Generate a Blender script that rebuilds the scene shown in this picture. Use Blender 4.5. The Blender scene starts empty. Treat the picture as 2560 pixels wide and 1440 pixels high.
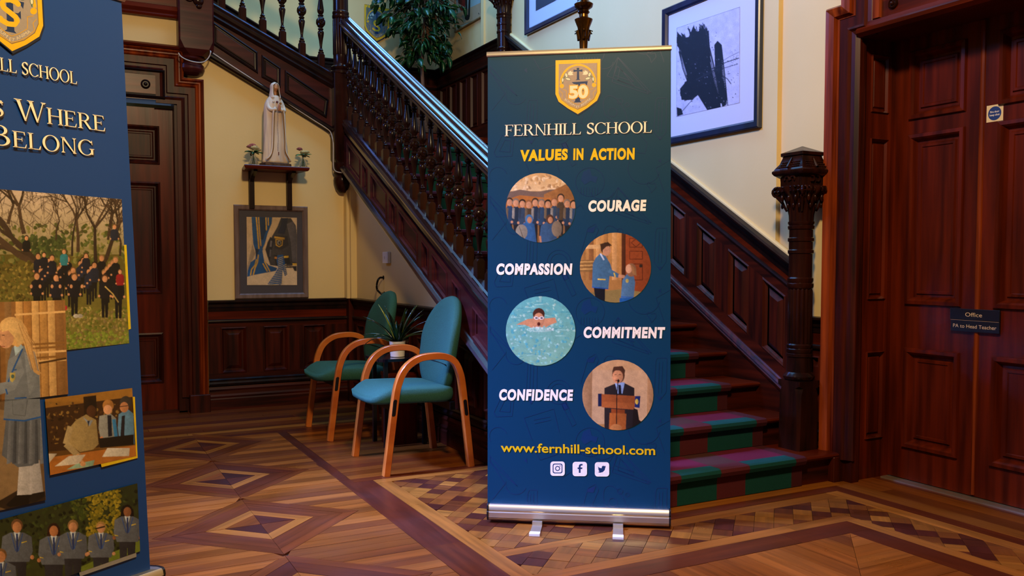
import bpy, math, random
import numpy as np
from math import sin, cos, tan, pi, radians, sqrt, atan2, floor, exp
from mathutils import Vector, Matrix, geometry

random.seed(11)
SC = bpy.context.scene
COL = SC.collection
def V(*a): return Vector(a)

# ---------------------------------------------------------------- camera
FPX, YAW, PIT, EYE, HOR = 2150.0, radians(27.7), radians(2.7), 1.17, 656.0
CY = HOR + FPX * tan(PIT)
FW = V(sin(YAW) * cos(PIT), cos(YAW) * cos(PIT), -sin(PIT))
RT = V(cos(YAW), -sin(YAW), 0)
UP = RT.cross(FW)
EY = V(0, 0, EYE)
cam = bpy.data.cameras.new('camera')
cam.sensor_width = 36.0
cam.lens = FPX * 36.0 / 2560
cam.shift_y = (CY - 720) / 2560
cam.clip_start = 0.05
camo = bpy.data.objects.new('camera', cam)
COL.objects.link(camo)
mw = Matrix((RT, UP, -FW)).transposed().to_4x4()
mw.translation = EY
camo.matrix_world = mw
SC.camera = camo

# ---------------------------------------------------------------- light and exposure
SC.view_settings.view_transform = 'Standard'
SC.view_settings.look = 'None'
SC.view_settings.exposure = 0.0
SC.view_settings.gamma = 1.0
SC.view_settings.use_curve_mapping = False
W = bpy.data.worlds.new('World')
SC.world = W
W.use_nodes = True
W.node_tree.nodes['Background'].inputs[0].default_value = (0.40, 0.62, 1.0, 1)
W.node_tree.nodes['Background'].inputs[1].default_value = 0.5

def area(name, loc, target, sx, sy, power, col, spread=180):
    l = bpy.data.lights.new(name, 'AREA')
    l.shape = 'RECTANGLE'; l.size = sx; l.size_y = sy
    l.energy = power; l.color = col; l.spread = radians(spread)
    o = bpy.data.objects.new(name, l)
    COL.objects.link(o)
    o.location = loc
    o.rotation_euler = (V(*target) - V(*loc)).to_track_quat('-Z', 'Y').to_euler()
    return o
def point(name, loc, power, col, rad=0.06):
    l = bpy.data.lights.new(name, 'POINT')
    l.energy = power; l.color = col; l.shadow_soft_size = rad
    o = bpy.data.objects.new(name, l); COL.objects.link(o); o.location = loc
    return o
BLUE = (0.11, 0.30, 1.0)
SKYC = (0.18, 0.52, 1.0)
LAMPC = (1.0, 0.73, 0.40)
WARM = (1.0, 0.66, 0.36)
area('gallery_window_light', (-3.0, 4.9, 5.2), (1.45, 3.75, 0.2), 1.1, 1.1, 130, (0.20, 0.32, 1.0), 27)
area('added_wall_fill', (-3.0, 5.2, 5.3), (3.7, 4.9, 3.1), 2.4, 2.0, 95, BLUE, 44)  # added blue fill for the right-hand wall and handrail, no window of its own
area('stair_skylight', (2.5, 6.6, 6.0), (2.7, 7.0, 0), 2.4, 3.6, 140, SKYC, 120)
area('landing_window_light', (2.55, 8.70, 4.95), (2.2, 5.0, 2.4), 1.7, 1.4, 62, (0.09, 0.26, 1.0), 150)
area('hall_pendant', (0.7, 0.9, 3.8), (1.7, 3.6, 1.4), 0.35, 0.35, 168, LAMPC)

# ---------------------------------------------------------------- pixel of the photo -> point on a plane of the room
def ray(u, v): return FW + RT * ((u - 1280) / FPX) - UP * ((v - CY) / FPX)
def on_x(u, v, x): d = ray(u, v); return EY + d * (x / d.x)
def on_y(u, v, y): d = ray(u, v); return EY + d * (y / d.y)
def on_z(u, v, z=0): d = ray(u, v); return EY + d * ((z - EYE) / d.z)
def on_pl(u, v, p, n): d = ray(u, v); return EY + d * ((p - EY).dot(n) / d.dot(n))
def proj(p):
    q = p - EY; z = q.dot(FW)
    return 1280 + FPX * q.dot(RT) / z, CY - FPX * q.dot(UP) / z, z

# ---------------------------------------------------------------- colours and materials
def lin(c):
    if isinstance(c, str):
        c = c.lstrip('#'); c = [int(c[i:i + 2], 16) / 255 for i in (0, 2, 4)]
    return tuple(x / 12.92 if x <= 0.04045 else ((x + 0.055) / 1.055) ** 2.4 for x in c[:3])
def N(nt, t, **kw):
    n = nt.nodes.new(t)
    for k, v in kw.items():
        if k[0] == 'i' and k[1:].isdigit(): n.inputs[int(k[1:])].default_value = v
        else: setattr(n, k, v)
    return n
def setin(n, name, v):
    if name in n.inputs: n.inputs[name].default_value = v
def base_mat(name, rough=0.5, metal=0.0, coat=0.0, spec=0.5):
    m = bpy.data.materials.new(name); m.use_nodes = True
    nt = m.node_tree; b = nt.nodes['Principled BSDF']
    setin(b, 'Roughness', rough); setin(b, 'Metallic', metal); setin(b, 'Coat Weight', coat)
    setin(b, 'Coat Roughness', 0.12); setin(b, 'Specular IOR Level', spec)
    return m, nt, b
def ramp(nt, stops):
    r = N(nt, 'ShaderNodeValToRGB'); e = r.color_ramp.elements
    while len(e) > 1: e.remove(e[0])
    e[0].position = stops[0][0]; e[0].color = (*stops[0][1], 1)
    for p, c in stops[1:]: q = e.new(p); q.color = (*c, 1)
    return r
def noise_mat(name, c1, c2, scale=(8, 8, 8), detail=5, rough=0.5, metal=0.0, coat=0.0, bump=0.0, spec=0.5, lo=0.35, hi=0.65, bscale=None, dist=0.0):
    m, nt, b = base_mat(name, rough, metal, coat, spec)
    tc = N(nt, 'ShaderNodeTexCoord'); mp = N(nt, 'ShaderNodeMapping'); mp.inputs['Scale'].default_value = scale
    nz = N(nt, 'ShaderNodeTexNoise'); nz.inputs['Scale'].default_value = 1.0; nz.inputs['Detail'].default_value = detail
    nz.inputs['Distortion'].default_value = dist
    r = ramp(nt, [(lo, lin(c1)), (hi, lin(c2))])
    L = nt.links.new
    L(tc.outputs['Object'], mp.inputs[0]); L(mp.outputs[0], nz.inputs[0]); L(nz.outputs[0], r.inputs[0]); L(r.outputs[0], b.inputs['Base Color'])
    if bump:
        bp = N(nt, 'ShaderNodeBump'); bp.inputs['Strength'].default_value = bump; bp.inputs['Distance'].default_value = 0.004
        if bscale:
            n2 = N(nt, 'ShaderNodeTexNoise'); n2.inputs['Scale'].default_value = bscale; n2.inputs['Detail'].default_value = 3
            L(tc.outputs['Object'], n2.inputs[0]); L(n2.outputs[0], bp.inputs['Height'])
        else: L(nz.outputs[0], bp.inputs['Height'])
        L(bp.outputs[0], b.inputs['Normal'])
    return m
def flat_mat(name, c, rough=0.5, metal=0.0, coat=0.0, spec=0.5):
    m, nt, b = base_mat(name, rough, metal, coat, spec)
    b.inputs['Base Color'].default_value = (*lin(c), 1)
    return m
def attr_mat(name, rough=0.45, spec=0.5, coat=0.0, var=0.0, vscale=60):
    m, nt, b = base_mat(name, rough, 0, coat, spec)
    a = N(nt, 'ShaderNodeAttribute'); a.attribute_name = 'Col'
    L = nt.links.new
    if var:
        tc = N(nt, 'ShaderNodeTexCoord'); nz = N(nt, 'ShaderNodeTexNoise'); nz.inputs['Scale'].default_value = vscale; nz.inputs['Detail'].default_value = 4
        mr = N(nt, 'ShaderNodeMapRange'); mr.inputs[1].default_value = 0.3; mr.inputs[2].default_value = 0.7; mr.inputs[3].default_value = 1 - var; mr.inputs[4].default_value = 1 + var
        mx = N(nt, 'ShaderNodeVectorMath'); mx.operation = 'SCALE'
        L(tc.outputs['Object'], nz.inputs[0]); L(nz.outputs[0], mr.inputs[0]); L(a.outputs['Color'], mx.inputs[0]); L(mr.outputs[0], mx.inputs['Scale']); L(mx.outputs[0], b.inputs['Base Color'])
    else: L(a.outputs['Color'], b.inputs['Base Color'])
    return m

M = {}
WR = dict(detail=6, coat=0.0, spec=0.18, bump=0.12)
M['wood_v'] = noise_mat('dark_mahogany_upright', '#220a05', '#481608', (26, 26, 1.6), rough=0.38, **WR)
M['wood_h'] = noise_mat('dark_mahogany_level', '#220a05', '#481608', (1.6, 1.6, 26), rough=0.38, **WR)
M['wood_red'] = noise_mat('red_mahogany_upright', '#3a0f03', '#5e1c06', (22, 22, 1.4), rough=0.30, **WR)
M['wood_redh'] = noise_mat('red_mahogany_level', '#3a0f03', '#5e1c06', (1.5, 1.5, 24), rough=0.30, **WR)
M['wood_orange'] = noise_mat('orange_mahogany_casing', '#481407', '#943e12', (24, 24, 1.2), rough=0.30, **WR)
M['wood_plum'] = noise_mat('plum_brown_string_wood', '#2e0f10', '#481a17', (1.6, 1.6, 24), rough=0.30, **WR)
M['wood_black'] = noise_mat('ebonised_moulding', '#120a09', '#24110d', (14, 14, 6), rough=0.34, **WR)
M['newel'] = noise_mat('polished_newel_wood', '#170a06', '#2f120a', (18, 18, 2.5), rough=0.22, **WR)
M['rail'] = noise_mat('polished_handrail_wood', '#160b0b', '#2a120e', (3, 3, 14), rough=0.24, detail=4, coat=0.75, spec=0.6)
M['cream'] = noise_mat('cream_emulsion_wall', '#d9bd80', '#e2c68a', (1.1, 1.1, 0.9), detail=3, rough=0.62, bump=0.10, bscale=55, spec=0.35)
M['ceil'] = noise_mat('ceiling_paint', '#cfc6b0', '#d8d0bc', (1, 1, 1), detail=2, rough=0.8)
M['beech'] = noise_mat('orange_beech', '#a9521a', '#c46a26', (3, 26, 9), rough=0.28, detail=5, coat=0.4, bump=0.05)
M['green'] = noise_mat('green_woven_fabric', '#20493a', '#2b5a49', (260, 260, 260), detail=2, rough=0.85, bump=0.35, spec=0.3)
M['black'] = flat_mat('black_plastic', '#0d0d0f', 0.35)
M['blackm'] = flat_mat('black_metal', '#111114', 0.3, 0.6)
M['alu'] = noise_mat('satin_aluminium', '#c9bda6', '#d8ccb4', (2, 2, 90), detail=2, rough=0.30, metal=0.85)
M['chrome'] = flat_mat('chrome', '#d5d5d8', 0.12, 1.0)
M['white'] = flat_mat('white_plastic', '#dcd6c8', 0.4)
M['pot'] = noise_mat('white_glazed_pot', '#ddd2c0', '#e8dfcf', (9, 9, 9), rough=0.35, coat=0.3)
M['brass'] = noise_mat('aged_brass', '#2e1d0b', '#6e4a1c', (30, 30, 8), rough=0.28, metal=0.9, detail=3)
M['gold'] = flat_mat('gilded_trim', '#8a5d1c', 0.35, 0.5)
M['robe'] = noise_mat('cream_painted_plaster', '#c9ae92', '#d9c3a8', (14, 14, 5), rough=0.6, coat=0.0, bump=0.1)
M['skin'] = flat_mat('painted_skin', '#b57a50', 0.4)
M['print'] = attr_mat('banner_print', 0.34, 0.5, 0.12, 0.05, 90)
M['paper'] = attr_mat('picture_print', 0.5, 0.4, 0.0, 0.05, 40)
M['carpet'] = attr_mat('woven_carpet', 0.95, 0.2, 0.0, 0.22, 420)
M['frame_grey'] = noise_mat('grey_brown_frame', '#5f4a44', '#75605a', (40, 40, 4), rough=0.4, detail=4, coat=0.1)
M['frame_navy'] = noise_mat('blue_black_frame', '#141b2b', '#1d2740', (10, 10, 3), rough=0.28, coat=0.4)
M['frame_oak'] = noise_mat('thin_oak_frame', '#6b4d2c', '#8a673c', (10, 10, 10), rough=0.4)
M['leaf'] = noise_mat('ficus_leaf', '#0f3a20', '#1d6033', (5, 5, 5), rough=0.28, coat=0.3, lo=0.3, hi=0.7)
M['leaf2'] = noise_mat('pale_ficus_leaf', '#2f6a3a', '#4f8a45', (5, 5, 5), rough=0.28, coat=0.3)
M['dleaf'] = noise_mat('dark_strap_leaf', '#0e2013', '#1a3a1d', (12, 12, 12), rough=0.22, coat=0.4)
M['yleaf'] = noise_mat('yellow_strap_leaf', '#5d6a1c', '#8a8a2c', (12, 12, 12), rough=0.25, coat=0.3)
M['bark'] = noise_mat('pale_bark', '#4a2f22', '#85634b', (26, 26, 5), rough=0.8, bump=0.4)
M['soil'] = noise_mat('potting_soil', '#150e09', '#2a1c12', (60, 60, 60), rough=0.95, bump=0.5)
M['rosep'] = noise_mat('dusty_pink_petal', '#96515f', '#c98a92', (50, 50, 50), rough=0.6)
M['rosew'] = noise_mat('cream_petal', '#ccc096', '#eae2bf', (50, 50, 50), rough=0.6)
M['cable'] = flat_mat('white_cable', '#b7aaa0', 0.5)
M['redp'] = flat_mat('red_paint', '#5e1414', 0.3)
M['terra'] = noise_mat('wicker_planter', '#3a2413', '#5e3e22', (40, 40, 60), rough=0.8, bump=0.5)
def glass_mat(name, rough=0.02, col=(1, 1, 1)):
    m, nt, b = base_mat(name, rough); b.inputs['Base Color'].default_value = (*col, 1)
    setin(b, 'Transmission Weight', 1.0); setin(b, 'IOR', 1.45)
    return m
M['glass'] = glass_mat('clear_glass')
def lamp_mat(name, col, st):
    m, nt, b = base_mat(name, 0.4); b.inputs['Base Color'].default_value = (*col, 1)
    setin(b, 'Emission Color', (*col, 1)); setin(b, 'Emission Strength', st); return m
M['globe'] = lamp_mat('opal_lamp_globe', (1.0, 0.66, 0.36), 9.0)
# parquet: colour from the piece, grain from a per-vertex grain vector
def floor_mat():
    m, nt, b = base_mat('parquet_wood', 0.30, 0, 0.10, 0.35)
    a = N(nt, 'ShaderNodeAttribute'); a.attribute_name = 'Col'
    g = N(nt, 'ShaderNodeAttribute'); g.attribute_name = 'grain'
    mp = N(nt, 'ShaderNodeMapping'); mp.inputs['Scale'].default_value = (2.2, 38, 1)
    nz = N(nt, 'ShaderNodeTexNoise'); nz.inputs['Scale'].default_value = 1.0; nz.inputs['Detail'].default_value = 5; nz.inputs['Distortion'].default_value = 0.6
    mr = N(nt, 'ShaderNodeMapRange'); mr.inputs[1].default_value = 0.25; mr.inputs[2].default_value = 0.75; mr.inputs[3].default_value = 0.62; mr.inputs[4].default_value = 1.35
    mx = N(nt, 'ShaderNodeVectorMath'); mx.operation = 'SCALE'
    tc = N(nt, 'ShaderNodeTexCoord'); n2 = N(nt, 'ShaderNodeTexNoise'); n2.inputs['Scale'].default_value = 3.0; n2.inputs['Detail'].default_value = 6
    r2 = N(nt, 'ShaderNodeMapRange'); r2.inputs[1].default_value = 0.3; r2.inputs[2].default_value = 0.7; r2.inputs[3].default_value = 0.26; r2.inputs[4].default_value = 0.46
    L = nt.links.new
    L(g.outputs['Vector'], mp.inputs[0]); L(mp.outputs[0], nz.inputs[0]); L(nz.outputs[0], mr.inputs[0])
    L(a.outputs['Color'], mx.inputs[0]); L(mr.outputs[0], mx.inputs['Scale']); L(mx.outputs[0], b.inputs['Base Color'])
    L(tc.outputs['Object'], n2.inputs[0]); L(n2.outputs[0], r2.inputs[0]); L(r2.outputs[0], b.inputs['Roughness'])
    return m
M['floor'] = floor_mat()

# ---------------------------------------------------------------- mesh builder
class MB:
    def __init__(s): s.v = []; s.f = []; s.c = None; s.g = None
    def add(s, vs, fs, col=None):
        o = len(s.v); s.v += [tuple(p) for p in vs]; s.f += [tuple(i + o for i in f) for f in fs]
        if col is not None:
            if s.c is None: s.c = []
            if isinstance(col, list): s.c += col
            else: s.c += [col] * len(vs)
        return s
    def box(s, x0, x1, y0, y1, z0, z1):
        vs = [(x, y, z) for x in (x0, x1) for y in (y0, y1) for z in (z0, z1)]
        return s.add(vs, [(0, 1, 3, 2), (4, 6, 7, 5), (0, 4, 5, 1), (2, 3, 7, 6), (0, 2, 6, 4), (1, 5, 7, 3)])
    def cbox(s, x0, x1, y0, y1, z0, z1, b=0.004):
        # box with its upright edges and its top edge chamfered
        def lp(i, z): return [(x0 + i, y0 + b + 0, z), (x0 + b, y0 + i, z), (x1 - b, y0 + i, z), (x1 - i, y0 + b, z), (x1 - i, y1 - b, z), (x1 - b, y1 - i, z), (x0 + b, y1 - i, z), (x0 + i, y1 - b, z)]
        return s.loft([lp(0, z0), lp(0, z1 - b), lp(b * 0.7, z1)])
    def prism(s, poly, vec):
        n = len(poly); p = [Vector(q) for q in poly]; q = [a + Vector(vec) for a in p]
        return s.add(p + q, [tuple(range(n))[::-1], tuple(range(n, 2 * n))] + [(i, (i + 1) % n, n + (i + 1) % n, n + i) for i in range(n)])
    def loft(s, loops, cap0=True, cap1=True, closed=True):
        n = len(loops[0]); vs = [p for l in loops for p in l]; fs = []
        for k in range(len(loops) - 1):
            for i in range(n if closed else n - 1):
                j = (i + 1) % n
                fs.append((k * n + i, k * n + j, (k + 1) * n + j, (k + 1) * n + i))
        if cap0: fs.append(tuple(range(n))[::-1])
        if cap1: fs.append(tuple((len(loops) - 1) * n + i for i in range(n)))
        return s.add(vs, fs)
    def lathe(s, prof, c=(0, 0, 0), n=20, mod=None, capb=True, capt=True):
        loops = []
        for r, z in prof:
            loops.append([(c[0] + (r * (mod(a, z) if mod else 1)) * cos(a), c[1] + (r * (mod(a, z) if mod else 1)) * sin(a), c[2] + z) for a in [2 * pi * i / n for i in range(n)]])
        return s.loft(loops, capb, capt)
    def tube(s, pts, r, n=8, cap=True):
        pts = [Vector(p) for p in pts]; R = r if isinstance(r, (list, tuple)) else [r] * len(pts); loops = []
        ref = Vector((0, 0, 1))
        for i, p in enumerate(pts):
            t = (pts[min(i + 1, len(pts) - 1)] - pts[max(i - 1, 0)]).normalized()
            rr = ref if abs(t.dot(ref)) < 0.95 else Vector((1, 0, 0))
            a = t.cross(rr).normalized(); b = a.cross(t)
            if i and a.dot(pa) < 0 and abs(a.dot(pa)) > 0.5: a = -a; b = -b
            pa = a
            loops.append([p + a * (R[i] * cos(2 * pi * k / n)) + b * (R[i] * sin(2 * pi * k / n)) for k in range(n)])
        return s.loft(loops, cap, cap)
    def sweep(s, pts, sec, side):
        # section (list of 2D: along side, along normal) carried along a path with a fixed side vector
        pts = [Vector(p) for p in pts]; sd = Vector(side).normalized(); loops = []
        for i, p in enumerate(pts):
            t = (pts[min(i + 1, len(pts) - 1)] - pts[max(i - 1, 0)]).normalized()
            nn = t.cross(sd).normalized()
            loops.append([p + sd * a + nn * b for a, b in sec])
        return s.loft(loops)
    def ball(s, c, r, n=12, m=8, sc=(1, 1, 1)):
        loops = []
        for k in range(m + 1):
            ph = -pi / 2 + pi * k / m; rr = max(cos(ph), 0.02)
            loops.append([(c[0] + r * sc[0] * rr * cos(2 * pi * i / n), c[1] + r * sc[1] * rr * sin(2 * pi * i / n), c[2] + r * sc[2] * sin(ph)) for i in range(n)])
        return s.loft(loops)
    def torus(s, c, R, r, nx, n=16, m=6, a0=0, a1=2 * pi):
        nx = Vector(nx).normalized(); a = nx.orthogonal().normalized(); b = nx.cross(a); full = abs(a1 - a0 - 2 * pi) < 1e-6
        loops = []
        for i in range(n + 1):
            t = a0 + (a1 - a0) * i / n; d = a * cos(t) + b * sin(t); p = Vector(c) + d * R
            loops.append([p + d * (r * cos(2 * pi * k / m)) + nx * (r * sin(2 * pi * k / m)) for k in range(m)])
        return s.loft(loops, not full, not full)
    def mesh(s, name, mat, smooth=None):
        me = bpy.data.meshes.new(name); me.from_pydata([tuple(p) for p in s.v], [], s.f)
        if mat is not None: me.materials.append(mat)
        if s.c is not None:
            a = me.color_attributes.new('Col', 'FLOAT_COLOR', 'POINT')
            a.data.foreach_set('color', [x for c in s.c for x in (*c, 1.0)])
        if s.g is not None:
            a = me.attributes.new('grain', 'FLOAT_VECTOR', 'POINT')
            a.data.foreach_set('vector', [x for c in s.g for x in c])
        if smooth is not None:
            me.polygons.foreach_set('use_smooth', [True] * len(me.polygons))
            if smooth < 180: me.set_sharp_from_angle(angle=radians(smooth))
        return me

def thing(name, label, cat, loc=(0, 0, 0), group=None, kind=None):
    o = bpy.data.objects.new(name, None); COL.objects.link(o); o.location = loc; o.empty_display_size = 0.1
    if label: o['label'] = label
    if cat: o['category'] = cat
    if group: o['group'] = group
    if kind: o['kind'] = kind
    return o
def obj(name, mb, mat, parent=None, smooth=None, label=None, me=None):
    # vertices are in room coordinates whatever the parent is
    me = me or mb.mesh(name, M[mat] if isinstance(mat, str) else mat, smooth)
    o = bpy.data.objects.new(name, me); COL.objects.link(o)
    if parent is not None:
        o.parent = parent
        if parent.type == 'EMPTY': o.matrix_parent_inverse = Matrix.Translation(-parent.location)
    if label: o['label'] = label
    return o
def struct(name, mb, mat, smooth=None):
    o = obj(name, mb, mat, None, smooth); o['kind'] = 'structure'; return o
def solo(name, mb, mat, label, cat, group=None, smooth=None):
    o = obj(name, mb, mat, None, smooth); o['label'] = label; o['category'] = cat
    if group: o['group'] = group
    return o
def dup(o, off=(0, 0, 0), parent=None):
    c = o.copy(); COL.objects.link(c)
    if parent is not None:
        mi = o.matrix_parent_inverse.copy(); c.parent = parent; c.matrix_parent_inverse = mi
    else: c.location = o.location + Vector(off)
    for ch in list(o.children): dup(ch, off, c)
    return c

# ---------------------------------------------------------------- panelling helpers
def clip_poly(poly, c):
    # Sutherland-Hodgman against a convex counter-clockwise polygon
    out = list(poly)
    for i in range(len(c)):
        a, b = c[i], c[(i + 1) % len(c)]; inp = out; out = []
        if not inp: break
        side = lambda p: (b[0] - a[0]) * (p[1] - a[1]) - (b[1] - a[1]) * (p[0] - a[0])
        for k in range(len(inp)):
            p, q = inp[k - 1], inp[k]; sp, sq = side(p), side(q)
            if (sp >= 0) != (sq >= 0):
                t = sp / (sp - sq); out.append((p[0] + (q[0] - p[0]) * t, p[1] + (q[1] - p[1]) * t))
            if sq >= 0: out.append(q)
    return out
def parea(p): return 0.5 * sum(p[i - 1][0] * p[i][1] - p[i][0] * p[i - 1][1] for i in range(len(p)))
def inset(poly, d):
    n = len(poly); s = 1 if parea(poly) > 0 else -1; out = []
    ln = []
    for i in range(n):
        a, b = poly[i], poly[(i + 1) % n]; dx, dy = b[0] - a[0], b[1] - a[1]; l = sqrt(dx * dx + dy * dy) or 1e-9
        nx, ny = -dy / l * s, dx / l * s
        ln.append((a[0] + nx * d, a[1] + ny * d, dx / l, dy / l))
    for i in range(n):
        p, q = ln[i - 1], ln[i]; cr = p[2] * q[3] - p[3] * q[2]
        if abs(cr) < 1e-6: out.append((q[0], q[1])); continue
        t = ((q[0] - p[0]) * q[3] - (q[1] - p[1]) * q[2]) / cr
        out.append((p[0] + p[2] * t, p[1] + p[3] * t))
    return out
class Plane:
    # (s, z, d): s along the wall, z up, d out of it
    def __init__(s, o, S, Nn): s.o = Vector(o); s.S = Vector(S); s.N = Vector(Nn)
    def __call__(s, a, z, d=0.0): return s.o + s.S * a + Vector((0, 0, z)) + s.N * d
def XP(x): return Plane((x, 0, 0), (0, 1, 0), (-1, 0, 0))   # wall facing -x, s = y
def YP(y): return Plane((0, y, 0), (1, 0, 0), (0, -1, 0))   # wall facing -y, s = x
def slab(P, poly, d0, d1):
    return MB().prism([P(a, z, d0) for a, z in poly], P.N * (d1 - d0))
def lofted(P, poly, prof, mb=None):
    mb = mb or MB(); loops = []
    for ins, d in prof: loops.append([P(a, z, d) for a, z in inset(poly, ins)])
    return mb.loft(loops, False, True)
RAISED = [(0, 0.0), (0, 0.024), (0.008, 0.028), (0.014, 0.018), (0.022, 0.004), (0.034, 0.003), (0.060, 0.017)]
SMALLR = [(0, 0.0), (0, 0.022), (0.006, 0.026), (0.011, 0.016), (0.017, 0.004), (0.024, 0.003), (0.040, 0.013)]
SUNK = [(0, 0.0), (0, 0.022), (0.005, 0.025), (0.010, 0.014), (0.018, 0.003)]
DOORP = [(0, 0.0), (-0.002, 0.010), (0.010, 0.014), (0.016, 0.006), (0.030, -0.014), (0.040, -0.014), (0.050, -0.004), (0.060, -0.004), (0.064, -0.009), (0.078, -0.009)]
def para(a, b, f0, f1): return [(a, f0(a)), (b, f0(b)), (b, f1(b)), (a, f1(a))]
def wainscot(root, P, s0, s1, f0, f1, spans, mats=('wood_v', 'wood_h'), prof=RAISED, t=0.02, g=0.0):
    # stiles, two rails and the panels of one band; spans are the panel openings, g the rail width
    obj('rail', slab(P, para(s0, s1, f0, lambda s: f0(s) + g), 0, t), mats[1], root)
    obj('rail', slab(P, para(s0, s1, lambda s: f1(s) - g, f1), 0, t), mats[1], root)
    e = s0; lo = lambda s: f0(s) + g; hi = lambda s: f1(s) - g
    for a, b in list(spans) + [(s1, None)]:
        if a - e > 0.004: obj('stile', slab(P, para(e, a, lo, hi), 0, t), mats[0], root)
        if b is None: break
        obj('panel', lofted(P, para(a, b, lo, hi), prof), mats[0], root)
        e = b
def moulding(P, s0, s1, f, prof):
    # profile is a closed list of (d, z); f(s) the height line it follows
    return MB().loft([[P(s0, f(s0) + z, d) for d, z in prof], [P(s1, f(s1) + z, d) for d, z in prof]])
CAPM = [(0, -0.085), (0.022, -0.085), (0.026, -0.06), (0.034, -0.05), (0.034, -0.03), (0.05, -0.018), (0.058, -0.012), (0.058, 0.0), (0.045, 0.004), (0, 0.004)]
ASTR = [(0, -0.014), (0.026, -0.014), (0.034, -0.008), (0.036, 0), (0.034, 0.008), (0.026, 0.014), (0, 0.014)]
SKIRT = [(0, 0), (0.035, 0), (0.035, 0.085), (0.03, 0.095), (0.036, 0.11), (0.028, 0.125), (0.026, 0.15), (0.034, 0.165), (0.024, 0.185), (0, 0.185)]
# ================================================================ FLOOR
XL, YF, ZC = -3.2, -3.4, 6.2          # the hall goes on behind and beside the camera
floor_o = struct('floor', MB().box(XL, 4.0, YF, 9.2, -0.06, -0.008), 'soil')
FC = {'plank': ['#7d400f', '#70380c', '#8a4a15', '#773c0e', '#642f0b'], 'dark': ['#532008', '#4a1b0a', '#5c270b'], 'mid': ['#683009', '#60290a'],
      'light': ['#8c5018', '#834814'], 'chk': ['#4a1f0d', '#6e3810', '#8a5118', '#56270d', '#7a4413', '#42190c'], 'ink': ['#38120a', '#40160a']}
pieces = []   # (priority, name, polygon, grain direction, colour)
def piece(poly, kind, gd, name='plank', rnd=True):
    if len(poly) < 3 or abs(parea(poly)) < 2e-4: return
    if parea(poly) < 0: poly = poly[::-1]
    c = lin(random.choice(FC[kind])); k = random.uniform(0.86, 1.14) if rnd else 1
    cx = sum(p[0] for p in poly) / len(poly); cy = sum(p[1] for p in poly) / len(poly)
    u, v, z = proj(Vector((cx, cy, 0))) if (Vector((cx, cy, 0)) - EY).dot(FW) > 0.3 else (-9e3, 0, 1)
    vis = z > 0 and -150 < u < 2700 and 900 < v < 1600
    pieces.append((z if vis else 1e3, name, poly, gd, tuple(x * k for x in c), vis))
def rect(x0, x1, y0, y1): return [(x0, y0), (x1, y0), (x1, y1), (x0, y1)]
def board(x0, x1, y0, y1, kind, name='border_board', L=1.6):
    # one strip cut to board lengths
    if x1 - x0 > y1 - y0:
        a = x0
        while a < x1 - 0.01:
            b = min(x1, a + L * random.uniform(0.7, 1.1)); b = x1 if x1 - b < 0.3 else b
            piece(rect(a, b, y0, y1), kind, (1, 0), name); a = b
    else:
        a = y0
        while a < y1 - 0.01:
            b = min(y1, a + L * random.uniform(0.7, 1.1)); b = y1 if y1 - b < 0.3 else b
            piece(rect(x0, x1, a, b), kind, (0, 1), name); a = b
# diamonds
DC = [(0.77, 2.055 + 0.9155 * k) for k in range(-1, 5)]
R0 = 0.452
def dia(c, r): return [(c[0] - r, c[1]), (c[0], c[1] - r), (c[0] + r, c[1]), (c[0], c[1] + r)]
for c in DC:
    for r1, r0, kd in ((R0, 0.375, 'mid'), (0.375, 0.238, 'dark'), (0.238, 0.155, 'light')):
        o, i = dia(c, r1), dia(c, r0)
        for k in range(4):
            q = (k + 1) % 4; g = (1, -1) if k % 2 == 0 else (1, 1)
            piece([o[k], o[q], i[q], i[k]], kd, g, 'inlay_board')
    o = dia(c, 0.155)
    for k in range(4): piece([c, o[k], o[(k + 1) % 4]], ('ink', 'dark', 'ink', 'mid')[k], (1, 1) if k % 2 else (1, -1), 'inlay_board')
# strip floor between the diamonds, boards along x
y = 0.2; w = 0.076
while y < 5.93:
    y1 = min(y + w, 5.95); ym = (y + y1) / 2
    k = min(DC, key=lambda c: abs(c[1] - ym))
    def side(sx):
        f = lambda yy: k[0] + sx * max(0.0, R0 - abs(yy - k[1]))
        e = 1.30 if sx > 0 else XL
        pts = [(f(y), y), (f(y1), y1), (e, y1), (e, y)]
        if (y - k[1]) * (y1 - k[1]) < 0: pts = [(f(y), y), (k[0] + sx * R0, k[1]), (f(y1), y1), (e, y1), (e, y)]
        return pts
    piece(side(1), 'plank', (1, 0)); pl = side(-1)
    piece(clip_poly(pl if parea(pl) > 0 else pl[::-1], rect(-0.6, 3, 0, 9)), 'plank', (1, 0))
    piece(rect(XL, -0.6, y, y1), 'plank', (1, 0))
    y = y1
# bands
board(1.30, 1.465, 0.2, 4.47, 'dark'); board(1.29, 1.36, 4.47, 5.95, 'dark')
board(1.465, 1.545, 2.70, 4.33, 'light')
board(1.36, 2.16, 4.40, 4.47, 'dark'); board(1.465, 2.16, 4.33, 4.40, 'light')
y = 4.47
while y < 5.94:
    board(1.36, 2.3, y, min(5.95, y + 0.082), random.choice(['plank', 'mid', 'plank']), 'plank', 0.9); y += 0.082
yy = [5.95, 6.03, 6.11, 6.19, 6.27, 6.38, 6.49, 6.60, 6.71, 6.82, 6.93, 7.2]
for a, b, kd in zip(yy, yy[1:], ['dark', 'mid', 'light', 'dark', 'mid', 'plank', 'dark', 'mid', 'mid', 'dark', 'mid']): board(XL, 2.3, a, b, kd, L=2.2)
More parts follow.
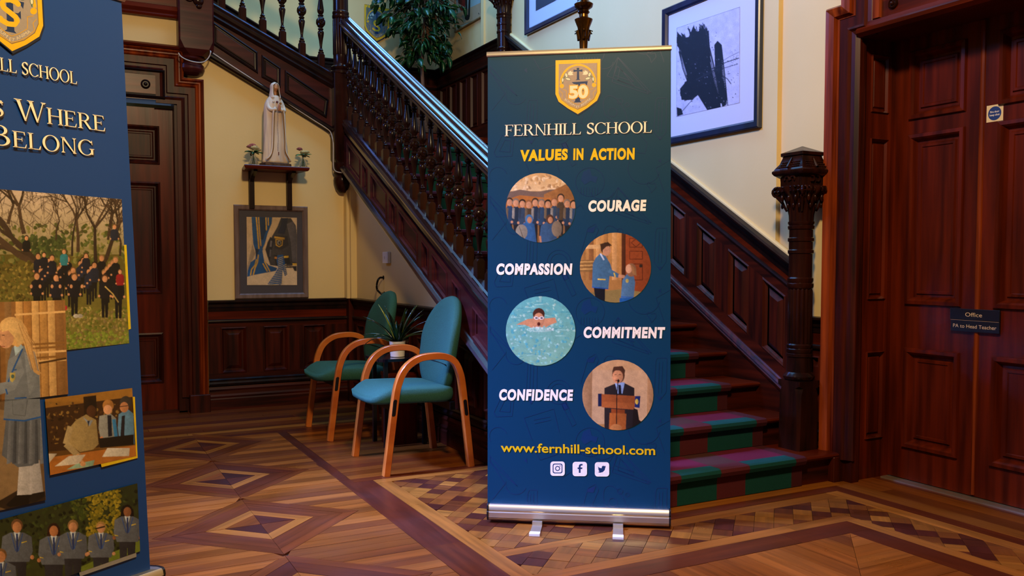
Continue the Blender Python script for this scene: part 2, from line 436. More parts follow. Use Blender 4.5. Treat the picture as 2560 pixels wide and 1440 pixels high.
# chequer of small squares set at forty-five degrees
def chequer(reg, s=0.0845):
    cx = [p[0] for p in reg]; cy = [p[1] for p in reg]; d = s / sqrt(2)
    for i in range(-90, 90):
        for j in range(-90, 90):
            x = 1.5 + (i + j) * d; yv = 2.77 + (i - j) * d
            if not (min(cx) - s < x < max(cx) + s and min(cy) - s < yv < max(cy) + s): continue
            q = clip_poly([(x - d, yv), (x, yv - d), (x + d, yv), (x, yv + d)], reg)
            if len(q) > 2 and abs(parea(q)) > 4e-4:
                r = random.random(); kd = 'chk'
                piece(q, kd, (1, 1) if r < 0.5 else (1, -1), 'tile')
chequer(rect(1.545, 2.16, 3.07, 4.33)); chequer(rect(1.545, 3.42, 2.775, 3.0)); chequer(rect(3.2, 3.42, 0.9, 2.775))
board(2.16, 3.42, 3.0, 3.085, 'light'); board(2.16, 3.5, 3.085, 3.16, 'dark'); board(2.16, 3.62, 3.16, 3.30, 'light')
board(1.545, 2.16, 3.0, 3.07, 'light')
board(3.42, 3.50, 0.2, 3.085, 'light')
for a, b, kd in ((3.50, 3.58, 'dark'), (3.58, 3.68, 'light'), (3.68, 3.79, 'plank'), (3.79, 3.89, 'plank'), (3.89, 4.0, 'mid')): board(a, b, 0.2, 3.30, kd)
board(1.465, 3.2, 2.70, 2.775, 'light'); board(3.13, 3.2, 0.2, 2.70, 'light')
board(1.465, 3.13, 2.57, 2.70, 'dark'); board(3.0, 3.13, 0.2, 2.57, 'dark')
x = 1.465; w = 0.093                                   # field by the door, mitred at its corner
while x < 3.0:
    x1 = min(x + w, 3.0)
    piece(clip_poly(rect(x, x1, 0.2, 2.57), [(1.465, 1.035), (3.0, 2.57), (1.465, 2.57)]), 'plank', (0, 1)); x = x1
y = 0.2
while y < 2.57:
    y1 = min(y + w, 2.57)
    piece(clip_poly(rect(1.465, 3.0, y, y1), [(0.63, 0.2), (3.0, 0.2), (3.0, 2.57)]), 'plank', (1, 0)); y = y1
board(XL, 4.0, YF, 0.2, 'plank')
def fpiece(mb, poly, gd, col):
    q = inset(poly, 0.0009); dz = random.uniform(-0.0006, 0.0006)
    L = sqrt(gd[0] ** 2 + gd[1] ** 2); gx, gy = gd[0] / L, gd[1] / L; off = random.uniform(0, 60)
    n0 = len(mb.v)
    mb.c = mb.c or []; mb.g = mb.g or []
    mb.prism([(a, b, -0.009) for a, b in q], (0, 0, 0.009 + dz))
    for p in mb.v[n0:]:
        mb.c.append(col); mb.g.append((p[0] * gx + p[1] * gy + off, -p[0] * gy + p[1] * gx + off, off))
cnt = {}; rest = {}
for pz, name, poly, gd, col, vis in sorted(pieces, key=lambda t: t[0]):
    cnt[name] = cnt.get(name, 0) + 1
    if vis and cnt[name] <= 290:
        mb = MB(); fpiece(mb, poly, gd, col); obj(name, mb, 'floor', floor_o)
    else:
        rest.setdefault(name, MB()); fpiece(rest[name], poly, gd, col)
for name, mb in rest.items():
    o = obj(name + '_field', mb, 'floor', floor_o); o['kind'] = 'stuff'

# ================================================================ WALLS AND CEILING
XR, XD, YB, YL, ZL = 3.70, 3.985, 7.10, 8.80, 2.325     # right wall, office door, wall under the flight, landing wall, landing floor
H2 = ZC
def wall(name, boxes, mat='cream'):
    mb = MB()
    for b in boxes: mb.box(*b)
    return struct(name, mb, mat)
wall('wall_right', [(XR, 4.15, 3.213, YL + 0.2, 0, H2), (XR, 4.15, YF, 2.127, 0, H2), (XR, 4.15, 2.127, 3.213, 2.405, H2), (4.035, 4.15, 2.127, 3.213, 0, 2.405)])
wall('trim_13', [(XR - 0.03, XR, 3.71, 7.04, 1.25, H2), (XR - 0.03, XR, 7.04, 7.58, 3.25, H2)])
wall('wall_landing', [(XL, XR, YL, YL + 0.15, ZL, H2)])
wall('trim_14', [(3.31, 3.41, YL - 0.02, YL, ZL, H2)])
mb = MB()
for b in ((1.62, 1.70, 8.72, 8.80, 4.15, 5.75), (3.40, 3.48, 8.72, 8.80, 4.15, 5.75), (1.62, 3.48, 8.72, 8.80, 4.10, 4.18), (1.62, 3.48, 8.72, 8.80, 5.72, 5.80), (2.53, 2.57, 8.745, 8.80, 4.18, 5.72)): mb.box(*b)
struct('window_1', mb, 'wood_v')
wall('wall_left', [(XL - 0.15, XL, YF, YL + 0.2, 0, 3.0), (XL - 0.15, XL, YF, -0.9, 3.0, H2), (XL - 0.15, XL, 2.4, YL + 0.2, 3.0, H2), (XL - 0.15, XL, -0.9, 2.4, 5.7, H2)])
wall('wall_front', [(XL, 4.12, YF - 0.15, YF, 0, H2)])
struct('ceiling', MB().box(XL, 4.12, YF, 4.2, H2, H2 + 0.1).box(XL, 0.9, 4.2, YL + 0.2, H2, H2 + 0.1).box(0.9, 3.7, 8.4, YL + 0.2, H2, H2 + 0.1), 'ceil')
# wall under the upper flight, cut to its slope, with the opening of the left-hand door
UF = lambda x: 2.262 + (2.04 - x) * 0.525          # underside of the upper flight
mb = MB(); P7 = YP(YB)
mb.prism([P7(0.9, 0, 0), P7(2.2, 0, 0), P7(2.2, UF(2.2) + 0.1, 0), P7(0.9, UF(0.9) + 0.1, 0)], (0, 0.12, 0))
mb.box(-0.22, 0.9, YB, YB + 0.12, 2.62, 3.05); mb.box(XL, -0.22, YB, YB + 0.12, 0, 3.05)
struct('wall_back', mb, 'cream')
XU = 2.20
struct('wall_under_stair', MB().prism([(XU, 7.1, 0), (XU, 3.6, 0), (XU, 3.6, 0.2), (XU, 7.1, 2.1)], (0.06, 0, 0)), 'cream')
struct('trim_1', MB().box(2.125, 2.205, 7.02, 7.11, 0.868, 1.86).box(2.15, 2.2, 6.985, 7.03, 0.868, 1.86), 'cream')
struct('trim_15', MB().box(2.135, 2.205, 7.01, 7.10, 0.0, 0.868), 'wood_v')

# ================================================================ LEFT-HAND DOOR (partly behind the banner)
d2 = thing('door_2', None, None, (0.3, YB + 0.1, 0), kind='structure')
PL = YP(YB + 0.115); DX0, DX1 = -0.13, 0.80
cols = [(DX0 + 0.10, 0.30), (0.40, DX1 - 0.10)]
rows = [(0.23, 0.62), (0.93, 1.79), (1.93, 2.22)]
mb = MB()
xs = [DX0, cols[0][0], cols[0][1], cols[1][0], cols[1][1], DX1]; zs = [0.012, rows[0][0], rows[0][1], rows[1][0], rows[1][1], rows[2][0], rows[2][1], 2.36]
leafm = MB()
for i in (0, 2, 4): leafm.prism([PL(xs[i], zs[0]), PL(xs[i + 1], zs[0]), PL(xs[i + 1], zs[-1]), PL(xs[i], zs[-1])], (0, 0.045, 0))
for i in (1, 3):
    for k in (0, 2, 4, 6): leafm.prism([PL(xs[i], zs[k]), PL(xs[i + 1], zs[k]), PL(xs[i + 1], zs[k + 1]), PL(xs[i], zs[k + 1])], (0, 0.045, 0))
leaf = obj('leaf', leafm, 'wood_red', d2)
for a, b in cols:
    for c, e in rows: obj('panel', lofted(PL, rect(a, b, c, e), DOORP), 'wood_v', leaf)
obj('threshold', MB().box(DX0 - 0.06, DX1 + 0.06, YB + 0.0, YB + 0.17, 0, 0.012), 'wood_h', d2)
obj('jamb', MB().box(DX1, 0.9, YB + 0.0, YB + 0.2, 0, 2.40).box(-0.22, DX0, YB + 0.0, YB + 0.2, 0, 2.40).box(-0.22, 0.9, YB, YB + 0.2, 2.40, 2.62), 'wood_v', d2)
# architrave: nested mouldings, the lower part eared out, the upper part framing a frieze panel
ARC = [(0, 0.03), (0, 0.065), (0.018, 0.075), (0.026, 0.055), (0.045, 0.05), (0.075, 0.05), (0.082, 0.036), (0.10, 0.034), (0.125, 0.028), (0.13, 0.0)]
def path_mould(P, pts, prof, out=1):
    # profile (offset from the outer edge inwards, depth) mitred along an open polyline in (s, z)
    loops = []
    for i, p in enumerate(pts):
        d1 = Vector((pts[i][0] - pts[i - 1][0], pts[i][1] - pts[i - 1][1])).normalized() if i else None
        dd = Vector((pts[i + 1][0] - pts[i][0], pts[i + 1][1] - pts[i][1])).normalized() if i < len(pts) - 1 else None
        if d1 is None: d1 = dd
        if dd is None: dd = d1
        n1 = Vector((-d1.y, d1.x)) * out; n2 = Vector((-dd.y, dd.x)) * out
        m = (n1 + n2); m = m / max(m.length_squared / 2, 0.2)
        loops.append([P(p[0] + m.x * o, p[1] + m.y * o, d) for o, d in prof])
    return MB().loft(loops)
cas = [(1.01, 0), (1.01, 2.56), (0.90, 2.56), (0.90, 2.75)]
obj('architrave', path_mould(P7, [(1.01, 0.12), (1.01, 2.575), (0.865, 2.575), (0.865, 2.78), (-0.185, 2.78), (-0.185, 2.575), (-0.33, 2.575), (-0.33, 0.12)], [(0, 0), (0, 0.07), (0.016, 0.085), (0.026, 0.06), (0.034, 0.06), (0.044, 0.045), (0.056, 0.05), (0.064, 0.035), (0.064, 0)]), 'wood_orange', d2)
obj('inner_architrave', path_mould(P7, [(0.95, 0.12), (0.95, 2.51), (0.80, 2.51), (0.80, 2.715), (-0.12, 2.715), (-0.12, 2.51), (-0.27, 2.51), (-0.27, 0.12)], [(0, 0), (0, 0.04), (0.05, 0.04), (0.056, 0.026), (0.075, 0.026), (0.082, 0.03), (0.10, 0.02), (0.13, 0.02), (0.13, 0)]), 'wood_v', d2)
obj('plinth_block', MB().cbox(0.87, 1.02, YB - 0.09, YB, 0, 0.14), 'wood_v', d2)
obj('plinth_block', MB().cbox(-0.34, -0.19, YB - 0.09, YB, 0, 0.14), 'wood_v', d2)
obj('cornice', moulding(P7, -0.22, 0.84, lambda s: 2.78, [(0, 0), (0.09, 0), (0.105, 0.012), (0.08, 0.03), (0, 0.035)]), 'wood_redh', d2)
fz = obj('frieze_board', MB().box(-0.02, 0.72, YB - 0.015, YB + 0.01, 2.40, 2.60), 'wood_redh', d2)
obj('frieze_moulding', path_mould(P7, [(0.735, 2.41), (0.735, 2.625), (-0.05, 2.625), (-0.05, 2.41), (0.735, 2.41)], [(0, 0), (0, 0.035), (0.012, 0.045), (0.02, 0.02), (0.034, 0.018), (0.034, 0)]), 'wood_black', d2)
for xr in (0.60,): obj('rosette', MB().loft([[P7(xr + r * cos(2 * pi * i / 18), 2.512 + r * sin(2 * pi * i / 18), d) for i in range(18)] for r, d in ((0.034, 0.014), (0.034, 0.024), (0.026, 0.03), (0.022, 0.022), (0.014, 0.022), (0.01, 0.034), (0.003, 0.036))]), 'wood_black', fz, 60)

# ================================================================ OFFICE DOOR on the right, in a panelled reveal
d1 = thing('door_1', None, None, (XD, 2.66, 0), kind='structure')
PD = XP(XD)
YE, YG, YE2 = 3.17, 2.672, 2.172
def office_leaf(y0, y1, pa, pb, hand):
    lm = MB(); ys = [y0, pa, pb, y1]; zz = [0.012, 0.20, 0.70, 0.965, 1.825, 1.935, 2.255, 2.345]
    for i in (0, 2): lm.prism([PD(ys[i], zz[0]), PD(ys[i + 1], zz[0]), PD(ys[i + 1], zz[-1]), PD(ys[i], zz[-1])], (0.045, 0, 0))
    for k in (0, 2, 4, 6): lm.prism([PD(pa, zz[k]), PD(pb, zz[k]), PD(pb, zz[k + 1]), PD(pa, zz[k + 1])], (0.045, 0, 0))
    lf = obj('leaf', lm, 'wood_red', d1)
    pr = [(0, 0.0), (-0.018, 0.006), (-0.014, 0.016), (0.004, 0.018), (0.012, 0.008), (0.024, -0.016), (0.036, -0.016), (0.042, -0.006), (0.054, -0.006), (0.058, -0.012), (0.07, -0.012)]
    for k in (1, 3, 5): obj('panel', lofted(PD, rect(pa, pb, zz[k], zz[k + 1]), pr), 'wood_red', lf)
    return lf
office_leaf(YG + 0.002, YE, 2.775, 3.06, 1)
office_leaf(YE2, YG - 0.002, 2.284, 2.57, -1)
obj('meeting_bead', MB().loft([[PD(YG + a, 0.02, b) for a, b in [(-0.012, 0), (-0.010, 0.008), (0, 0.012), (0.010, 0.008), (0.012, 0)]], [PD(YG + a, 2.34, b) for a, b in [(-0.012, 0), (-0.010, 0.008), (0, 0.012), (0.010, 0.008), (0.012, 0)]]]), 'wood_orange', d1)
obj('threshold', MB().box(3.93, 4.06, YE2, YE, -0.002, 0.008), 'alu', d1)
obj('door_stop', MB().box(3.955, 4.0, YE, YE + 0.03, 0, 2.37), 'wood_red', d1)
obj('door_stop', MB().box(3.955, 4.0, YE2 - 0.03, YE2, 0, 2.37), 'wood_red', d1)
def reveal(P, wx0, wx1):
    zz = [0.0, 0.215, 0.69, 0.97, 1.83, 1.965, 2.27, 2.37]
    fm = MB(); xs_ = [wx0, wx0 + 0.085, wx1 - 0.02, wx1]
    for i in (0, 2): fm.prism([P(xs_[i], 0), P(xs_[i + 1], 0), P(xs_[i + 1], 2.37), P(xs_[i], 2.37)], -P.N * 0.02)
    for k in (0, 2, 4, 6): fm.prism([P(xs_[1], zz[k]), P(xs_[2], zz[k]), P(xs_[2], zz[k + 1]), P(xs_[1], zz[k + 1])], -P.N * 0.02)
    o = obj('jamb', fm, 'wood_red', d1)
    for k in (1, 3, 5): obj('panel', lofted(P, rect(xs_[1], xs_[2], zz[k], zz[k + 1]), [(0, 0), (0.004, 0.01), (0.012, -0.004), (0.018, -0.014), (0.026, -0.014), (0.034, -0.006)]), 'wood_red', o)
reveal(YP(3.19), 3.735, 3.985); reveal(Plane((0, 2.15, 0), (1, 0, 0), (0, 1, 0)), 3.735, 3.985)
obj('jamb_edge', MB().box(3.69, 3.745, 3.16, 3.215, 0, 2.40), 'wood_v', d1)
obj('jamb_edge', MB().box(3.69, 3.745, 2.125, 2.18, 0, 2.40), 'wood_v', d1)
obj('head_lining', MB().box(3.73, 4.0, 2.13, 3.21, 2.345, 2.40), 'wood_redh', d1)
PW = XP(XR)
def rev(l): return [(a, b) for a, b in l]
KE = [(3.338, 0.12), (3.338, 2.515), (3.238, 2.515), (3.238, 2.92), (2.10, 2.92), (2.10, 2.515), (2.0, 2.515), (2.0, 0.12)]
obj('architrave', path_mould(PW, KE, [(0, 0), (0, 0.055), (0.014, 0.075), (0.03, 0.07), (0.055, 0.06), (0.062, 0.035), (0.07, 0.035), (0.07, 0)], 1), 'wood_orange', d1)
obj('inner_architrave', path_mould(PW, [(3.268, 0.12), (3.268, 2.445), (3.17, 2.445), (3.17, 2.85), (2.17, 2.85), (2.17, 2.445), (2.07, 2.445), (2.07, 0.12)], [(0, 0), (0, 0.03), (0.05, 0.03), (0.056, 0.042), (0.068, 0.045), (0.078, 0.03), (0.098, 0.026), (0.118, 0.012), (0.118, 0.0)], 1), 'wood_v', d1)
obj('head_rail', MB().loft([[PW(s, z, d) for z, d in [(2.33, -0.02), (2.33, 0.02), (2.345, 0.045), (2.362, 0.05), (2.375, 0.035), (2.395, 0.03), (2.40, 0.02), (2.40, -0.02)]] for s in (3.15, 2.19)]), 'wood_redh', d1)
fz1 = obj('frieze_board', MB().box(XR - 0.012, XR + 0.01, 2.27, 3.02, 2.40, 2.80), 'wood_redh', d1)
obj('frieze_stile', MB().box(XR - 0.035, XR, 3.02, 3.06, 2.40, 2.84), 'wood_orange', d1)
obj('frieze_stile', MB().box(XR - 0.035, XR, 2.23, 2.27, 2.40, 2.84), 'wood_orange', d1)
obj('rosette', MB().loft([[PW(2.953 + r * cos(2 * pi * i / 18), 2.452 + r * sin(2 * pi * i / 18), d) for i in range(18)] for r, d in ((0.026, 0.012), (0.026, 0.022), (0.02, 0.028), (0.016, 0.02), (0.011, 0.02), (0.008, 0.032), (0.002, 0.034))]), 'newel', fz1, 60)
for ya in (3.268, 2.07 - 0.07):
    obj('plinth_block', MB().cbox(XR - 0.085, XR + 0.03, ya - 0.06, ya + 0.075, 0, 0.135), 'wood_v', d1)

# ================================================================ DADO PANELLING
def dado_set(n): return thing('trim_%d' % n, None, None, (0, 0, 0), kind='structure')
def flat_dado(root, P, s0, s1, spans, top=0.868):
    obj('backing', slab(P, rect(s0, s1, 0, top), -0.01, 0.002), 'wood_v', root)
    wainscot(root, P, s0, s1, lambda s: 0.245, lambda s: 0.70, spans, prof=RAISED, g=0.045)
    obj('cap_rail', moulding(P, s0, s1, lambda s: top, CAPM), 'wood_black', root)
    obj('frieze_rail', slab(P, rect(s0, s1, 0.71, top - 0.085), 0, 0.018), 'wood_redh', root)
    obj('astragal', moulding(P, s0, s1, lambda s: 0.705, ASTR), 'wood_black', root)
    obj('base_moulding', moulding(P, s0, s1, lambda s: 0.225, [(0, -0.03), (0.03, -0.03), (0.036, -0.015), (0.028, 0.0), (0.034, 0.014), (0.02, 0.024), (0, 0.024)]), 'wood_black', root)
    obj('skirting', moulding(P, s0, s1, lambda s: 0.0, SKIRT), 'wood_h', root)
t = dado_set(2); flat_dado(t, YP(YB), 1.02, 2.14, [(1.115, 1.31), (1.445, 1.64), (1.765, 1.96)])
t = dado_set(3)
flat_dado(t, XP(XU), 5.2, 7.02, [(5.35, 5.56), (5.70, 5.91), (6.05, 6.26), (6.40, 6.61), (6.72, 6.92)])
t = dado_set(4); flat_dado(t, XP(XR), 3.345, 3.47, [(3.372, 3.44)])
t = dado_set(5)                                         # low panelling below the string at the foot of the stair
PU = XP(XU)
obj('backing', slab(PU, [(3.6, 0), (5.2, 0), (5.2, 0.868), (4.7, 0.868), (3.6, 0.30)], -0.01, 0.002), 'wood_v', t)
obj('skirting', moulding(PU, 3.5, 5.2, lambda s: 0.0, SKIRT), 'wood_h', t)
obj('base_moulding', moulding(PU, 3.5, 5.2, lambda s: 0.225, [(0, -0.03), (0.03, -0.03), (0.036, -0.015), (0.028, 0.0), (0.034, 0.014), (0.02, 0.024), (0, 0.024)]), 'wood_black', t)
for a, b in ((4.25, 4.5), (4.62, 4.85), (4.97, 5.14)):
    obj('panel', lofted(PU, [(a, 0.30), (b, 0.30), (b, min(0.66, 0.62 + (b - 4.62) * 0.5)), (a, min(0.66, 0.62 + (a - 4.62) * 0.5))], RAISED), 'wood_v', t)

# right-hand dado rising with the main flight
t = dado_set(6); PR = XP(XR - 0.03)
capf = lambda s: 1.205 + 0.592 * (s - 3.60)
topf = lambda s: 1.055 + 0.575 * (s - 3.60)
botf = lambda s: 0.475 + 0.575 * (s - 3.60)
Y0, Y1 = 3.50, 7.02
obj('backing', slab(PR, para(Y0, Y1, lambda s: 0.0 if s < 4 else 1.2, capf), -0.01, 0.004), 'wood_v', t)
spans = []; a = 3.60
while a < 6.8: spans.append((a, a + 0.185)); a += 0.296
wainscot(t, PR, Y0, Y1, lambda s: botf(s) + 0.015, topf, spans, prof=[(0, 0.0), (0, 0.024), (0.008, 0.03), (0.016, 0.016), (0.026, 0.004), (0.036, 0.004), (0.062, 0.024)], g=0.075, t=0.024)
obj('cap_rail', moulding(PR, Y0, Y1, capf, [(0, -0.10), (0.025, -0.10), (0.03, -0.075), (0.036, -0.06), (0.05, -0.045), (0.052, -0.02), (0.075, -0.012), (0.078, 0.0), (0.062, 0.008), (0, 0.012)]), 'wood_black', t)
obj('top_bead', moulding(PR, Y0, Y1, lambda s: capf(s) + 0.012, [(0, -0.01), (0.022, -0.01), (0.022, 0.008), (0.012, 0.016), (0, 0.018)]), 'cream', t)
obj('frieze_rail', slab(PR, para(Y0, Y1, topf, lambda s: capf(s) - 0.095), 0, 0.02), 'wood_redh', t)
obj('astragal', moulding(PR, Y0, Y1, topf, ASTR), 'wood_black', t)
obj('skirting_moulding', moulding(PR, Y0, Y1, botf, [(0, -0.045), (0.04, -0.045), (0.045, -0.03), (0.036, -0.018), (0.05, -0.008), (0.044, 0.006), (0.036, 0.012), (0.03, 0.022), (0, 0.024)]), 'wood_v', t)
obj('skirting_board', slab(PR, [(3.50, 0), (4.0, 0), (Y1, botf(Y1) - 1.0), (Y1, botf(Y1) - 0.03), (3.50, botf(3.50) - 0.03)], 0, 0.03), 'wood_h', t)
# landing dado, right wall and landing wall, and the one rising with the upper flight
def land_dado(t, P, s0, s1, fb, ft, spans, skirt=True):
    obj('backing', slab(P, para(s0, s1, fb, ft), -0.006, 0.004), 'wood_v', t)
    wainscot(t, P, s0, s1, lambda s: fb(s) + 0.16, lambda s: ft(s) - 0.20, spans, prof=SMALLR, g=0.03)
    obj('cap_rail', moulding(P, s0, s1, ft, CAPM), 'wood_black', t)
    obj('frieze_rail', slab(P, para(s0, s1, lambda s: ft(s) - 0.20, lambda s: ft(s) - 0.08), 0, 0.018), 'wood_h', t)
    obj('astragal', moulding(P, s0, s1, lambda s: ft(s) - 0.20, ASTR), 'wood_black', t)
    obj('skirting_board', slab(P, para(s0, s1, fb, lambda s: fb(s) + 0.16), 0, 0.028), 'wood_h', t)
t = dado_set(7)
land_dado(t, XP(XR), 7.14, YL, lambda s: ZL, lambda s: 3.255, [(7.22 + 0.257 * k, 7.385 + 0.257 * k) for k in range(6)])
t = dado_set(8); PB8 = YP(YL)
land_dado(t, PB8, 2.28, XR, lambda s: ZL, lambda s: 3.255, [(2.40 + 0.26 * k, 2.57 + 0.26 * k) for k in range(5)])
t = dado_set(9); fu = lambda s: ZL + 0.5 * (2.28 - s)
land_dado(t, PB8, 0.85, 2.28, fu, lambda s: fu(s) + 0.93, [(0.95 + 0.26 * k, 1.12 + 0.26 * k) for k in range(5)])
# thin picture-rail style beading on the walls above the dado
struct('trim_11', MB().box(XR - 0.05, XR, 7.54, 7.60, 3.26, H2), 'cream')
struct('trim_12', moulding(PB8, 0.85, 2.28, lambda s: fu(s) + 0.955, [(0, -0.012), (0.02, -0.01), (0.02, 0.01), (0, 0.012)]), 'cream')
# ================================================================ STAIRCASE
G, RS, YN = 0.287, 0.155, 3.21
st = thing('staircase', 'broad dark mahogany staircase climbing to a landing beside the office door', 'staircase', (2.9, 3.21, 0))
NOSE = [(0.012, -0.034), (-0.012, -0.031), (-0.026, -0.022), (-0.031, -0.012), (-0.026, -0.003), (-0.012, 0.0)]
for k in range(1, 15):
    yk, zk = YN + G * (k - 1), RS * k
    xa, xb = (2.19, 3.655) if k == 1 else (2.17, 3.672)
    sec = [(yk + 0.031 + a, zk + b) for a, b in NOSE] + [(yk + G + 0.05, zk), (yk + G + 0.05, zk - 0.034)]
    obj('tread', MB().loft([[(x, a, b) for a, b in sec] for x in (xb, xa)]), 'wood_redh', st)
    obj('riser', MB().box(xa + 0.01, xb - 0.01, yk + 0.036, yk + 0.056, zk - RS - (0.0 if k > 1 else -0.001), zk - 0.033), 'wood_h', st)
yk = YN + G * 14
obj('landing_floor', MB().box(0.9, 3.70, yk + 0.0, YL, ZL - 0.05, ZL), 'wood_redh', st)
obj('riser', MB().box(2.17, 3.672, yk + 0.02, yk + 0.04, ZL - RS, ZL - 0.05), 'wood_h', st)
# closed string of the lower flight
XS = 2.115; PS = XP(XS)
ft = lambda s: 0.983 + 0.51 * (s - 4.31)
fb = lambda s: 0.912 + 0.50 * (s - 4.937)
SY0, SY1 = 3.47, 7.12
sb = obj('string_board', MB().prism([PS(SY0, max(0.0, fb(SY0)), -0.07), PS(SY1, fb(SY1), -0.07), PS(SY1, ft(SY1) - 0.01, -0.07), PS(SY0, ft(SY0) - 0.01, -0.07)], (-0.07, 0, 0)), 'wood_plum', st)
def at6(x, y): return on_x(860 + x / 2.88, 260 + y / 2.88, XS).y
marks = [(250, 1)]
sp = [(at6(185, 605), at6(150, 550)), (at6(325, 800), at6(210, 640)), (at6(395, 900), at6(345, 835)), (at6(550, 1125), at6(415, 940)), (at6(630, 1235), at6(580, 1165)), (at6(765, 1420), at6(655, 1285))]
ln = [p[1] - p[0] for p in sp]; per = sp[1][0] - sp[3][0]
sp += [(sp[5][0] - (sp[3][0] - sp[4][0]), sp[5][0] - (sp[3][0] - sp[4][1])), (sp[5][0] - per, sp[5][1] - per), (sp[1][0] + per, min(7.0, sp[1][1] + per))]
sp = sorted(p for p in sp if p[0] > SY0 + 0.03 and p[1] < SY1 - 0.02)
wainscot(sb, PS, SY0 + 0.01, SY1, lambda s: fb(s) + 0.03, lambda s: ft(s) - 0.12, sp, ('wood_plum', 'wood_plum'), [(0, 0), (0, 0.022), (0.008, 0.026), (0.016, 0.012), (0.028, 0.010), (0.03, 0.002)], 0.02, 0.028)
obj('string_capping', moulding(PS, SY0, SY1, ft, [(-0.07, -0.02), (-0.07, 0.004), (-0.03, 0.012), (0.0, 0.012), (0.012, 0.004), (0.022, 0.006), (0.030, -0.006), (0.026, -0.02), (0.038, -0.032), (0.034, -0.046), (0.02, -0.06), (0.024, -0.085), (0.0, -0.12)]), 'rail', sb)
obj('string_base_moulding', moulding(PS, SY0 + 0.15, SY1, fb, [(-0.06, -0.014), (0.02, -0.014), (0.05, -0.004), (0.056, 0.01), (0.046, 0.024), (0.03, 0.034), (0.0, 0.046)]), 'rail', sb)
# string of the upper flight
PQ = YP(7.05)
ub = lambda s: 2.262 + 0.525 * (2.04 - s)
ut = lambda s: 2.694 + 0.470 * (2.026 - s)
us = obj('upper_string_board', MB().prism([PQ(1.06, ub(1.06), -0.09), PQ(2.08, ub(2.08), -0.09), PQ(2.08, ut(2.08), -0.09), PQ(1.06, ut(1.06), -0.09)], (0, -0.09, 0)), 'wood_plum', st)
def at8(x, y): q = on_y(300 + x / 4.571, y / 4.571, 7.04); return (q.x, q.z)
ups = [[at8(1060, 500), at8(1575, 835), at8(1570, 595), at8(1060, 245)], [at8(1625, 880), at8(1835, 995), at8(1835, 775), at8(1625, 630)], [at8(1890, 1050), at8(2360, 1345), at8(2385, 1140), at8(1890, 805)]]
for q in ups:
    obj('panel', lofted(PQ, q, [(-0.004, 0.0), (0.0, 0.012), (0.008, 0.016), (0.014, 0.004), (0.022, 0.003), (0.026, 0.009), (0.032, 0.009)]), 'wood_black', us)
    obj('panel_field', lofted(PQ, inset(q, 0.03), [(0, 0), (0, 0.010), (0.002, 0.011)]), 'wood_plum', us)
obj('upper_capping', moulding(PQ, 1.06, 2.06, ut, [(-0.10, -0.03), (-0.10, 0.035), (0.02, 0.035), (0.034, 0.02), (0.026, 0.0), (0.04, -0.012), (0.034, -0.035), (0.02, -0.05), (0.026, -0.07), (0.0, -0.095)]), 'wood_black', us)
obj('upper_base_moulding', moulding(PQ, 1.06, 2.07, ub, [(-0.05, -0.03), (0.012, -0.03), (0.026, -0.016), (0.026, 0.0), (0.012, 0.012), (0.0, 0.02)]), 'wood_black', us)
for k in range(4):                                      # treads of the upper flight
    xk = 2.0 - 0.29 * k
    obj('upper_tread', MB().box(xk - 0.32, xk, 7.16, 8.78, ZL + RS * (k + 1) - 0.034, ZL + RS * (k + 1)), 'wood_redh', st)
    obj('riser', MB().box(xk - 0.05, xk - 0.03, 7.16, 8.78, ZL + RS * k, ZL + RS * (k + 1) - 0.034), 'wood_h', st)
obj('gallery_floor', MB().box(XL, 0.86, 7.08, YL, 3.05, 3.30), 'wood_plum', st)
obj('gallery_fascia', moulding(YP(7.08), XL, 0.84, lambda s: 3.05, [(0, -0.03), (0.02, -0.03), (0.035, -0.015), (0.03, 0.0), (0.05, 0.02), (0.045, 0.05), (0.02, 0.06), (0.02, 0.30), (0.05, 0.32), (0, 0.32)]), 'wood_redh', st)

# handrail
PRL = XP(2.14)
fr = lambda s: 1.767 + 0.527 * (s - 4.294)
RAILP = [(-0.036, -0.104), (-0.050, -0.098), (-0.054, -0.086), (-0.048, -0.076), (-0.040, -0.072), (-0.056, -0.066), (-0.070, -0.056), (-0.074, -0.042), (-0.066, -0.030), (-0.050, -0.026), (-0.058, -0.020), (-0.058, -0.008), (-0.048, 0.000), (-0.036, 0.000), (-0.026, -0.006), (-0.022, 0.006), (-0.012, 0.014), (0.0, 0.016), (0.012, 0.014), (0.022, 0.006), (0.026, -0.006), (0.036, 0.000), (0.048, 0.000), (0.058, -0.008), (0.058, -0.020), (0.050, -0.026), (0.066, -0.030), (0.074, -0.042), (0.070, -0.056), (0.056, -0.066), (0.040, -0.072), (0.048, -0.076), (0.054, -0.086), (0.050, -0.098), (0.036, -0.104)]
obj('handrail', moulding(PRL, 3.50, 7.13, lambda s: fr(s) - 0.02, RAILP), 'rail', st, 50)
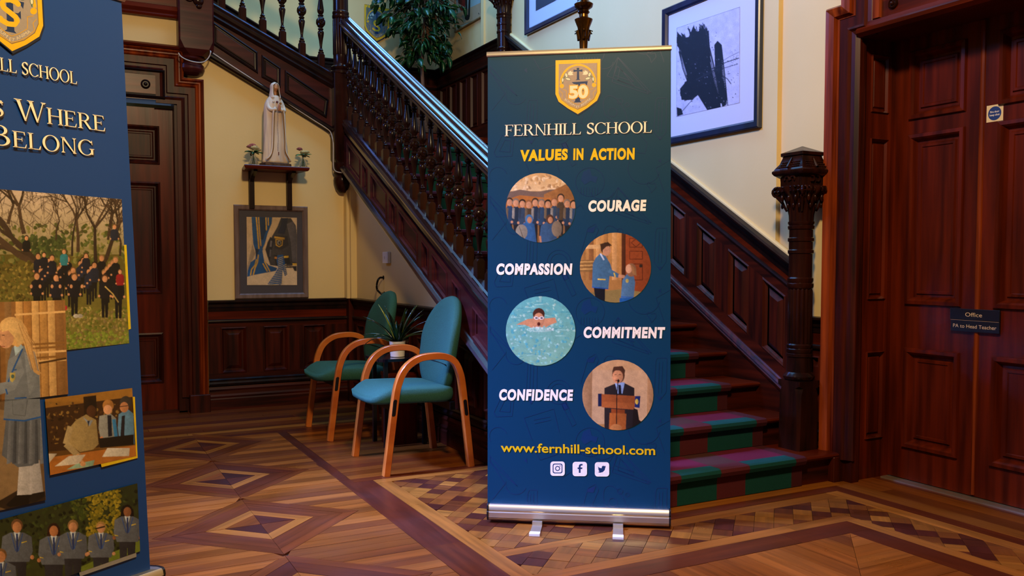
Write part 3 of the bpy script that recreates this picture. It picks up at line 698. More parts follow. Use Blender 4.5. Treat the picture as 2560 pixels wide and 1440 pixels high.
# turned balusters: square foot, rings, vases and a carved round boss
def baluster_mesh():
    H = 0.74; h = 0.026
    mb = MB()
    def sq(z, a, c): return [(-a + c, -a, z), (a - c, -a, z), (a, -a + c, z), (a, a - c, z), (a - c, a, z), (-a + c, a, z), (-a, a - c, z), (-a, -a + c, z)]
    mb.loft([sq(-0.06, h, 0.003), sq(0.10, h, 0.003), sq(0.118, h * 0.75, 0.012)])
    pr = [(0.016, 0.112), (0.024, 0.120), (0.024, 0.128), (0.013, 0.134), (0.020, 0.142), (0.013, 0.150), (0.010, 0.165), (0.012, 0.19), (0.016, 0.22), (0.024, 0.262), (0.027, 0.285), (0.022, 0.298), (0.014, 0.304), (0.023, 0.311), (0.023, 0.318), (0.014, 0.323), (0.014, 0.335)]
    mb.lathe(pr, n=12, capb=True, capt=True)
    mb.loft([sq(0.330, 0.018, 0.004), sq(0.342, 0.025, 0.006), sq(0.40, 0.025, 0.006), sq(0.412, 0.018, 0.004)])
    for ax in ((1, 0), (0, 1)):
        for sg in (-1, 1):
            c = 0.371
            loops = []
            for r, d in ((0.026, 0.022), (0.026, 0.031), (0.020, 0.034), (0.016, 0.030), (0.008, 0.031), (0.004, 0.037)):
                loops.append([(sg * d if ax[0] else r * cos(t), sg * d if ax[1] else r * cos(t), c + r * sin(t)) for t in [2 * pi * i / 12 for i in range(12)]])
            mb.loft(loops)
    pr = [(0.014, 0.405), (0.014, 0.414), (0.024, 0.421), (0.024, 0.428), (0.015, 0.434), (0.026, 0.452), (0.028, 0.468), (0.024, 0.50), (0.016, 0.555), (0.013, 0.585), (0.020, 0.595), (0.013, 0.603), (0.023, 0.612), (0.023, 0.622), (0.015, 0.63)]
    mb.lathe(pr, n=12)
    mb.loft([sq(0.625, 0.018, 0.010), sq(0.64, h * 0.9, 0.003), sq(H + 0.03, h * 0.9, 0.003)])
    return mb.mesh('baluster', M['newel'], 35)
BM = baluster_mesh()
def put(me, loc, parent, name):
    o = bpy.data.objects.new(name, me); COL.objects.link(o); o.parent = parent
    if parent.type == 'EMPTY': o.matrix_parent_inverse = Matrix.Translation(-parent.location)
    o.location = loc
    return o
yb = 3.62
while yb < 7.05: put(BM, (2.145, yb, ft(yb) + 0.0), st, 'baluster'); yb += 0.1455
for xb in (1.163, 1.32, 1.476, 1.632, 1.789, 1.946): put(BM, (xb, 7.10, ut(xb) + 0.045), st, 'baluster')
obj('upper_handrail', moulding(YP(7.10), 1.08, 2.05, lambda s: ut(s) + 0.84, RAILP), 'rail', st, 50)

# newel posts
def chsq(cx, cy, z, a, c): return [(cx - a + c, cy - a, z), (cx + a - c, cy - a, z), (cx + a, cy - a + c, z), (cx + a, cy + a - c, z), (cx + a - c, cy + a, z), (cx - a + c, cy + a, z), (cx - a, cy + a - c, z), (cx - a, cy - a + c, z)]
def flute(n, d): return lambda a, z: 1 - d * (0.5 + 0.5 * cos(n * a)) ** 2
def newel(cx, cy, z0, full=True, name='newel_post'):
    # plinth, rings, fluted drum, plain drum, flared neck, leafy capital and pyramid cap; z0 is the tread it stands on
    body = MB(); a = 0.078
    if full:
        body.loft([chsq(cx, cy, z0, a, 0.012), chsq(cx, cy, z0 + 0.30, a, 0.018), chsq(cx, cy, z0 + 0.335, a, 0.03), chsq(cx, cy, z0 + 0.35, a, 0.004), chsq(cx, cy, z0 + 0.375, a, 0.004)])
        body.lathe([(0.072, 0.375), (0.082, 0.385), (0.084, 0.398), (0.074, 0.412), (0.066, 0.42), (0.064, 0.50), (0.070, 0.505), (0.070, 0.52), (0.065, 0.524), (0.070, 0.53), (0.070, 0.545), (0.065, 0.55), (0.069, 0.556), (0.069, 0.568), (0.063, 0.575)], (cx, cy, z0), 28)
    else:
        body.lathe([(0.074, 0.45), (0.084, 0.46), (0.086, 0.475), (0.070, 0.49), (0.063, 0.50), (0.063, 0.575)], (cx, cy, z0), 28)
    o = obj(name, body, 'newel', st, 40)
    obj('fluted_drum', MB().lathe([(0.062, 0.57), (0.066, 0.585), (0.066, 0.86), (0.062, 0.875)], (cx, cy, z0), 96, flute(16, 0.12)), 'newel', o, 40)
    obj('shaft', MB().lathe([(0.060, 0.87), (0.066, 0.875), (0.070, 0.885), (0.070, 0.90), (0.064, 0.905), (0.068, 0.915), (0.068, 0.928), (0.062, 0.935), (0.062, 1.06), (0.068, 1.065), (0.068, 1.08), (0.063, 1.085), (0.063, 1.125), (0.069, 1.13), (0.069, 1.145), (0.063, 1.15), (0.063, 1.19), (0.069, 1.195), (0.071, 1.21), (0.064, 1.215), (0.070, 1.225), (0.070, 1.235)], (cx, cy, z0), 28), 'newel', o, 40)
    c = MB()
    c.lathe([(0.062, 1.23), (0.064, 1.27), (0.070, 1.31), (0.080, 1.345), (0.096, 1.38), (0.112, 1.40), (0.112, 1.42), (0.09, 1.43)], (cx, cy, z0), 96, lambda t, z: 1 + (0.07 if z > 1.3 else 0.03) * cos(16 * t) + (0.09 * max(0, (z - 1.30) / 0.12) * (1 - min(1, z > 1.425)) * abs(cos(2 * t)) ** 0.5 * (1 if z < 1.425 else 0)))
    for i in range(4):
        t = pi / 4 + i * pi / 2; p = V(cx + 0.125 * cos(t), cy + 0.125 * sin(t), z0 + 1.395); nn = V(-sin(t), cos(t), 0)
        for rr in (0.026, 0.014): c.torus(p, rr, 0.0065, nn, 14, 6)
        c.ball(p, 0.011, 8, 6)
        c.tube([p + V(cos(t) * .0, sin(t) * .0, -0.026), V(cx + 0.10 * cos(t), cy + 0.10 * sin(t), z0 + 1.34), V(cx + 0.075 * cos(t), cy + 0.075 * sin(t), z0 + 1.29)], [0.012, 0.010, 0.006], 6)
    for i in range(4):                                  # rows of curled leaves along the four sides
        t = i * pi / 2; dr = V(cos(t), sin(t), 0); sd = V(-sin(t), cos(t), 0)
        for j in range(-3, 4):
            p = V(cx, cy, z0 + 1.405) + dr * 0.108 + sd * (0.028 * j)
            c.torus(p, 0.010, 0.005, sd, 10, 5, 0, 4.6); c.ball(p + V(0, 0, 0.012), 0.009, 7, 5, (1, 1, 0.7))
        for j in (-2, 0, 2):
            q = V(cx, cy, z0 + 1.36) + dr * 0.094 + sd * (0.024 * j); c.ball(q, 0.014, 8, 6, (0.7, 0.7, 1.5))
            q = V(cx, cy, z0 + 1.32) + dr * 0.080 + sd * (0.02 * (j + 1)); c.ball(q, 0.011, 8, 6, (0.7, 0.7, 1.4))
    obj('carved_capital', c, 'newel', o, 50)
    n = MB(); n.loft([chsq(cx, cy, z0 + 1.415, 0.092, 0.004), chsq(cx, cy, z0 + 1.425, 0.078, 0.004), chsq(cx, cy, z0 + 1.475, 0.082, 0.004)])
    for i in range(4):
        t = i * pi / 2; dr = V(cos(t), sin(t), 0); sd = V(-sin(t), cos(t), 0)
        for j in range(-6, 7):
            p = V(cx, cy, z0) + dr * 0.081 + sd * (0.0115 * j)
            n.tube([p + V(0, 0, 1.425), p + V(0, 0, 1.472)], 0.0042, 6)
        for s_ in (-1, 1): n.torus(V(cx, cy, z0 + 1.462) + dr * 0.09 + sd * (0.02 * s_ if i % 2 == 0 else 0.02 * s_), 0.015, 0.006, dr, 12, 5, 0.3, 4.4)
    obj('fluted_neck', n, 'newel', o, 50)
    k = MB()
    k.loft([chsq(cx, cy, z0 + e, r, 0.003) for r, e in ((0.084, 1.47), (0.094, 1.478), (0.104, 1.485), (0.112, 1.497), (0.112, 1.507), (0.104, 1.514), (0.102, 1.520), (0.084, 1.545), (0.074, 1.575), (0.072, 1.583), (0.080, 1.588), (0.080, 1.604), (0.072, 1.608), (0.004, 1.640))])
    for i in range(4):                                  # beaded panels on the sloping cap
        t = i * pi / 2; dr = V(cos(t), sin(t), 0); sd = V(-sin(t), cos(t), 0)
        for r_ in range(4):
            zz = 1.526 + 0.0125 * r_; rad = 0.0995 - 0.0072 * r_ - 0.0006 * r_ * r_
            for j in range(-5, 6):
                if j == 0: continue
                k.ball(V(cx, cy, z0 + zz) + dr * rad + sd * (0.0135 * j * (1 - 0.06 * r_)), 0.0052, 6, 4)
        k.tube([V(cx, cy, z0 + 1.522) + dr * 0.104, V(cx, cy, z0 + 1.575) + dr * 0.076], [0.011, 0.003], 6)
    obj('cap', k, 'newel', o, 35)
    return o
newel(3.56, 3.41, RS)
newel(2.19, 3.42, RS)
newel(2.10, 7.05, ZL - 0.02, False)
newel(3.62, 7.05, ZL - 0.14, True)
mb = MB(); cx, cy = 2.10, 7.05; a = 0.082
mb.loft([chsq(cx, cy, z, r, c) for z, r, c in ((1.99, a - 0.02, 0.02), (2.02, a, 0.012), (2.70, a, 0.006), (2.72, a, 0.006))])
mb.lathe([(0.082, 2.715), (0.094, 2.725), (0.096, 2.74), (0.082, 2.752), (0.070, 2.76), (0.070, 2.80)], (cx, cy, 0), 28)
mb.lathe([(0.01, 1.745), (0.03, 1.752), (0.052, 1.78), (0.068, 1.83), (0.070, 1.87), (0.060, 1.89), (0.068, 1.90), (0.072, 1.915), (0.060, 1.93), (0.075, 1.96), (0.078, 1.99), (0.07, 2.0)], (cx, cy, 0), 28)
obj('newel_drop', mb, 'newel', st, 35)
mb = MB(); cx, cy = 0.955, 7.09; a = 0.128
mb.loft([chsq(cx, cy, z, r, c) for z, r, c in ((2.745, a - 0.035, 0.05), (2.79, a, 0.04), (2.85, a, 0.012), (3.9, a, 0.012))])
mb.lathe([(0.02, 2.598), (0.055, 2.602), (0.090, 2.622), (0.102, 2.65), (0.098, 2.682), (0.080, 2.702), (0.075, 2.708), (0.095, 2.716), (0.105, 2.728), (0.098, 2.740), (0.09, 2.746), (0.10, 2.755)], (cx - 0.03, cy, 0), 30)
o = obj('hanging_post', mb, 'wood_plum', st, 30)
mb = MB()
for i, (dx, z, r) in enumerate([(-0.02, 3.18, 0.035), (0.015, 3.15, 0.04), (-0.03, 3.22, 0.05), (0.03, 3.24, 0.05), (0.0, 3.30, 0.07), (0.02, 3.11, 0.022)]): mb.ball((cx + dx, cy - a - 0.005, z), r, 10, 8, (1, 0.6, 1))
mb.torus((cx - 0.05, cy - a - 0.01, 3.17), 0.028, 0.009, (0, 1, 0)); mb.torus((cx + 0.06, cy - a - 0.01, 3.21), 0.025, 0.009, (0, 1, 0))
obj('carved_bracket', mb, 'newel', o, 60)

# carpet runner laid in the middle of the flight, woven in a large check
car = thing('stair_carpet', 'crimson and green checked carpet runner laid down the wooden stairs', 'carpet', (2.9, 3.2, 0.15))
cx0, cx1 = 2.43, 3.41
xc = [cx0, 2.47, 2.59, 2.835, 3.02, 3.335, cx1]
CR, GR, BR, EDG, RED = lin('#4e1a1e'), lin('#0b3f38'), lin('#46241e'), lin('#421418'), lin('#5c0f24')
for k in range(1, 15):
    yk, zk = YN + G * (k - 1) - 0.006, RS * k + 0.006
    path = [(yk + 0.030, zk - RS + (0.002 if k > 1 else -0.002)), (yk + 0.030, zk - 0.075), (yk + 0.026, zk - 0.045), (yk + 0.004, zk - 0.040), (yk - 0.004, zk - 0.02), (yk + 0.002, zk - 0.004), (yk + 0.018, zk + 0.001), (yk + 0.085, zk), (yk + 0.16, zk), (yk + G + 0.03, zk)]
    mb = MB()
    for i in range(len(path) - 1):
        for j in range(len(xc) - 1):
            edge = j in (0, len(xc) - 2)
            grn = j in (2, 4)
            if i <= 6: c = EDG if edge else (GR if grn else CR)
            else: c = EDG if edge else (RED if grn else BR)
            p, q = path[i], path[i + 1]
            mb.add([(xc[j], p[0], p[1]), (xc[j + 1], p[0], p[1]), (xc[j + 1], q[0], q[1]), (xc[j], q[0], q[1])], [(0, 3, 2, 1)], c)
    obj('carpet_fold', mb, 'carpet', car, 60)
mb = MB()
mb.add([(cx0, 7.22, ZL + 0.006), (cx1, 7.22, ZL + 0.006), (cx1, 8.7, ZL + 0.006), (cx0, 8.7, ZL + 0.006)], [(0, 1, 2, 3)], CR)
obj('landing_carpet', mb, 'carpet', car)

# lamp standard on the left newel
lp = thing('newel_lamp', 'turned brass lamp standard rising from the newel behind the centre banner', 'lamp', (2.17, 3.42, RS + 1.64))
c0 = (2.17, 3.42, 0)
obj('stem', MB().lathe([(0.05, 1.785), (0.05, 1.80), (0.03, 1.82), (0.02, 1.86), (0.018, 2.05), (0.022, 2.10), (0.016, 2.12), (0.020, 2.20), (0.028, 2.255), (0.040, 2.285), (0.042, 2.292), (0.022, 2.302), (0.020, 2.315), (0.028, 2.325), (0.022, 2.335), (0.040, 2.348), (0.044, 2.362), (0.026, 2.375), (0.018, 2.39), (0.026, 2.41), (0.030, 2.43), (0.018, 2.45), (0.024, 2.47), (0.016, 2.50), (0.014, 2.75), (0.03, 2.78), (0.06, 2.80), (0.02, 2.82), (0.02, 2.86)], c0, 24), 'brass', lp, 40)
for i in range(6):
    lv = MB(); t = i * pi / 3; lv.tube([V(c0[0] + 0.024 * cos(t), c0[1] + 0.024 * sin(t), 2.20), V(c0[0] + 0.034 * cos(t), c0[1] + 0.034 * sin(t), 2.24), V(c0[0] + 0.046 * cos(t), c0[1] + 0.046 * sin(t), 2.232)], [0.008, 0.007, 0.003], 6)
    obj('brass_leaf', lv, 'brass', lp, 60)
obj('gallery_cup', MB().lathe([(0.09, 2.86), (0.10, 2.875), (0.02, 2.88)], c0, 24), 'brass', lp, 40)
obj('shade', MB().ball((2.17, 3.42, 3.02), 0.14, 20, 12), 'globe', lp, 180)
obj('globe', MB().lathe([(0.06, 3.16), (0.07, 3.17), (0.045, 3.20), (0.03, 3.24)], c0, 24), 'brass', lp, 60)
# ================================================================ FLAT PRINTS
# a print is a stack of thin flat shapes on a plane, drawn in the coordinates in which they were measured
class Pic:
    def __init__(s, mapf, nrm, off=0.0006, step=6e-6, clip=None):
        s.map, s.n, s.off, s.step, s.clip, s.k, s.mb = mapf, nrm, off, step, clip, 0, MB()
        s.mb.c = []
    def tri(s, tris, col):
        c = lin(col) if isinstance(col, str) else col
        for t in tris:
            q = list(t)
            if s.clip:
                if parea(q) * parea(s.clip) < 0: q = q[::-1]
                cl = s.clip if parea(s.clip) > 0 else s.clip[::-1]
                q = q if parea(q) > 0 else q[::-1]
                q = clip_poly(q, cl)
            if len(q) < 3: continue
            p3 = [s.map(*p) + s.n * (s.off + s.k * s.step) for p in q]
            nn = (p3[1] - p3[0]).cross(p3[2] - p3[0])
            if nn.dot(s.n) < 0: p3 = p3[::-1]
            s.mb.add(p3, [tuple(range(len(p3)))], [c] * len(p3))
        s.k += 1
    def poly(s, pts, col):
        idx = geometry.tessellate_polygon([[Vector((a, b, 0)) for a, b in pts]])
        s.tri([[pts[i] for i in t] for t in idx], col)
    def ell(s, cx, cy, rx, ry, col, rot=0, n=18):
        s.poly([(cx + rx * cos(t) * cos(rot) - ry * sin(t) * sin(rot), cy + rx * cos(t) * sin(rot) + ry * sin(t) * cos(rot)) for t in [2 * pi * i / n for i in range(n)]], col)
    def line(s, pts, w, col, w2=None):
        t = []; n = len(pts)
        for i in range(n - 1):
            (a, b), (c, d) = pts[i], pts[i + 1]; L = sqrt((c - a) ** 2 + (d - b) ** 2) or 1
            wa = w + ((w2 if w2 is not None else w) - w) * i / max(1, n - 1); wb = w + ((w2 if w2 is not None else w) - w) * (i + 1) / max(1, n - 1)
            nx, ny = -(d - b) / L / 2, (c - a) / L / 2
            q = [(a + nx * wa, b + ny * wa), (c + nx * wb, d + ny * wb), (c - nx * wb, d - ny * wb), (a - nx * wa, b - ny * wa)]
            t += [[q[0], q[1], q[2]], [q[0], q[2], q[3]]]
        s.tri(t, col)
    def ring(s, cx, cy, r, w, col, a0=0, a1=2 * pi, n=24, ry=None):
        ry = ry or r
        s.line([(cx + r * cos(a0 + (a1 - a0) * i / n), cy + ry * sin(a0 + (a1 - a0) * i / n)) for i in range(n + 1)], w, col)
    def grad(s, x0, y0, x1, y1, ctop, cbot, n=8):
        for i in range(n):
            t = (i + 0.5) / n; a, b = y0 + (y1 - y0) * i / n, y0 + (y1 - y0) * (i + 1) / n
            c = tuple(p + (q - p) * t for p, q in zip(lin(ctop), lin(cbot)))
            s.tri([[(x0, a), (x1, a), (x1, b)], [(x0, a), (x1, b), (x0, b)]], c)
            s.k -= 1
        s.k += 1
    def speck(s, box, cols, n, r0, r1, rnd):
        t = {}
        for _ in range(n):
            x, y = rnd.uniform(box[0], box[2]), rnd.uniform(box[1], box[3]); r = rnd.uniform(r0, r1); c = rnd.choice(cols)
            a = rnd.uniform(0, 3); t.setdefault(c, []).append([(x + r * cos(a), y + r * sin(a)), (x + r * cos(a + 2.1), y + r * sin(a + 2.1)), (x + r * cos(a + 4.2), y + r * sin(a + 4.2))])
        for c, tr in t.items(): s.tri(tr, c)
    def obj(s, name, parent, mat='print'):
        return obj(name, s.mb, mat, parent)
class Photo(Pic):
    """a printed photograph: the shapes are painted onto a fine grid of vertices, softened and shaded, so its edges blend as ink does"""
    def __init__(s, mapf, nrm, off, step, clip, seed=1, res=1.0):
        Pic.__init__(s, mapf, nrm, off, step, clip); s.ops = []; s.seed = seed; s.res = res
        if parea(clip) < 0: s.clip = clip[::-1]
    def tri(s, tris, col):
        s.ops.append((tris, lin(col) if isinstance(col, str) else col)); s.k += 1
    def speck(s, box, cols, n, r0, r1, rnd):
        for _ in range(n):
            x, y = rnd.uniform(box[0], box[2]), rnd.uniform(box[1], box[3]); s.ell(x, y, rnd.uniform(r0, r1) * 0.8, rnd.uniform(r0, r1) * 0.6, rnd.choice(cols), rnd.uniform(0, 3), 6)
    def obj(s, name, parent, mat='print'):
        xs = [p[0] for p in s.clip]; ys = [p[1] for p in s.clip]; x0, y0 = max(-62.0, min(xs)) - 1, min(ys) - 1; r = s.res
        nx, ny = int((max(xs) - x0) / r) + 3, int((min(1460, max(ys)) - y0) / r) + 3; S = 2
        img = np.zeros((ny * S, nx * S, 3), np.float32); rng = np.random.default_rng(s.seed)
        low = rng.normal(0, 1, (ny // 9 + 3, nx // 9 + 3))
        def up(a, f, sh):
            yy = np.arange(sh[0]) / f; xx = np.arange(sh[1]) / f; yi = yy.astype(int); xi = xx.astype(int); fy = (yy - yi)[:, None]; fx = (xx - xi)[None]
            g_ = lambda i, j: a[np.minimum(yi + i, a.shape[0] - 1)][:, np.minimum(xi + j, a.shape[1] - 1)]
            return g_(0, 0) * (1 - fy) * (1 - fx) + g_(1, 0) * fy * (1 - fx) + g_(0, 1) * (1 - fy) * fx + g_(1, 1) * fy * fx
        folds = up(rng.normal(0, 1, (ny // 3 + 3, nx // 3 + 3)), 3 * S, img.shape[:2])
        for tris, c in s.ops:
            al = [p for t in tris for p in t]; a0, a1 = min(p[0] for p in al), max(p[0] for p in al)
            wd = max(a1 - a0, 1e-3); c = np.array(c, np.float32); shade = 6 < wd < 90 and len(tris) < 60
            for t in tris:
                q = [((p[0] - x0) / r * S, (p[1] - y0) / r * S) for p in t]
                i0, i1 = int(max(0, min(p[0] for p in q))), int(min(img.shape[1], max(p[0] for p in q) + 2)); j0, j1 = int(max(0, min(p[1] for p in q))), int(min(img.shape[0], max(p[1] for p in q) + 2))
                if i1 <= i0 or j1 <= j0: continue
                X, Y = np.meshgrid(np.arange(i0, i1) + 0.5, np.arange(j0, j1) + 0.5); m = None; sg = 1 if parea(q) > 0 else -1
                for k in range(3):
                    a, b = q[k], q[(k + 1) % 3]; e = sg * ((b[0] - a[0]) * (Y - a[1]) - (b[1] - a[1]) * (X - a[0])) >= -0.01; m = e if m is None else m & e
                if not m.any(): continue
                if shade:
                    f = 1.18 - 0.42 * ((X / S * r + x0 - a0) / wd); f = f * (1 + 0.07 * folds[j0:j1, i0:i1]); col_ = c[None, None] * f[..., None]
                else: col_ = np.broadcast_to(c, X.shape + (3,))
                img[j0:j1, i0:i1][m] = col_[m]
        for _ in range(2):
            p_ = np.pad(img, ((1, 1), (1, 1), (0, 0)), 'edge'); img = (p_[:-2, 1:-1] + p_[2:, 1:-1] + p_[1:-1, :-2] + p_[1:-1, 2:] + 2 * p_[1:-1, 1:-1]) / 6
        img = img.reshape(ny, S, nx, S, 3).mean((1, 3))
        img *= (1 + 0.07 * up(low, 9, (ny, nx)) + 0.06 * rng.normal(0, 1, (ny, nx)))[..., None]; img = np.clip(img, 0.002, 1)
        cl = s.clip; inside = np.ones((ny, nx), bool); X, Y = np.meshgrid(x0 + r * (np.arange(nx) + 0.5), y0 + r * (np.arange(ny) + 0.5))
        for k in range(len(cl)):
            a, b = cl[k], cl[(k + 1) % len(cl)]; inside &= ((b[0] - a[0]) * (Y - a[1]) - (b[1] - a[1]) * (X - a[0])) >= 0
        cell = inside[:-1, :-1] & inside[1:, :-1] & inside[:-1, 1:] & inside[1:, 1:]; part = (inside[:-1, :-1] | inside[1:, :-1] | inside[:-1, 1:] | inside[1:, 1:]) & ~cell
        used = np.zeros((ny, nx), bool)
        for i, j in ((0, 0), (0, 1), (1, 0), (1, 1)): used[i:ny - 1 + i, j:nx - 1 + j] |= cell
        ids = -np.ones((ny, nx), int); ids[used] = np.arange(used.sum())
        d0 = s.map(x0, y0) ; nrm = s.n; P0 = d0; vv = []
        U = RT / FPX; W_ = UP / -FPX; o_ = np.array(EY); nn = np.array(nrm); pd = (np.array(P0) - o_) @ nn
        xx, yy = X[used], Y[used]
        D_ = np.array(FW)[None] + (xx[:, None] - 1280) * np.array(U)[None] + (yy[:, None] - CY) * np.array(W_)[None]
        V_ = o_[None] + D_ * (pd / (D_ @ nn))[:, None] + nn[None] * s.off
        C_ = img[used]; fj, fi = np.nonzero(cell)
        F_ = [tuple(t) for t in np.stack([ids[fj, fi], ids[fj + 1, fi], ids[fj + 1, fi + 1], ids[fj, fi + 1]], 1).tolist()]
        mb = MB(); mb.v = [tuple(t) for t in V_.tolist()]; mb.c = [tuple(t) for t in C_.tolist()]; mb.f = F_
        pj, pi_ = np.nonzero(part)
        for j, i in zip(pj.tolist(), pi_.tolist()):
            q = [(X[j, i], Y[j, i]), (X[j, i + 1], Y[j, i + 1]), (X[j + 1, i + 1], Y[j + 1, i + 1]), (X[j + 1, i], Y[j + 1, i])]
            q = clip_poly(q, cl)
            if len(q) > 2: mb.add([s.map(*p) + s.n * s.off for p in q], [tuple(range(len(q)))[::-1]], [tuple(img[min(j, ny - 1), min(i, nx - 1)])] * len(q))
        return obj(name, mb, mat, parent)
# serif capitals drawn as overlapping strokes; cap height 1, y up
def arcpts(cx, cy, rx, ry, a0, a1, n=18): return [(cx + rx * cos(radians(a0 + (a1 - a0) * i / n)), cy + ry * sin(radians(a0 + (a1 - a0) * i / n))) for i in range(n + 1)]
def bowl(cx, cy, rx, ry, tx, ty, a0, a1, n=20):
    o = arcpts(cx, cy, rx, ry, a0, a1, n); i = arcpts(cx, cy, rx - tx, ry - ty, a0, a1, n)
    return [[o[k], o[k + 1], i[k + 1], i[k]] for k in range(n)]
def serif(x0, x1, y, up): h = 0.035 if up else -0.035; return [[(x0, y), (x1, y), (x1, y + h * 0.7), (x0, y + h * 0.7)], [(x0 + 0.03, y + h * 0.7), (x1 - 0.03, y + h * 0.7), ((x0 + x1) / 2 + 0.05, y + h * 2.2), ((x0 + x1) / 2 - 0.05, y + h * 2.2)]]
def stem(x, t=0.115, s=0.075, y0=0, y1=1): return [[(x, y0), (x + t, y0), (x + t, y1), (x, y1)]] + (serif(x - s, x + t + s, y0, True) if s else []) + (serif(x - s, x + t + s, y1, False) if s else [])
def bar(x0, x1, y, h=0.042): return [[(x0, y), (x1, y), (x1, y + h), (x0, y + h)]]
def glyph(ch):
    T = 0.115
    if ch == 'I': return stem(0.08), 0.28
    if ch == 'L': return stem(0.08) + bar(0.15, 0.52, 0) + [[(0.48, 0), (0.56, 0), (0.60, 0.24), (0.57, 0.24)]], 0.63
    if ch in 'EF':
        g = stem(0.08) + bar(0.15, 0.54, 0.958) + [[(0.50, 1), (0.56, 1), (0.575, 0.79), (0.55, 0.79)]] + bar(0.15, 0.44, 0.50) + [[(0.42, 0.40), (0.445, 0.40), (0.445, 0.64), (0.42, 0.64)]]
        if ch == 'E': g += bar(0.15, 0.56, 0) + [[(0.53, 0), (0.59, 0), (0.635, 0.24), (0.61, 0.24)]]; return g, 0.66
        return g, 0.60
    if ch == 'H': return stem(0.08) + stem(0.60) + bar(0.15, 0.62, 0.50), 0.80
    if ch == 'N': return stem(0.10, 0.05, 0.07) + stem(0.66, 0.05, 0.07) + [[(0.06, 1), (0.19, 1), (0.71, 0), (0.66, -0.02)]], 0.82
    if ch == 'O': return bowl(0.42, 0.5, 0.40, 0.525, 0.12, 0.04, 0, 360, 36), 0.84
    if ch == 'C': return bowl(0.43, 0.5, 0.41, 0.525, 0.12, 0.04, 42, 318, 30) + [[(0.70, 0.98), (0.735, 0.98), (0.745, 0.70), (0.72, 0.70)], [(0.70, 0.02), (0.72, 0.14), (0.77, 0.27), (0.74, 0.12)]], 0.79
    if ch == 'G': return bowl(0.43, 0.5, 0.41, 0.525, 0.12, 0.04, 42, 318, 30) + [[(0.70, 0.98), (0.735, 0.98), (0.745, 0.70), (0.72, 0.70)], [(0.66, 0.06), (0.775, 0.06), (0.775, 0.42), (0.66, 0.42)]] + serif(0.58, 0.84, 0.44, False), 0.86
    if ch == 'R': return stem(0.08) + bowl(0.30, 0.74, 0.29, 0.26, 0.11, 0.04, -90, 90, 16) + bar(0.15, 0.32, 0.958) + bar(0.15, 0.34, 0.48) + [[(0.30, 0.50), (0.43, 0.50), (0.70, 0.02), (0.72, 0), (0.58, 0)]] + bar(0.60, 0.78, 0, 0.03), 0.76
    if ch == 'B': return stem(0.08) + bowl(0.30, 0.76, 0.26, 0.24, 0.11, 0.04, -90, 90, 16) + bowl(0.32, 0.27, 0.32, 0.27, 0.12, 0.042, -90, 90, 16) + bar(0.15, 0.32, 0.958) + bar(0.15, 0.34, 0.505) + bar(0.15, 0.34, 0), 0.70
    if ch == 'W':
        q = lambda a, b, w: [(a, 1), (a + w, 1), (b + w / 2, 0), (b - w * 0.1, -0.02)]
        return [[(0.07, 1), (0.20, 1), (0.42, -0.01), (0.36, -0.02)], [(0.62, 1), (0.655, 1), (0.40, -0.02), (0.36, -0.02)], [(0.52, 1), (0.65, 1), (0.86, -0.01), (0.80, -0.02)], [(1.05, 1), (1.09, 1), (0.84, -0.02), (0.80, -0.02)]] + serif(0.0, 0.28, 1, False) + serif(0.47, 0.72, 1, False) + serif(0.98, 1.17, 1, False), 1.16
    if ch == 'S':
        cl = arcpts(0.30, 0.745, 0.185, 0.225, 25, 180, 12) + [(0.125, 0.70), (0.16, 0.61), (0.24, 0.545), (0.34, 0.48), (0.42, 0.41), (0.455, 0.33)] + arcpts(0.275, 0.265, 0.19, 0.235, 10, -160, 12)
        g = []
        for i in range(len(cl) - 1):
            (a, b), (c, d) = cl[i], cl[i + 1]; L = sqrt((c - a) ** 2 + (d - b) ** 2) or 1; ux, uy = (c - a) / L, (d - b) / L
            w = 0.045 + 0.085 * max(0.0, abs(uy * 0.85 - ux * 0.55)) ** 1.2
            w = min(w, 0.13) / 2
            g.append([(a - uy * w - ux * 0.01, b + ux * w - uy * 0.01), (c - uy * w, d + ux * w), (c + uy * w, d - ux * w), (a + uy * w - ux * 0.01, b - ux * w - uy * 0.01)])
        return g + [[(0.455, 0.98), (0.48, 0.98), (0.49, 0.72), (0.465, 0.72)], [(0.075, 0.03), (0.095, 0.03), (0.10, 0.30), (0.07, 0.30)]], 0.56
    return [], 0.32
def serif_text(txt, gap=0.03):
    out = []; x = 0
    for ch in txt:
        sc = 1.0
        if ch.islower(): sc = 0.80; ch = ch.upper()
        g, w = glyph(ch); out += [[(x + a * sc, b * sc) for a, b in q] for q in g]; x += w * sc + gap
    return out, x - gap
_fc = {}
def sans_text(txt, bold=0.0, shear=0.0, space=1.0):
    # Blender's built-in face, turned into triangles; cap height scaled to 1
    key = (txt, bold, shear, space)
    if key in _fc: return _fc[key]
    cu = bpy.data.curves.new('t', 'FONT'); cu.body = txt; cu.size = 1.0; cu.offset = bold; cu.shear = shear; cu.space_character = space; cu.resolution_u = 6
    o = bpy.data.objects.new('t', cu); COL.objects.link(o)
    dg = bpy.context.evaluated_depsgraph_get(); dg.update(); me = o.evaluated_get(dg).to_mesh(); me.calc_loop_triangles()
    vs = [(v.co.x, v.co.y) for v in me.vertices]; tr = [[vs[i] for i in t.vertices] for t in me.loop_triangles]
    o.evaluated_get(dg).to_mesh_clear(); bpy.data.objects.remove(o); bpy.data.curves.remove(cu)
    xs = [p[0] for t in tr for p in t]; x0, x1 = min(xs), max(xs)
    tr = [[((p[0] - x0) / 0.729, p[1] / 0.729) for p in t] for t in tr]
    _fc[key] = (tr, (x1 - x0) / 0.729); return _fc[key]
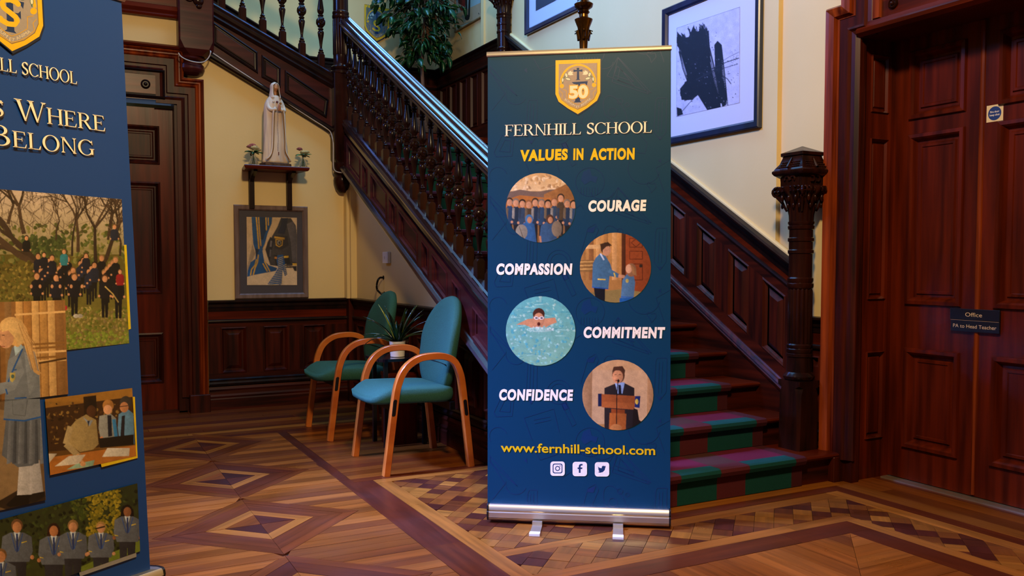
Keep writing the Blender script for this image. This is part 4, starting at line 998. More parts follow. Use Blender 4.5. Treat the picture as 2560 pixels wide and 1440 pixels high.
def place(pic, shapes, width, A, B, capdir, col, quads=True):
    # text baseline from A to B in the print's own coordinates, capdir the vector of one cap height
    k = 1.0 / width; t = []
    f = lambda p: (A[0] + (B[0] - A[0]) * p[0] * k + capdir[0] * p[1], A[1] + (B[1] - A[1]) * p[0] * k + capdir[1] * p[1])
    for q in shapes:
        r = [f(p) for p in q]
        for i in range(1, len(r) - 1): t.append([r[0], r[i], r[i + 1]])
    pic.tri(t, col)
def person(p, x, y, h, coat, hair, skin='#b98461', legs='#15161f', w=0.26, face=0, legs_on=True, tie=None):
    # a small printed figure, x centre, y top of head, h its height
    hd = h * 0.085
    if legs_on:
        p.poly([(x - w * h * 0.32, y + h * 0.5), (x + w * h * 0.32, y + h * 0.5), (x + w * h * 0.26, y + h), (x + w * h * 0.04, y + h), (x, y + h * 0.62), (x - w * h * 0.04, y + h), (x - w * h * 0.26, y + h)], legs)
    p.poly([(x - w * h * 0.22, y + h * 0.175), (x + w * h * 0.22, y + h * 0.175), (x + w * h * 0.48, y + h * 0.23), (x + w * h * 0.52, y + h * 0.42), (x + w * h * 0.40, y + h * 0.56), (x - w * h * 0.40, y + h * 0.56), (x - w * h * 0.52, y + h * 0.42), (x - w * h * 0.48, y + h * 0.23)], coat)
    if tie:
        p.poly([(x - hd * 0.5, y + h * 0.17), (x + hd * 0.5, y + h * 0.17), (x, y + h * 0.33)], '#c9d6e6'); p.poly([(x - hd * 0.16, y + h * 0.19), (x + hd * 0.16, y + h * 0.19), (x + hd * 0.22, y + h * 0.42), (x - hd * 0.1, y + h * 0.44)], tie)
    p.ell(x, y + hd * 0.95, hd * 0.92, hd * 1.02, hair, n=12)
    p.ell(x + face * hd * 0.25, y + hd * 1.25, hd * 0.70, hd * 0.88, skin, n=12)
    p.ell(x - w * h * 0.5, y + h * 0.50, hd * 0.32, hd * 0.35, skin, n=8); p.ell(x + w * h * 0.5, y + h * 0.50, hd * 0.32, hd * 0.35, skin, n=8)
def crest(p, q, s_letter='50', sub=None):
    # school shield; q maps unit square (0..1, 0..1 downwards) to the print
    def P_(pts): return [q(*a) for a in pts]
    def sh(i): return [(0.0 + i, 0.0 + i), (1 - i, 0.0 + i), (1 - i, 0.62 - i * 0.1), (0.93 - i * 0.95, 0.76 - i * 0.4), (0.72 - i * 0.4, 0.89 - i * 0.6), (0.5, 1.0 - i * 1.15), (0.28 + i * 0.4, 0.89 - i * 0.6), (0.07 + i * 0.95, 0.76 - i * 0.4), (0.0 + i, 0.62 - i * 0.1)]
    p.poly(P_([(a + 0.012, b + 0.014) for a, b in sh(-0.012)]), '#14223a')
    p.poly(P_(sh(0)), '#e3b21c'); p.poly(P_(sh(0.07)), '#7a5a30'); p.poly(P_([(a - 0.004, b - 0.003) for a, b in sh(0.074)]), '#a08b7a' if not sub else sub)
    def L_(pts, w, c, w2=None):
        qq = P_(pts); k = abs(q(1, 0)[0] - q(0, 0)[0]); p.line(qq, w * k, c, None if w2 is None else w2 * k)
    L_([(0.5 + 0.385 * cos(t) * 1.0, 0.43 - 0.335 * sin(t)) for t in [pi * i / 22 for i in range(23)]], 0.045, '#e0ae1a')
    for sx in (-1, 1):
        c = q(0.5 + sx * 0.36, 0.475); k = abs(q(1, 0)[0] - q(0, 0)[0]); p.ell(c[0], c[1], 0.05 * k, 0.05 * k, '#e0ae1a', n=12)
        L_([(0.5 + sx * 0.34, 0.43), (0.5 + sx * 0.32, 0.34), (0.5 + sx * 0.25, 0.26)], 0.014, '#2f6a45')
        for (a, b, rx, ry, ro) in ((0.34, 0.365, 0.02, 0.045, 0.1), (0.22, 0.35, 0.055, 0.024, 0.25), (0.26, 0.28, 0.026, 0.05, -0.3)):
            c = q(0.5 + sx * a, b); p.ell(c[0], c[1], (rx + 0.008) * k, (ry + 0.008) * k, '#2f5a4a', ro * -sx, 10); p.ell(c[0], c[1], rx * k, ry * k, '#d8d2b4', ro * -sx, 10)
        p.poly(P_([(0.5 + sx * a, b) for a, b in ((0.225, 0.27), (0.215, 0.225), (0.15, 0.195), (0.155, 0.22), (0.10, 0.225), (0.13, 0.245), (0.10, 0.275), (0.17, 0.285))]), '#ded6bc')
    nav = '#17325f'
    p.poly(P_([(0.47, 0.15), (0.53, 0.15), (0.525, 0.19), (0.60, 0.18), (0.60, 0.225), (0.525, 0.215), (0.53, 0.36), (0.56, 0.375), (0.44, 0.375), (0.475, 0.36), (0.478, 0.215), (0.40, 0.225), (0.40, 0.18), (0.475, 0.19)]), nav)
    p.poly(P_([(0.36, 0.41), (0.72, 0.40), (0.70, 0.48), (0.66, 0.44), (0.55, 0.445), (0.55, 0.55), (0.62, 0.545), (0.66, 0.51), (0.66, 0.61), (0.62, 0.58), (0.55, 0.585), (0.55, 0.76), (0.58, 0.785), (0.40, 0.785), (0.44, 0.76), (0.45, 0.45), (0.41, 0.445)]), nav)
    if s_letter == '50':
        tr, w = sans_text('50', 0.05)
        for b, c in ((0.03, '#e0a01a'), (0.0, '#f0d9b4')):
            tr, w = sans_text('50', 0.045 + b * 1.6)
            A, B = q(0.30 - b * 0.6, 0.70), q(0.73 + b * 0.6, 0.695); u = q(0.30, 0.475); place(p, tr, w, A, B, (u[0] - q(0.3, 0.70)[0], u[1] - q(0.3, 0.70)[1]), c)
    else:
        cl = arcpts(0.50, 0.475, 0.13, 0.065, -15, -180, 10)
        pts = [(0.63, 0.44), (0.60, 0.42), (0.52, 0.41), (0.42, 0.43), (0.385, 0.475), (0.41, 0.52), (0.50, 0.56), (0.58, 0.595), (0.60, 0.64), (0.56, 0.685), (0.46, 0.695), (0.37, 0.67), (0.35, 0.65)]
        L_(pts, 0.075, '#e6b422'); kk = abs(q(1, 0)[0] - q(0, 0)[0])
        for a_ in pts: p.ell(*q(*a_), 0.0375 * kk, 0.0375 * kk, '#e6b422', n=12)
    L_([(0.10, 0.56), (0.16, 0.62), (0.14, 0.70), (0.26, 0.80), (0.38, 0.86), (0.5, 0.90), (0.62, 0.86), (0.74, 0.80), (0.86, 0.70), (0.84, 0.62), (0.90, 0.56)], 0.012, '#c99a35')
    L_([(0.14, 0.53), (0.24, 0.56), (0.25, 0.70), (0.38, 0.78), (0.5, 0.83), (0.62, 0.78), (0.75, 0.70), (0.76, 0.56), (0.86, 0.53)], 0.012, '#c99a35')
    for A, B, tx in (((0.20, 0.735), (0.42, 0.862), 'BONUM'), ((0.46, 0.885), (0.54, 0.885), 'ET'), ((0.58, 0.862), (0.80, 0.735), 'ANIMA')):
        tr, w = sans_text(tx, 0.0); a, b = q(*A), q(*B); k = abs(q(1, 0)[0] - q(0, 0)[0]); d = Vector((b[0] - a[0], b[1] - a[1])).normalized()
        up = Vector((d.y, -d.x)); up = up if up.y * (q(0, 0)[1] - q(0, 1)[1]) > 0 else -up
        place(p, tr, w, a, b, (up.x * 0.05 * k, up.y * 0.05 * k), '#d9c9a8')

def banner(name, label, base_r, base_l, nrm, up, mapf, quad, dep, rail_z):
    """roll-up banner: cassette on two swivel feet, printed sheet, top rail, pole behind"""
    b = thing(name, label, 'banner', (base_r + base_l) / 2)
    d = (base_r - base_l).normalized(); L = (base_r - base_l).length; n = nrm
    o0 = base_l
    def X(s, z, t): return o0 + d * s + V(0, 0, z) + n * t
    sec = [(-dep, 0.012), (-dep, 0.055), (-dep * 0.75, 0.078), (-dep * 0.35, 0.085), (-0.012, 0.085), (-0.004, 0.078), (0, 0.062), (-0.003, 0.058), (-0.003, 0.054), (0.002, 0.05), (0.002, 0.028), (-0.002, 0.024), (-0.002, 0.02), (-0.01, 0.012)]
    obj('cassette', MB().loft([[X(s, z, t) for t, z in sec] for s in (0.008, L - 0.008)]), 'alu', b, 40)
    for s in (0.0, L - 0.008): obj('end_cap', MB().loft([[X(q, z * 1.03, t * 1.03 + 0.001) for t, z in sec] for q in (s, s + 0.008)]), 'black', b)
    return b, X, d, L

# ================================================================ CENTRE BANNER
bl, br_ = on_z(1217, 1308), on_z(1677, 1325)
dB = (br_ - bl).normalized(); nB = V(dB.y, -dB.x, 0)
cb, XB, dB, LB = banner('roll_up_banner', 'tall blue roll-up banner of school values with four round photographs', br_, bl, nB, V(0, 0, 1), None, None, 0.07, 2.1)
pB = bl - nB * 0.035
def mB(u, v): return on_pl(u, v, pB, nB)
qc = [(1219.5, 138), (1677.5, 121), (1675.5, 1288), (1219, 1274)]
sheet = MB().loft([[mB(*q) for q in qc], [mB(*q) - nB * 0.0012 for q in qc]])
sh = obj('printed_sheet', sheet, flat_mat('blue_banner_film', '#00354f', 0.45, 0, 0.0, 0.25), cb)
obj('top_rail', MB().sweep([mB(1217, 137.5), mB(1679, 120.5)], [(-0.004, -0.010), (0.004, -0.012), (0.008, -0.004), (0.008, 0.005), (0.003, 0.009), (-0.006, 0.008)], nB), 'alu', cb)
pm = (mB(1448, 128)); obj('support_pole', MB().tube([V(pm.x, pm.y, 0.04) - nB * 0.03, pm - nB * 0.03 - V(0, 0, 0.01)], 0.009, 8), 'alu', cb, 60)
for u in (1344, 1545):
    a = on_pl(u, 1325, bl + nB * 0.003, nB); a.z = 0
    obj('swivel_foot', MB().prism([a - dB * 0.022 - nB * 0.06 + V(0, 0, 0.0), a + dB * 0.022 - nB * 0.06, a + dB * 0.022 + nB * 0.15, a - dB * 0.022 + nB * 0.15], (0, 0, 0.006)).prism([a - dB * 0.022 + nB * 0.003, a + dB * 0.022 + nB * 0.003, a + dB * 0.022 + nB * 0.025, a - dB * 0.022 + nB * 0.025], (0, 0, 0.022)), 'alu', cb)
    obj('foot_tip', MB().prism([a - dB * 0.023 + nB * 0.12, a + dB * 0.023 + nB * 0.12, a + dB * 0.023 + nB * 0.155, a - dB * 0.023 + nB * 0.155], (0, 0, 0.010)), 'white', cb)
# the faint school-things pattern
D = Pic(mB, nB, 0.0004, 0.0, clip=[(1220, 140), (1220, 1273), (1675, 1287), (1677, 123)])
dc = '#022c54'
for ty in range(-1, 5):
    oy = 325 * ty; w = 1.5
    def dl(pts, close=False, w=w): D.line([(a, b + oy) for a, b in (pts + [pts[0]] if close else pts)], w, dc)
    dl([(1545, 143), (1517, 190), (1628, 232)], True); dl([(1543, 165), (1535, 188), (1585, 205)], True)
    dl([(1225, 165), (1225, 182), (1293, 240)], True); dl([(1333, 145), (1350, 175), (1395, 160)])
    for x, y0_, y1_, wd in ((1330, 250, 360, 22), (1652, 245, 350, 26)):
        dl([(x - wd / 2, y0_ + 8), (x - wd / 2 + 4, y0_), (x + wd / 2 + 2, y0_), (x + wd / 2, y1_ - 20), (x - 2, y1_), (x - wd / 2 - 4, y1_ - 20)], True)
        dl([(x - 4, y0_ + 10), (x - 7, y1_ - 18)]); dl([(x + 4, y0_ + 10), (x + 1, y1_ - 18)]); D.poly([(x - 6, y1_ - 8 + oy), (x + 2, y1_ - 8 + oy), (x - 2, y1_ + oy)], dc)
    dl([(1508 + 30 * cos(t) + (12 if 0.5 < t < 2.4 else 0) + 30, 285 + 46 * sin(t + 0.5)) for t in [2 * pi * i / 22 for i in range(22)]], True)
    for a, b, r in ((1532, 281, 11), (1550, 253, 7), (1568, 262, 5)): D.ring(a, b + oy, r, w, dc, n=12)
    D.ring(1397, 330 + oy, 30, w, dc); D.ring(1397, 330 + oy, 21, w, dc)
    dl([(1404, 360), (1414, 356), (1440, 410), (1430, 416)], True); D.poly([(1403, 362 + oy), (1417, 356 + oy), (1423, 370 + oy), (1410, 377 + oy)], dc)
    dl([(1255, 338), (1235, 380), (1240, 392), (1280, 390), (1285, 345)], True); dl([(1262, 350), (1248, 378), (1275, 380), (1276, 352)], True)
    dl([(1568, 325), (1560, 355), (1572, 378), (1612, 384), (1618, 358), (1600, 335)], True)
    dl([(1310, 395), (1384, 372), (1398, 430)], False); dl([(1334, 400), (1375, 392)]); dl([(1336, 409), (1377, 400)]); dl([(1310, 395), (1330, 450)])
    D.ring(1475, 455 + oy, 36, w, dc, n=28); D.poly([(1458, 430 + oy), (1475, 421 + oy), (1480, 440 + oy), (1495, 442 + oy), (1490, 458 + oy), (1478, 452 + oy), (1462, 462 + oy), (1452, 450 + oy)], '#023058')
    for i in range(7): dl([(1452 + i * 7, 468), (1452 + i * 7, 486)])
    dl([(1545, 470), (1530, 530), (1622, 560)], True); dl([(1550, 495), (1544, 525), (1585, 540)], True)
    dl([(1625, 470), (1617, 462), (1620, 455), (1628, 460), (1638, 458), (1640, 468), (1628, 482)], True)
    dl([(1470, 570), (1488, 560), (1496, 575), (1468, 640), (1452, 632)], True); D.poly([(1470, 572 + oy), (1490, 565 + oy), (1484, 582 + oy), (1466, 580 + oy)], dc)
    dl([(1505 + 28 * cos(t), 430 + 50 + 18 * sin(t)) for t in [pi * i / 12 for i in range(13)]])
    D.ring(1245, 440 + oy, 22, w, dc, 2.5, 6.0); D.ring(1290, 235 + oy, 26, w, dc, 0.4, 3.4); D.ring(1610, 420 + oy, 40, w, dc, 0.2, 3.6)
    dl([(1225, 500), (1262, 560), (1230, 600)]); dl([(1405, 545), (1452, 512), (1458, 522)]); D.poly([(1645, 402 + oy), (1652, 396 + oy), (1654, 408 + oy)], dc); D.poly([(1310, 500 + oy), (1317, 495 + oy), (1318, 508 + oy)], dc)
    dl([(1640, 420), (1675, 400)]); dl([(1640, 420), (1660, 480)])
D.obj('doodle_pattern', sh)
T = Pic(mB, nB, 0.0010, 6e-6)
q_ = lambda a, b: (1389 + 112 * a - 0.5 * b, 151 - 3.4 * a + 136 * b - (0 if b > 0.9 else 0))
crest(T, q_)
T.obj('crest', sh)
T = Pic(mB, nB, 0.0012, 6e-6)
g, w = serif_text('FERNHILL SCHOOL', 0.0)
place(T, g, w, (1264, 342.5), (1633, 333.5), (0.3, -28), '#10233d'); place(T, g, w, (1261.5, 340.5), (1630.5, 331.5), (0.3, -28), '#fdeccf')
def bold(T, tx, A, B, cap, col, sp=1.16, b=0.055, sh_=0.10):
    tr, w = sans_text(tx, b, sh_, sp); place(T, tr, w, A, B, cap, col)
bold(T, 'VALUES', (1302, 401.5), (1420, 398), (-1, -26), '#e9bb10'); bold(T, 'IN', (1433, 398.5), (1460, 398), (-1, -27), '#e9bb10'); bold(T, 'ACTION', (1475, 398.5), (1588, 397), (-1, -27), '#e9bb10')
OFF = '#fbeed8'
bold(T, 'COURAGE', (1471, 527.5), (1616, 525.5), (0, -26), OFF)
bold(T, 'COMPASSION', (1241, 685), (1431, 685), (0, -26), OFF, 1.16)
bold(T, 'COMMITMENT', (1459, 843), (1663, 844), (0, -26), OFF, 1.16)
bold(T, 'CONFIDENCE', (1248, 999), (1433, 1000), (0, -26), OFF, 1.16)
tr, w = sans_text('www.fernhill-school.com', 0.017); place(T, tr, w, (1252, 1129), (1638, 1137), (-0.3, -23), '#e9b80f')
T.obj('lettering', sh)
def rrect(cx, cy, a, r, tilt=0.4):
    pts = []
    for sx, sy, t0 in ((1, 1, 0), (-1, 1, 90), (-1, -1, 180), (1, -1, 270)):
        pts += [(cx + sx * (a - r) + r * cos(radians(t0 + k * 22.5)), cy + sy * (a - r) + r * sin(radians(t0 + k * 22.5))) for k in range(5)]
    return pts
I = Pic(mB, nB, 0.0012, 6e-6)
NV = '#0c3358'
def badge(cx):
    I = Pic(mB, nB, 0.0012, 6e-6); I.poly(rrect(cx, 1171.5 + (cx - 1394) * 0.015, 18, 7), OFF); return I
I = badge(1394); I.poly(rrect(1394, 1171, 12.2, 4.5), NV); I.poly(rrect(1394, 1171, 10, 3.6), OFF)
I.ring(1394, 1171, 5.2, 2.4, NV); I.ell(1400.3, 1164.6, 1.4, 1.4, NV, n=8); I.obj('camera_badge', sh)
I = badge(1449.5)
I.poly([(1447, 1182), (1451.5, 1182), (1451.5, 1172.5), (1455.5, 1172.5), (1456, 1168.5), (1451.5, 1168.5), (1451.7, 1165), (1453, 1163.6), (1456.5, 1163.6), (1456.5, 1159.8), (1451.5, 1159.8), (1448, 1162), (1447, 1165.2), (1447, 1168.5), (1444, 1168.5), (1444, 1172.5), (1447, 1172.5)], NV); I.obj('letter_badge', sh)
I = badge(1505)
I.poly([(1494.5, 1180), (1499, 1178.2), (1495.8, 1175.6), (1497.4, 1175.2), (1494.6, 1171.6), (1496.4, 1171.7), (1494.6, 1166.2), (1499.5, 1169.5), (1504.3, 1170.3), (1504.6, 1166.4), (1507.5, 1164.2), (1510.5, 1165.2), (1514.4, 1164), (1512.8, 1166.6), (1515.2, 1166.4), (1513.2, 1169), (1511.8, 1175), (1507, 1180), (1500, 1181.8)], NV); I.obj('bird_badge', sh)

rnd = random.Random(5)
def circ(cx, cy, rx, ry, n=40): return [(cx + rx * cos(2 * pi * i / n), cy + ry * sin(2 * pi * i / n)) for i in range(n)]
# round photograph 1: walkers on a hillside
p = Photo(mB, nB, 0.0010, 0, circ(1351.5, 519.5, 87, 87))
p.grad(1264, 432, 1440, 480, '#c79a62', '#d9b98a', 6); p.grad(1264, 478, 1440, 610, '#8a6a4a', '#7a5228', 5)
p.speck((1264, 436, 1440, 476), ['#b9905f', '#e0c39a', '#a9835a'], 60, 3, 9, rnd)
p.poly([(1264, 482), (1300, 474), (1340, 480), (1375, 474), (1440, 470), (1440, 510), (1264, 510)], '#6f5a4e'); p.poly([(1360, 486), (1395, 470), (1420, 458), (1445, 466), (1445, 520), (1360, 510)], '#8f5f33'); p.poly([(1264, 500), (1300, 488), (1360, 494), (1440, 500), (1440, 530), (1264, 530)], '#a8672f')
for i in range(11):
    x = 1274 + i * 16; person(p, x, 494 + (i * 37 % 7) - (12 if i == 8 else 0), 118, ['#25405c', '#1c2c3c', '#2e4256', '#4a3a28', '#1f3146'][i % 5], ['#3a2a1e', '#7a6a5a', '#241a14', '#8a5a34'][i % 4], '#c08a64', '#1a1c22', 0.17)
    p.poly([(x - 9, 520), (x - 3, 520), (x - 4, 548), (x - 10, 545)], ['#6a5a44', '#8a8478', '#2b3a4a'][i % 3])
for x, c in ((1318, '#2c5a86'), (1370, '#31506e')):
    p.poly([(x - 22, 610), (x - 18, 565), (x, 552), (x + 18, 560), (x + 24, 610)], c); p.ell(x + 5, 548, 10, 12, '#3a6c96' if x < 1330 else '#4a3020'); p.ell(x + 6, 550, 6, 8, '#b27a54')
p.ell(1304, 580, 15, 19, '#8a8270'); p.ell(1392, 572, 13, 20, '#7a6a54'); p.line([(1298, 566), (1310, 600)], 2, '#5a5040'); p.line([(1350, 590), (1352, 606)], 5, '#b27a54')
p.obj('photo_of_walkers', sh)
# round photograph 2: two pupils at a door
p = Photo(mB, nB, 0.0010, 0, circ(1538.5, 669, 89, 87.5))
p.grad(1449, 580, 1630, 760, '#c08a4a', '#9a6a34', 6)
for x, c in ((1452, '#a8743c'), (1472, '#8a5a30'), (1490, '#c99658'), (1508, '#a9763e'), (1530, '#c8955a'), (1548, '#b07a40')): p.poly([(x, 580), (x + 12, 580), (x + 12, 700), (x, 700)], c)
p.poly([(1449, 612), (1500, 612), (1500, 622), (1449, 622)], '#e0b070'); p.poly([(1449, 650), (1486, 650), (1486, 680), (1449, 680)], '#8a6434')
for y in (655, 664, 673): p.line([(1449, y), (1486, y - 1)], 3, '#c99a54')
p.poly([(1560, 580), (1632, 580), (1632, 740), (1562, 730)], '#8a3f1c'); p.poly([(1554, 580), (1564, 580), (1564, 735), (1554, 735)], '#4a2412')
for y0_, y1_ in ((596, 618), (628, 648), (660, 700)): p.line([(1574, y0_), (1606, y0_), (1606, y1_), (1574, y1_), (1574, y0_)], 2.4, '#5a240e')
p.line([(1590, 597), (1602, 607), (1590, 617), (1578, 607), (1590, 597)], 2, '#5a240e'); p.ell(1602, 665, 4, 4, '#2c2018')
p.poly([(1449, 735), (1560, 722), (1632, 735), (1632, 760), (1449, 760)], '#8a7440')
p.poly([(1484, 716), (1513, 716), (1512, 760), (1490, 760)], '#12141c')
p.poly([(1500, 634), (1514, 640), (1526, 660), (1530, 676), (1548, 686), (1546, 694), (1524, 690), (1521, 722), (1480, 718), (1482, 660), (1489, 645)], '#3e6580')
p.line([(1522, 676), (1546, 690)], 10, '#456d88'); p.line([(1535, 682), (1538, 692)], 3, '#d8b43a'); p.line([(1494, 698), (1514, 699)], 3, '#d8b43a'); p.line([(1480, 718), (1521, 722)], 2.5, '#1e4f92')
p.ell(1514, 621, 12, 15, '#3a2416'); p.ell(1517, 627, 10, 13, '#c08a64', 0.3); p.poly([(1500, 610), (1520, 605), (1530, 614), (1516, 616), (1504, 628)], '#3a2416'); p.line([(1501, 634), (1510, 650)], 4, '#b9c7d8')
p.line([(1546, 690), (1562, 692)], 8, '#c08a64')
p.poly([(1568, 684), (1584, 688), (1588, 706), (1584, 745), (1552, 745), (1556, 700)], '#4a6f8c'); p.line([(1553, 742), (1585, 744)], 3, '#2a5c9a'); p.ell(1578, 675, 13, 17, '#8a5f40'); p.ell(1572, 672, 8, 11, '#cf9a74'); p.poly([(1576, 662), (1590, 672), (1592, 690), (1582, 686)], '#94683f'); p.ell(1568, 702, 4, 5, '#b0a050')
p.poly([(1549, 745), (1592, 745), (1590, 765), (1549, 765)], '#16508a')
p.obj('photo_of_pupils_at_door', sh)
# round photograph 3: swimmer
p = Photo(mB, nB, 0.0010, 0, circ(1351.5, 827.5, 87, 87))
p.grad(1264, 740, 1440, 915, '#5fa9a0', '#7fb08c', 8)
p.speck((1264, 742, 1440, 912), ['#8cc4b0', '#4f9f9c', '#a6cdb4', '#58aaa6'], 260, 2, 7, rnd)
for i in range(34):
    x, y = rnd.uniform(1268, 1420), rnd.uniform(750, 905); p.line([(x, y), (x + rnd.uniform(12, 34), y + rnd.uniform(-4, 4))], rnd.uniform(0.8, 2), rnd.choice(['#9fcfb9', '#3f908e', '#79bba6']))
p.poly([(1290, 812), (1318, 798), (1336, 796), (1364, 796), (1388, 794), (1392, 806), (1376, 812), (1362, 820), (1330, 820), (1312, 812)], '#c98a5c')
p.ell(1347, 796, 14.5, 21, '#c4845a'); p.ell(1347, 785, 15, 15, '#4a2416'); p.ell(1347, 797, 12.5, 15, '#c98a5c'); p.ell(1341, 795, 6, 3.8, '#e8e4da', 0.1); p.ell(1354, 795, 6, 3.8, '#e8e4da', -0.1); p.ell(1341, 795, 3.8, 2.2, '#4a2a20'); p.ell(1354, 795, 3.8, 2.2, '#4a2a20'); p.ell(1347, 810, 4, 4.8, '#5a1e14')
p.ell(1350, 824, 34, 6, '#a9cdb6'); p.speck((1316, 816, 1384, 830), ['#cfe0cc', '#7fb8a4'], 40, 1.5, 4, rnd)
p.obj('photo_of_swimmer', sh)
# round photograph 4: speaker at a lectern
p = Photo(mB, nB, 0.0010, 0, circ(1544.5, 987.5, 89, 88))
p.grad(1455, 898, 1634, 1078, '#c99a64', '#a9783f', 5); p.poly([(1455, 898), (1481, 898), (1478, 1078), (1455, 1078)], '#a97c4e'); p.poly([(1619, 898), (1634, 898), (1634, 1078), (1620, 1078)], '#a97c4e'); p.poly([(1481, 925), (1619, 925), (1617, 1060), (1480, 1060)], '#c79d6c')
p.poly([(1511, 970), (1540, 958), (1562, 958), (1586, 970), (1586, 1078), (1511, 1078)], '#241f1e'); p.poly([(1537, 956), (1562, 956), (1556, 984), (1544, 984)], '#8ea6c2'); p.poly([(1546, 962), (1552, 962), (1554, 985), (1546, 985)], '#12141e')
p.ell(1546, 938, 16, 20, '#5a3620'); p.ell(1544, 942, 13.5, 17, '#cb8a58'); p.poly([(1530, 930), (1534, 917), (1556, 915), (1563, 926), (1561, 936), (1554, 926), (1538, 926)], '#4a2c1a'); p.line([(1536, 937), (1541, 936)], 1.4, '#3a2016'); p.line([(1547, 936), (1553, 937)], 1.4, '#3a2016'); p.ell(1541, 951, 3, 1.5, '#8a3a28')
p.poly([(1495, 984), (1505, 984), (1505, 1016), (1495, 1016)], '#141e3c'); p.poly([(1588, 990), (1601, 990), (1599, 1020), (1586, 1018)], '#142a5a'); p.ell(1592, 1004, 4, 7, '#c9a53a')
p.poly([(1504, 985), (1588, 990), (1586, 1024), (1504, 1018)], '#9a4f22'); p.poly([(1504, 1004), (1587, 1008), (1586, 1024), (1504, 1018)], '#a85a28'); p.poly([(1528, 1022), (1562, 1024), (1562, 1034), (1528, 1032)], '#8a4018'); p.poly([(1524, 1032), (1566, 1034), (1564, 1078), (1522, 1078)], '#a85a24')
p.poly([(1584, 1020), (1594, 1024), (1598, 1050), (1610, 1058), (1580, 1068)], '#15110f'); p.line([(1541, 1078), (1542, 990), (1545, 953)], 2.4, '#15110f'); p.ell(1546, 952, 3, 4, '#15110f'); p.ell(1540, 1070, 15, 10, '#b9753a')
p.obj('photo_of_speaker', sh)

# ================================================================ LEFT BANNER
angL = radians(60.0); dL = V(sin(angL), cos(angL), 0); nL0 = V(dL.y, -dL.x, 0)
upL = V(0, 0, 1) - nL0 * 0.05; nL = (upL.cross(dL)).normalized()
nL = nL if nL.dot(nL0) > 0 else -nL
P0L = V(0.299, 3.265, 0.08)
def mL(u, v): return on_pl(u, v, P0L, nL)
rb = V(P0L.x, P0L.y, 0) + nL0 * 0.03 + dL * -0.006; lb_ = rb - dL * 0.83
lb, XL_, _, LL = banner('roll_up_banner', 'blue roll-up banner at the left edge with large rectangular school photographs', rb, lb_, nL0, upL, None, None, 0.11, 2.1)
def SL(a, z): return P0L + dL * (a - 0.044) + upL * (z - 0.08)
WL = 0.80; topL = 2.085
def ipx(u, v):  # print coordinates (a, z) of a measured spot
    q = mL(u, v) - P0L; return q.dot(dL) + 0.044, q.dot(upL) / upL.length_squared + 0.08
shl = MB(); nseg = 40; lf_, lb2 = [], []
def ripple(a, z): return 0.0022 * sin(9 * a + 1.5 * z) + 0.0015 * sin(5 * z + 3)
cols_ = 14; rows_ = 30; vs = []; fs = []
for i in range(rows_ + 1):
    for j in range(cols_ + 1):
        a = -WL + WL * j / cols_; z = 0.07 + (topL - 0.07) * i / rows_; vs.append(SL(a, z) + nL * (ripple(a, z) - 0.004))
for i in range(rows_):
    for j in range(cols_):
        k = i * (cols_ + 1) + j; fs.append((k, k + 1, k + cols_ + 2, k + cols_ + 1))
shl.add(vs, fs)
shL = obj('printed_sheet', shl, flat_mat('royal_blue_banner_film', '#0b3f86', 0.34, 0, 0.15), lb, 180)
obj('top_rail', MB().sweep([SL(-WL - 0.005, topL + 0.005), SL(0.008, topL + 0.005)], [(-0.006, -0.014), (0.006, -0.016), (0.012, -0.004), (0.012, 0.006), (0.004, 0.012), (-0.008, 0.010)], nL), 'alu', lb)
pm = SL(-WL / 2, topL - 0.01) - nL * 0.03; obj('support_pole', MB().tube([V(pm.x, pm.y, 0.05) - nL0 * 0.0, pm], 0.009, 8), 'alu', lb, 60)
for s in (0.2, 0.63):
    a = XL_(s, 0, 0.0)
    obj('swivel_foot', MB().prism([a - dL * 0.022 - nL0 * 0.08, a + dL * 0.022 - nL0 * 0.08, a + dL * 0.022 + nL0 * 0.13, a - dL * 0.022 + nL0 * 0.13], (0, 0, 0.007)), 'alu', lb)
def PL_(clip=None, off=0.0004): 
    def f(u, v): q = mL(u, v); return q
    return Pic(f, nL, off, 6e-6, clip) if clip is None else Photo(f, nL, off, 0, clip, 3)
T = PL_(off=0.0012)
def qL(a, b):
    # shield in the banner's own plane: 0.26 m wide
    c = ipx(30, 128); w_, h_ = 0.205, 0.27
    pt = SL(c[0] + (a - 0.5) * w_, c[1] + (1 - b) * h_); u, v, _z = proj(pt); return (u, v)
crest(T, qL, 'S', '#9a8f86')
g, w = serif_text('FERNHILL SCHOOL', 0.0)
A, B = (-62 - 62, 149), (193, 211)
# the baseline lies level on the banner: take it between the two measured spots at its right end
def level_text(T, shapes, w, right, zcap_px, height, span, col, sh_=True):
    a1, z1 = ipx(*right)
    t = []; k = span / w
    for dx, dz, c in (((0.0035, -0.003, '#3a3030'),) if sh_ else ()) + ((0, 0, col),):
        t = []
        for q in shapes:
            r = []
            for p_ in q:
                pt = SL(a1 - span + p_[0] * k + dx, z1 + p_[1] * height + dz); u, v, _z = proj(pt); r.append((u, v))
            for i in range(1, len(r) - 1): t.append([r[0], r[i], r[i + 1]])
        T.tri(t, c)
def spanh(l, r, top, bot): return ipx(*r)[0] - ipx(*l)[0], ipx(*top)[1] - ipx(*bot)[1]
LC = '#fff0cf'
sp_, hh = spanh((53, 181), (193, 211), (110, 165), (110, 196)); gs, ws = serif_text('SCHOOL', 0.0)
level_text(T, g, w, (193, 211), 0, hh, sp_ * w / ws, LC)
sp_, hh = spanh((117, 310), (264, 329), (247, 290), (247, 328)); g2, w2 = serif_text('HERE', 0.02); g3, w3 = serif_text('WHERE', 0.02)
g3, w3 = serif_text('This Is Where', 0.02)
def capw(s): return serif_text(s, 0.02)
g4, w4 = capw('his is Where'); gH, wH = capw('here')
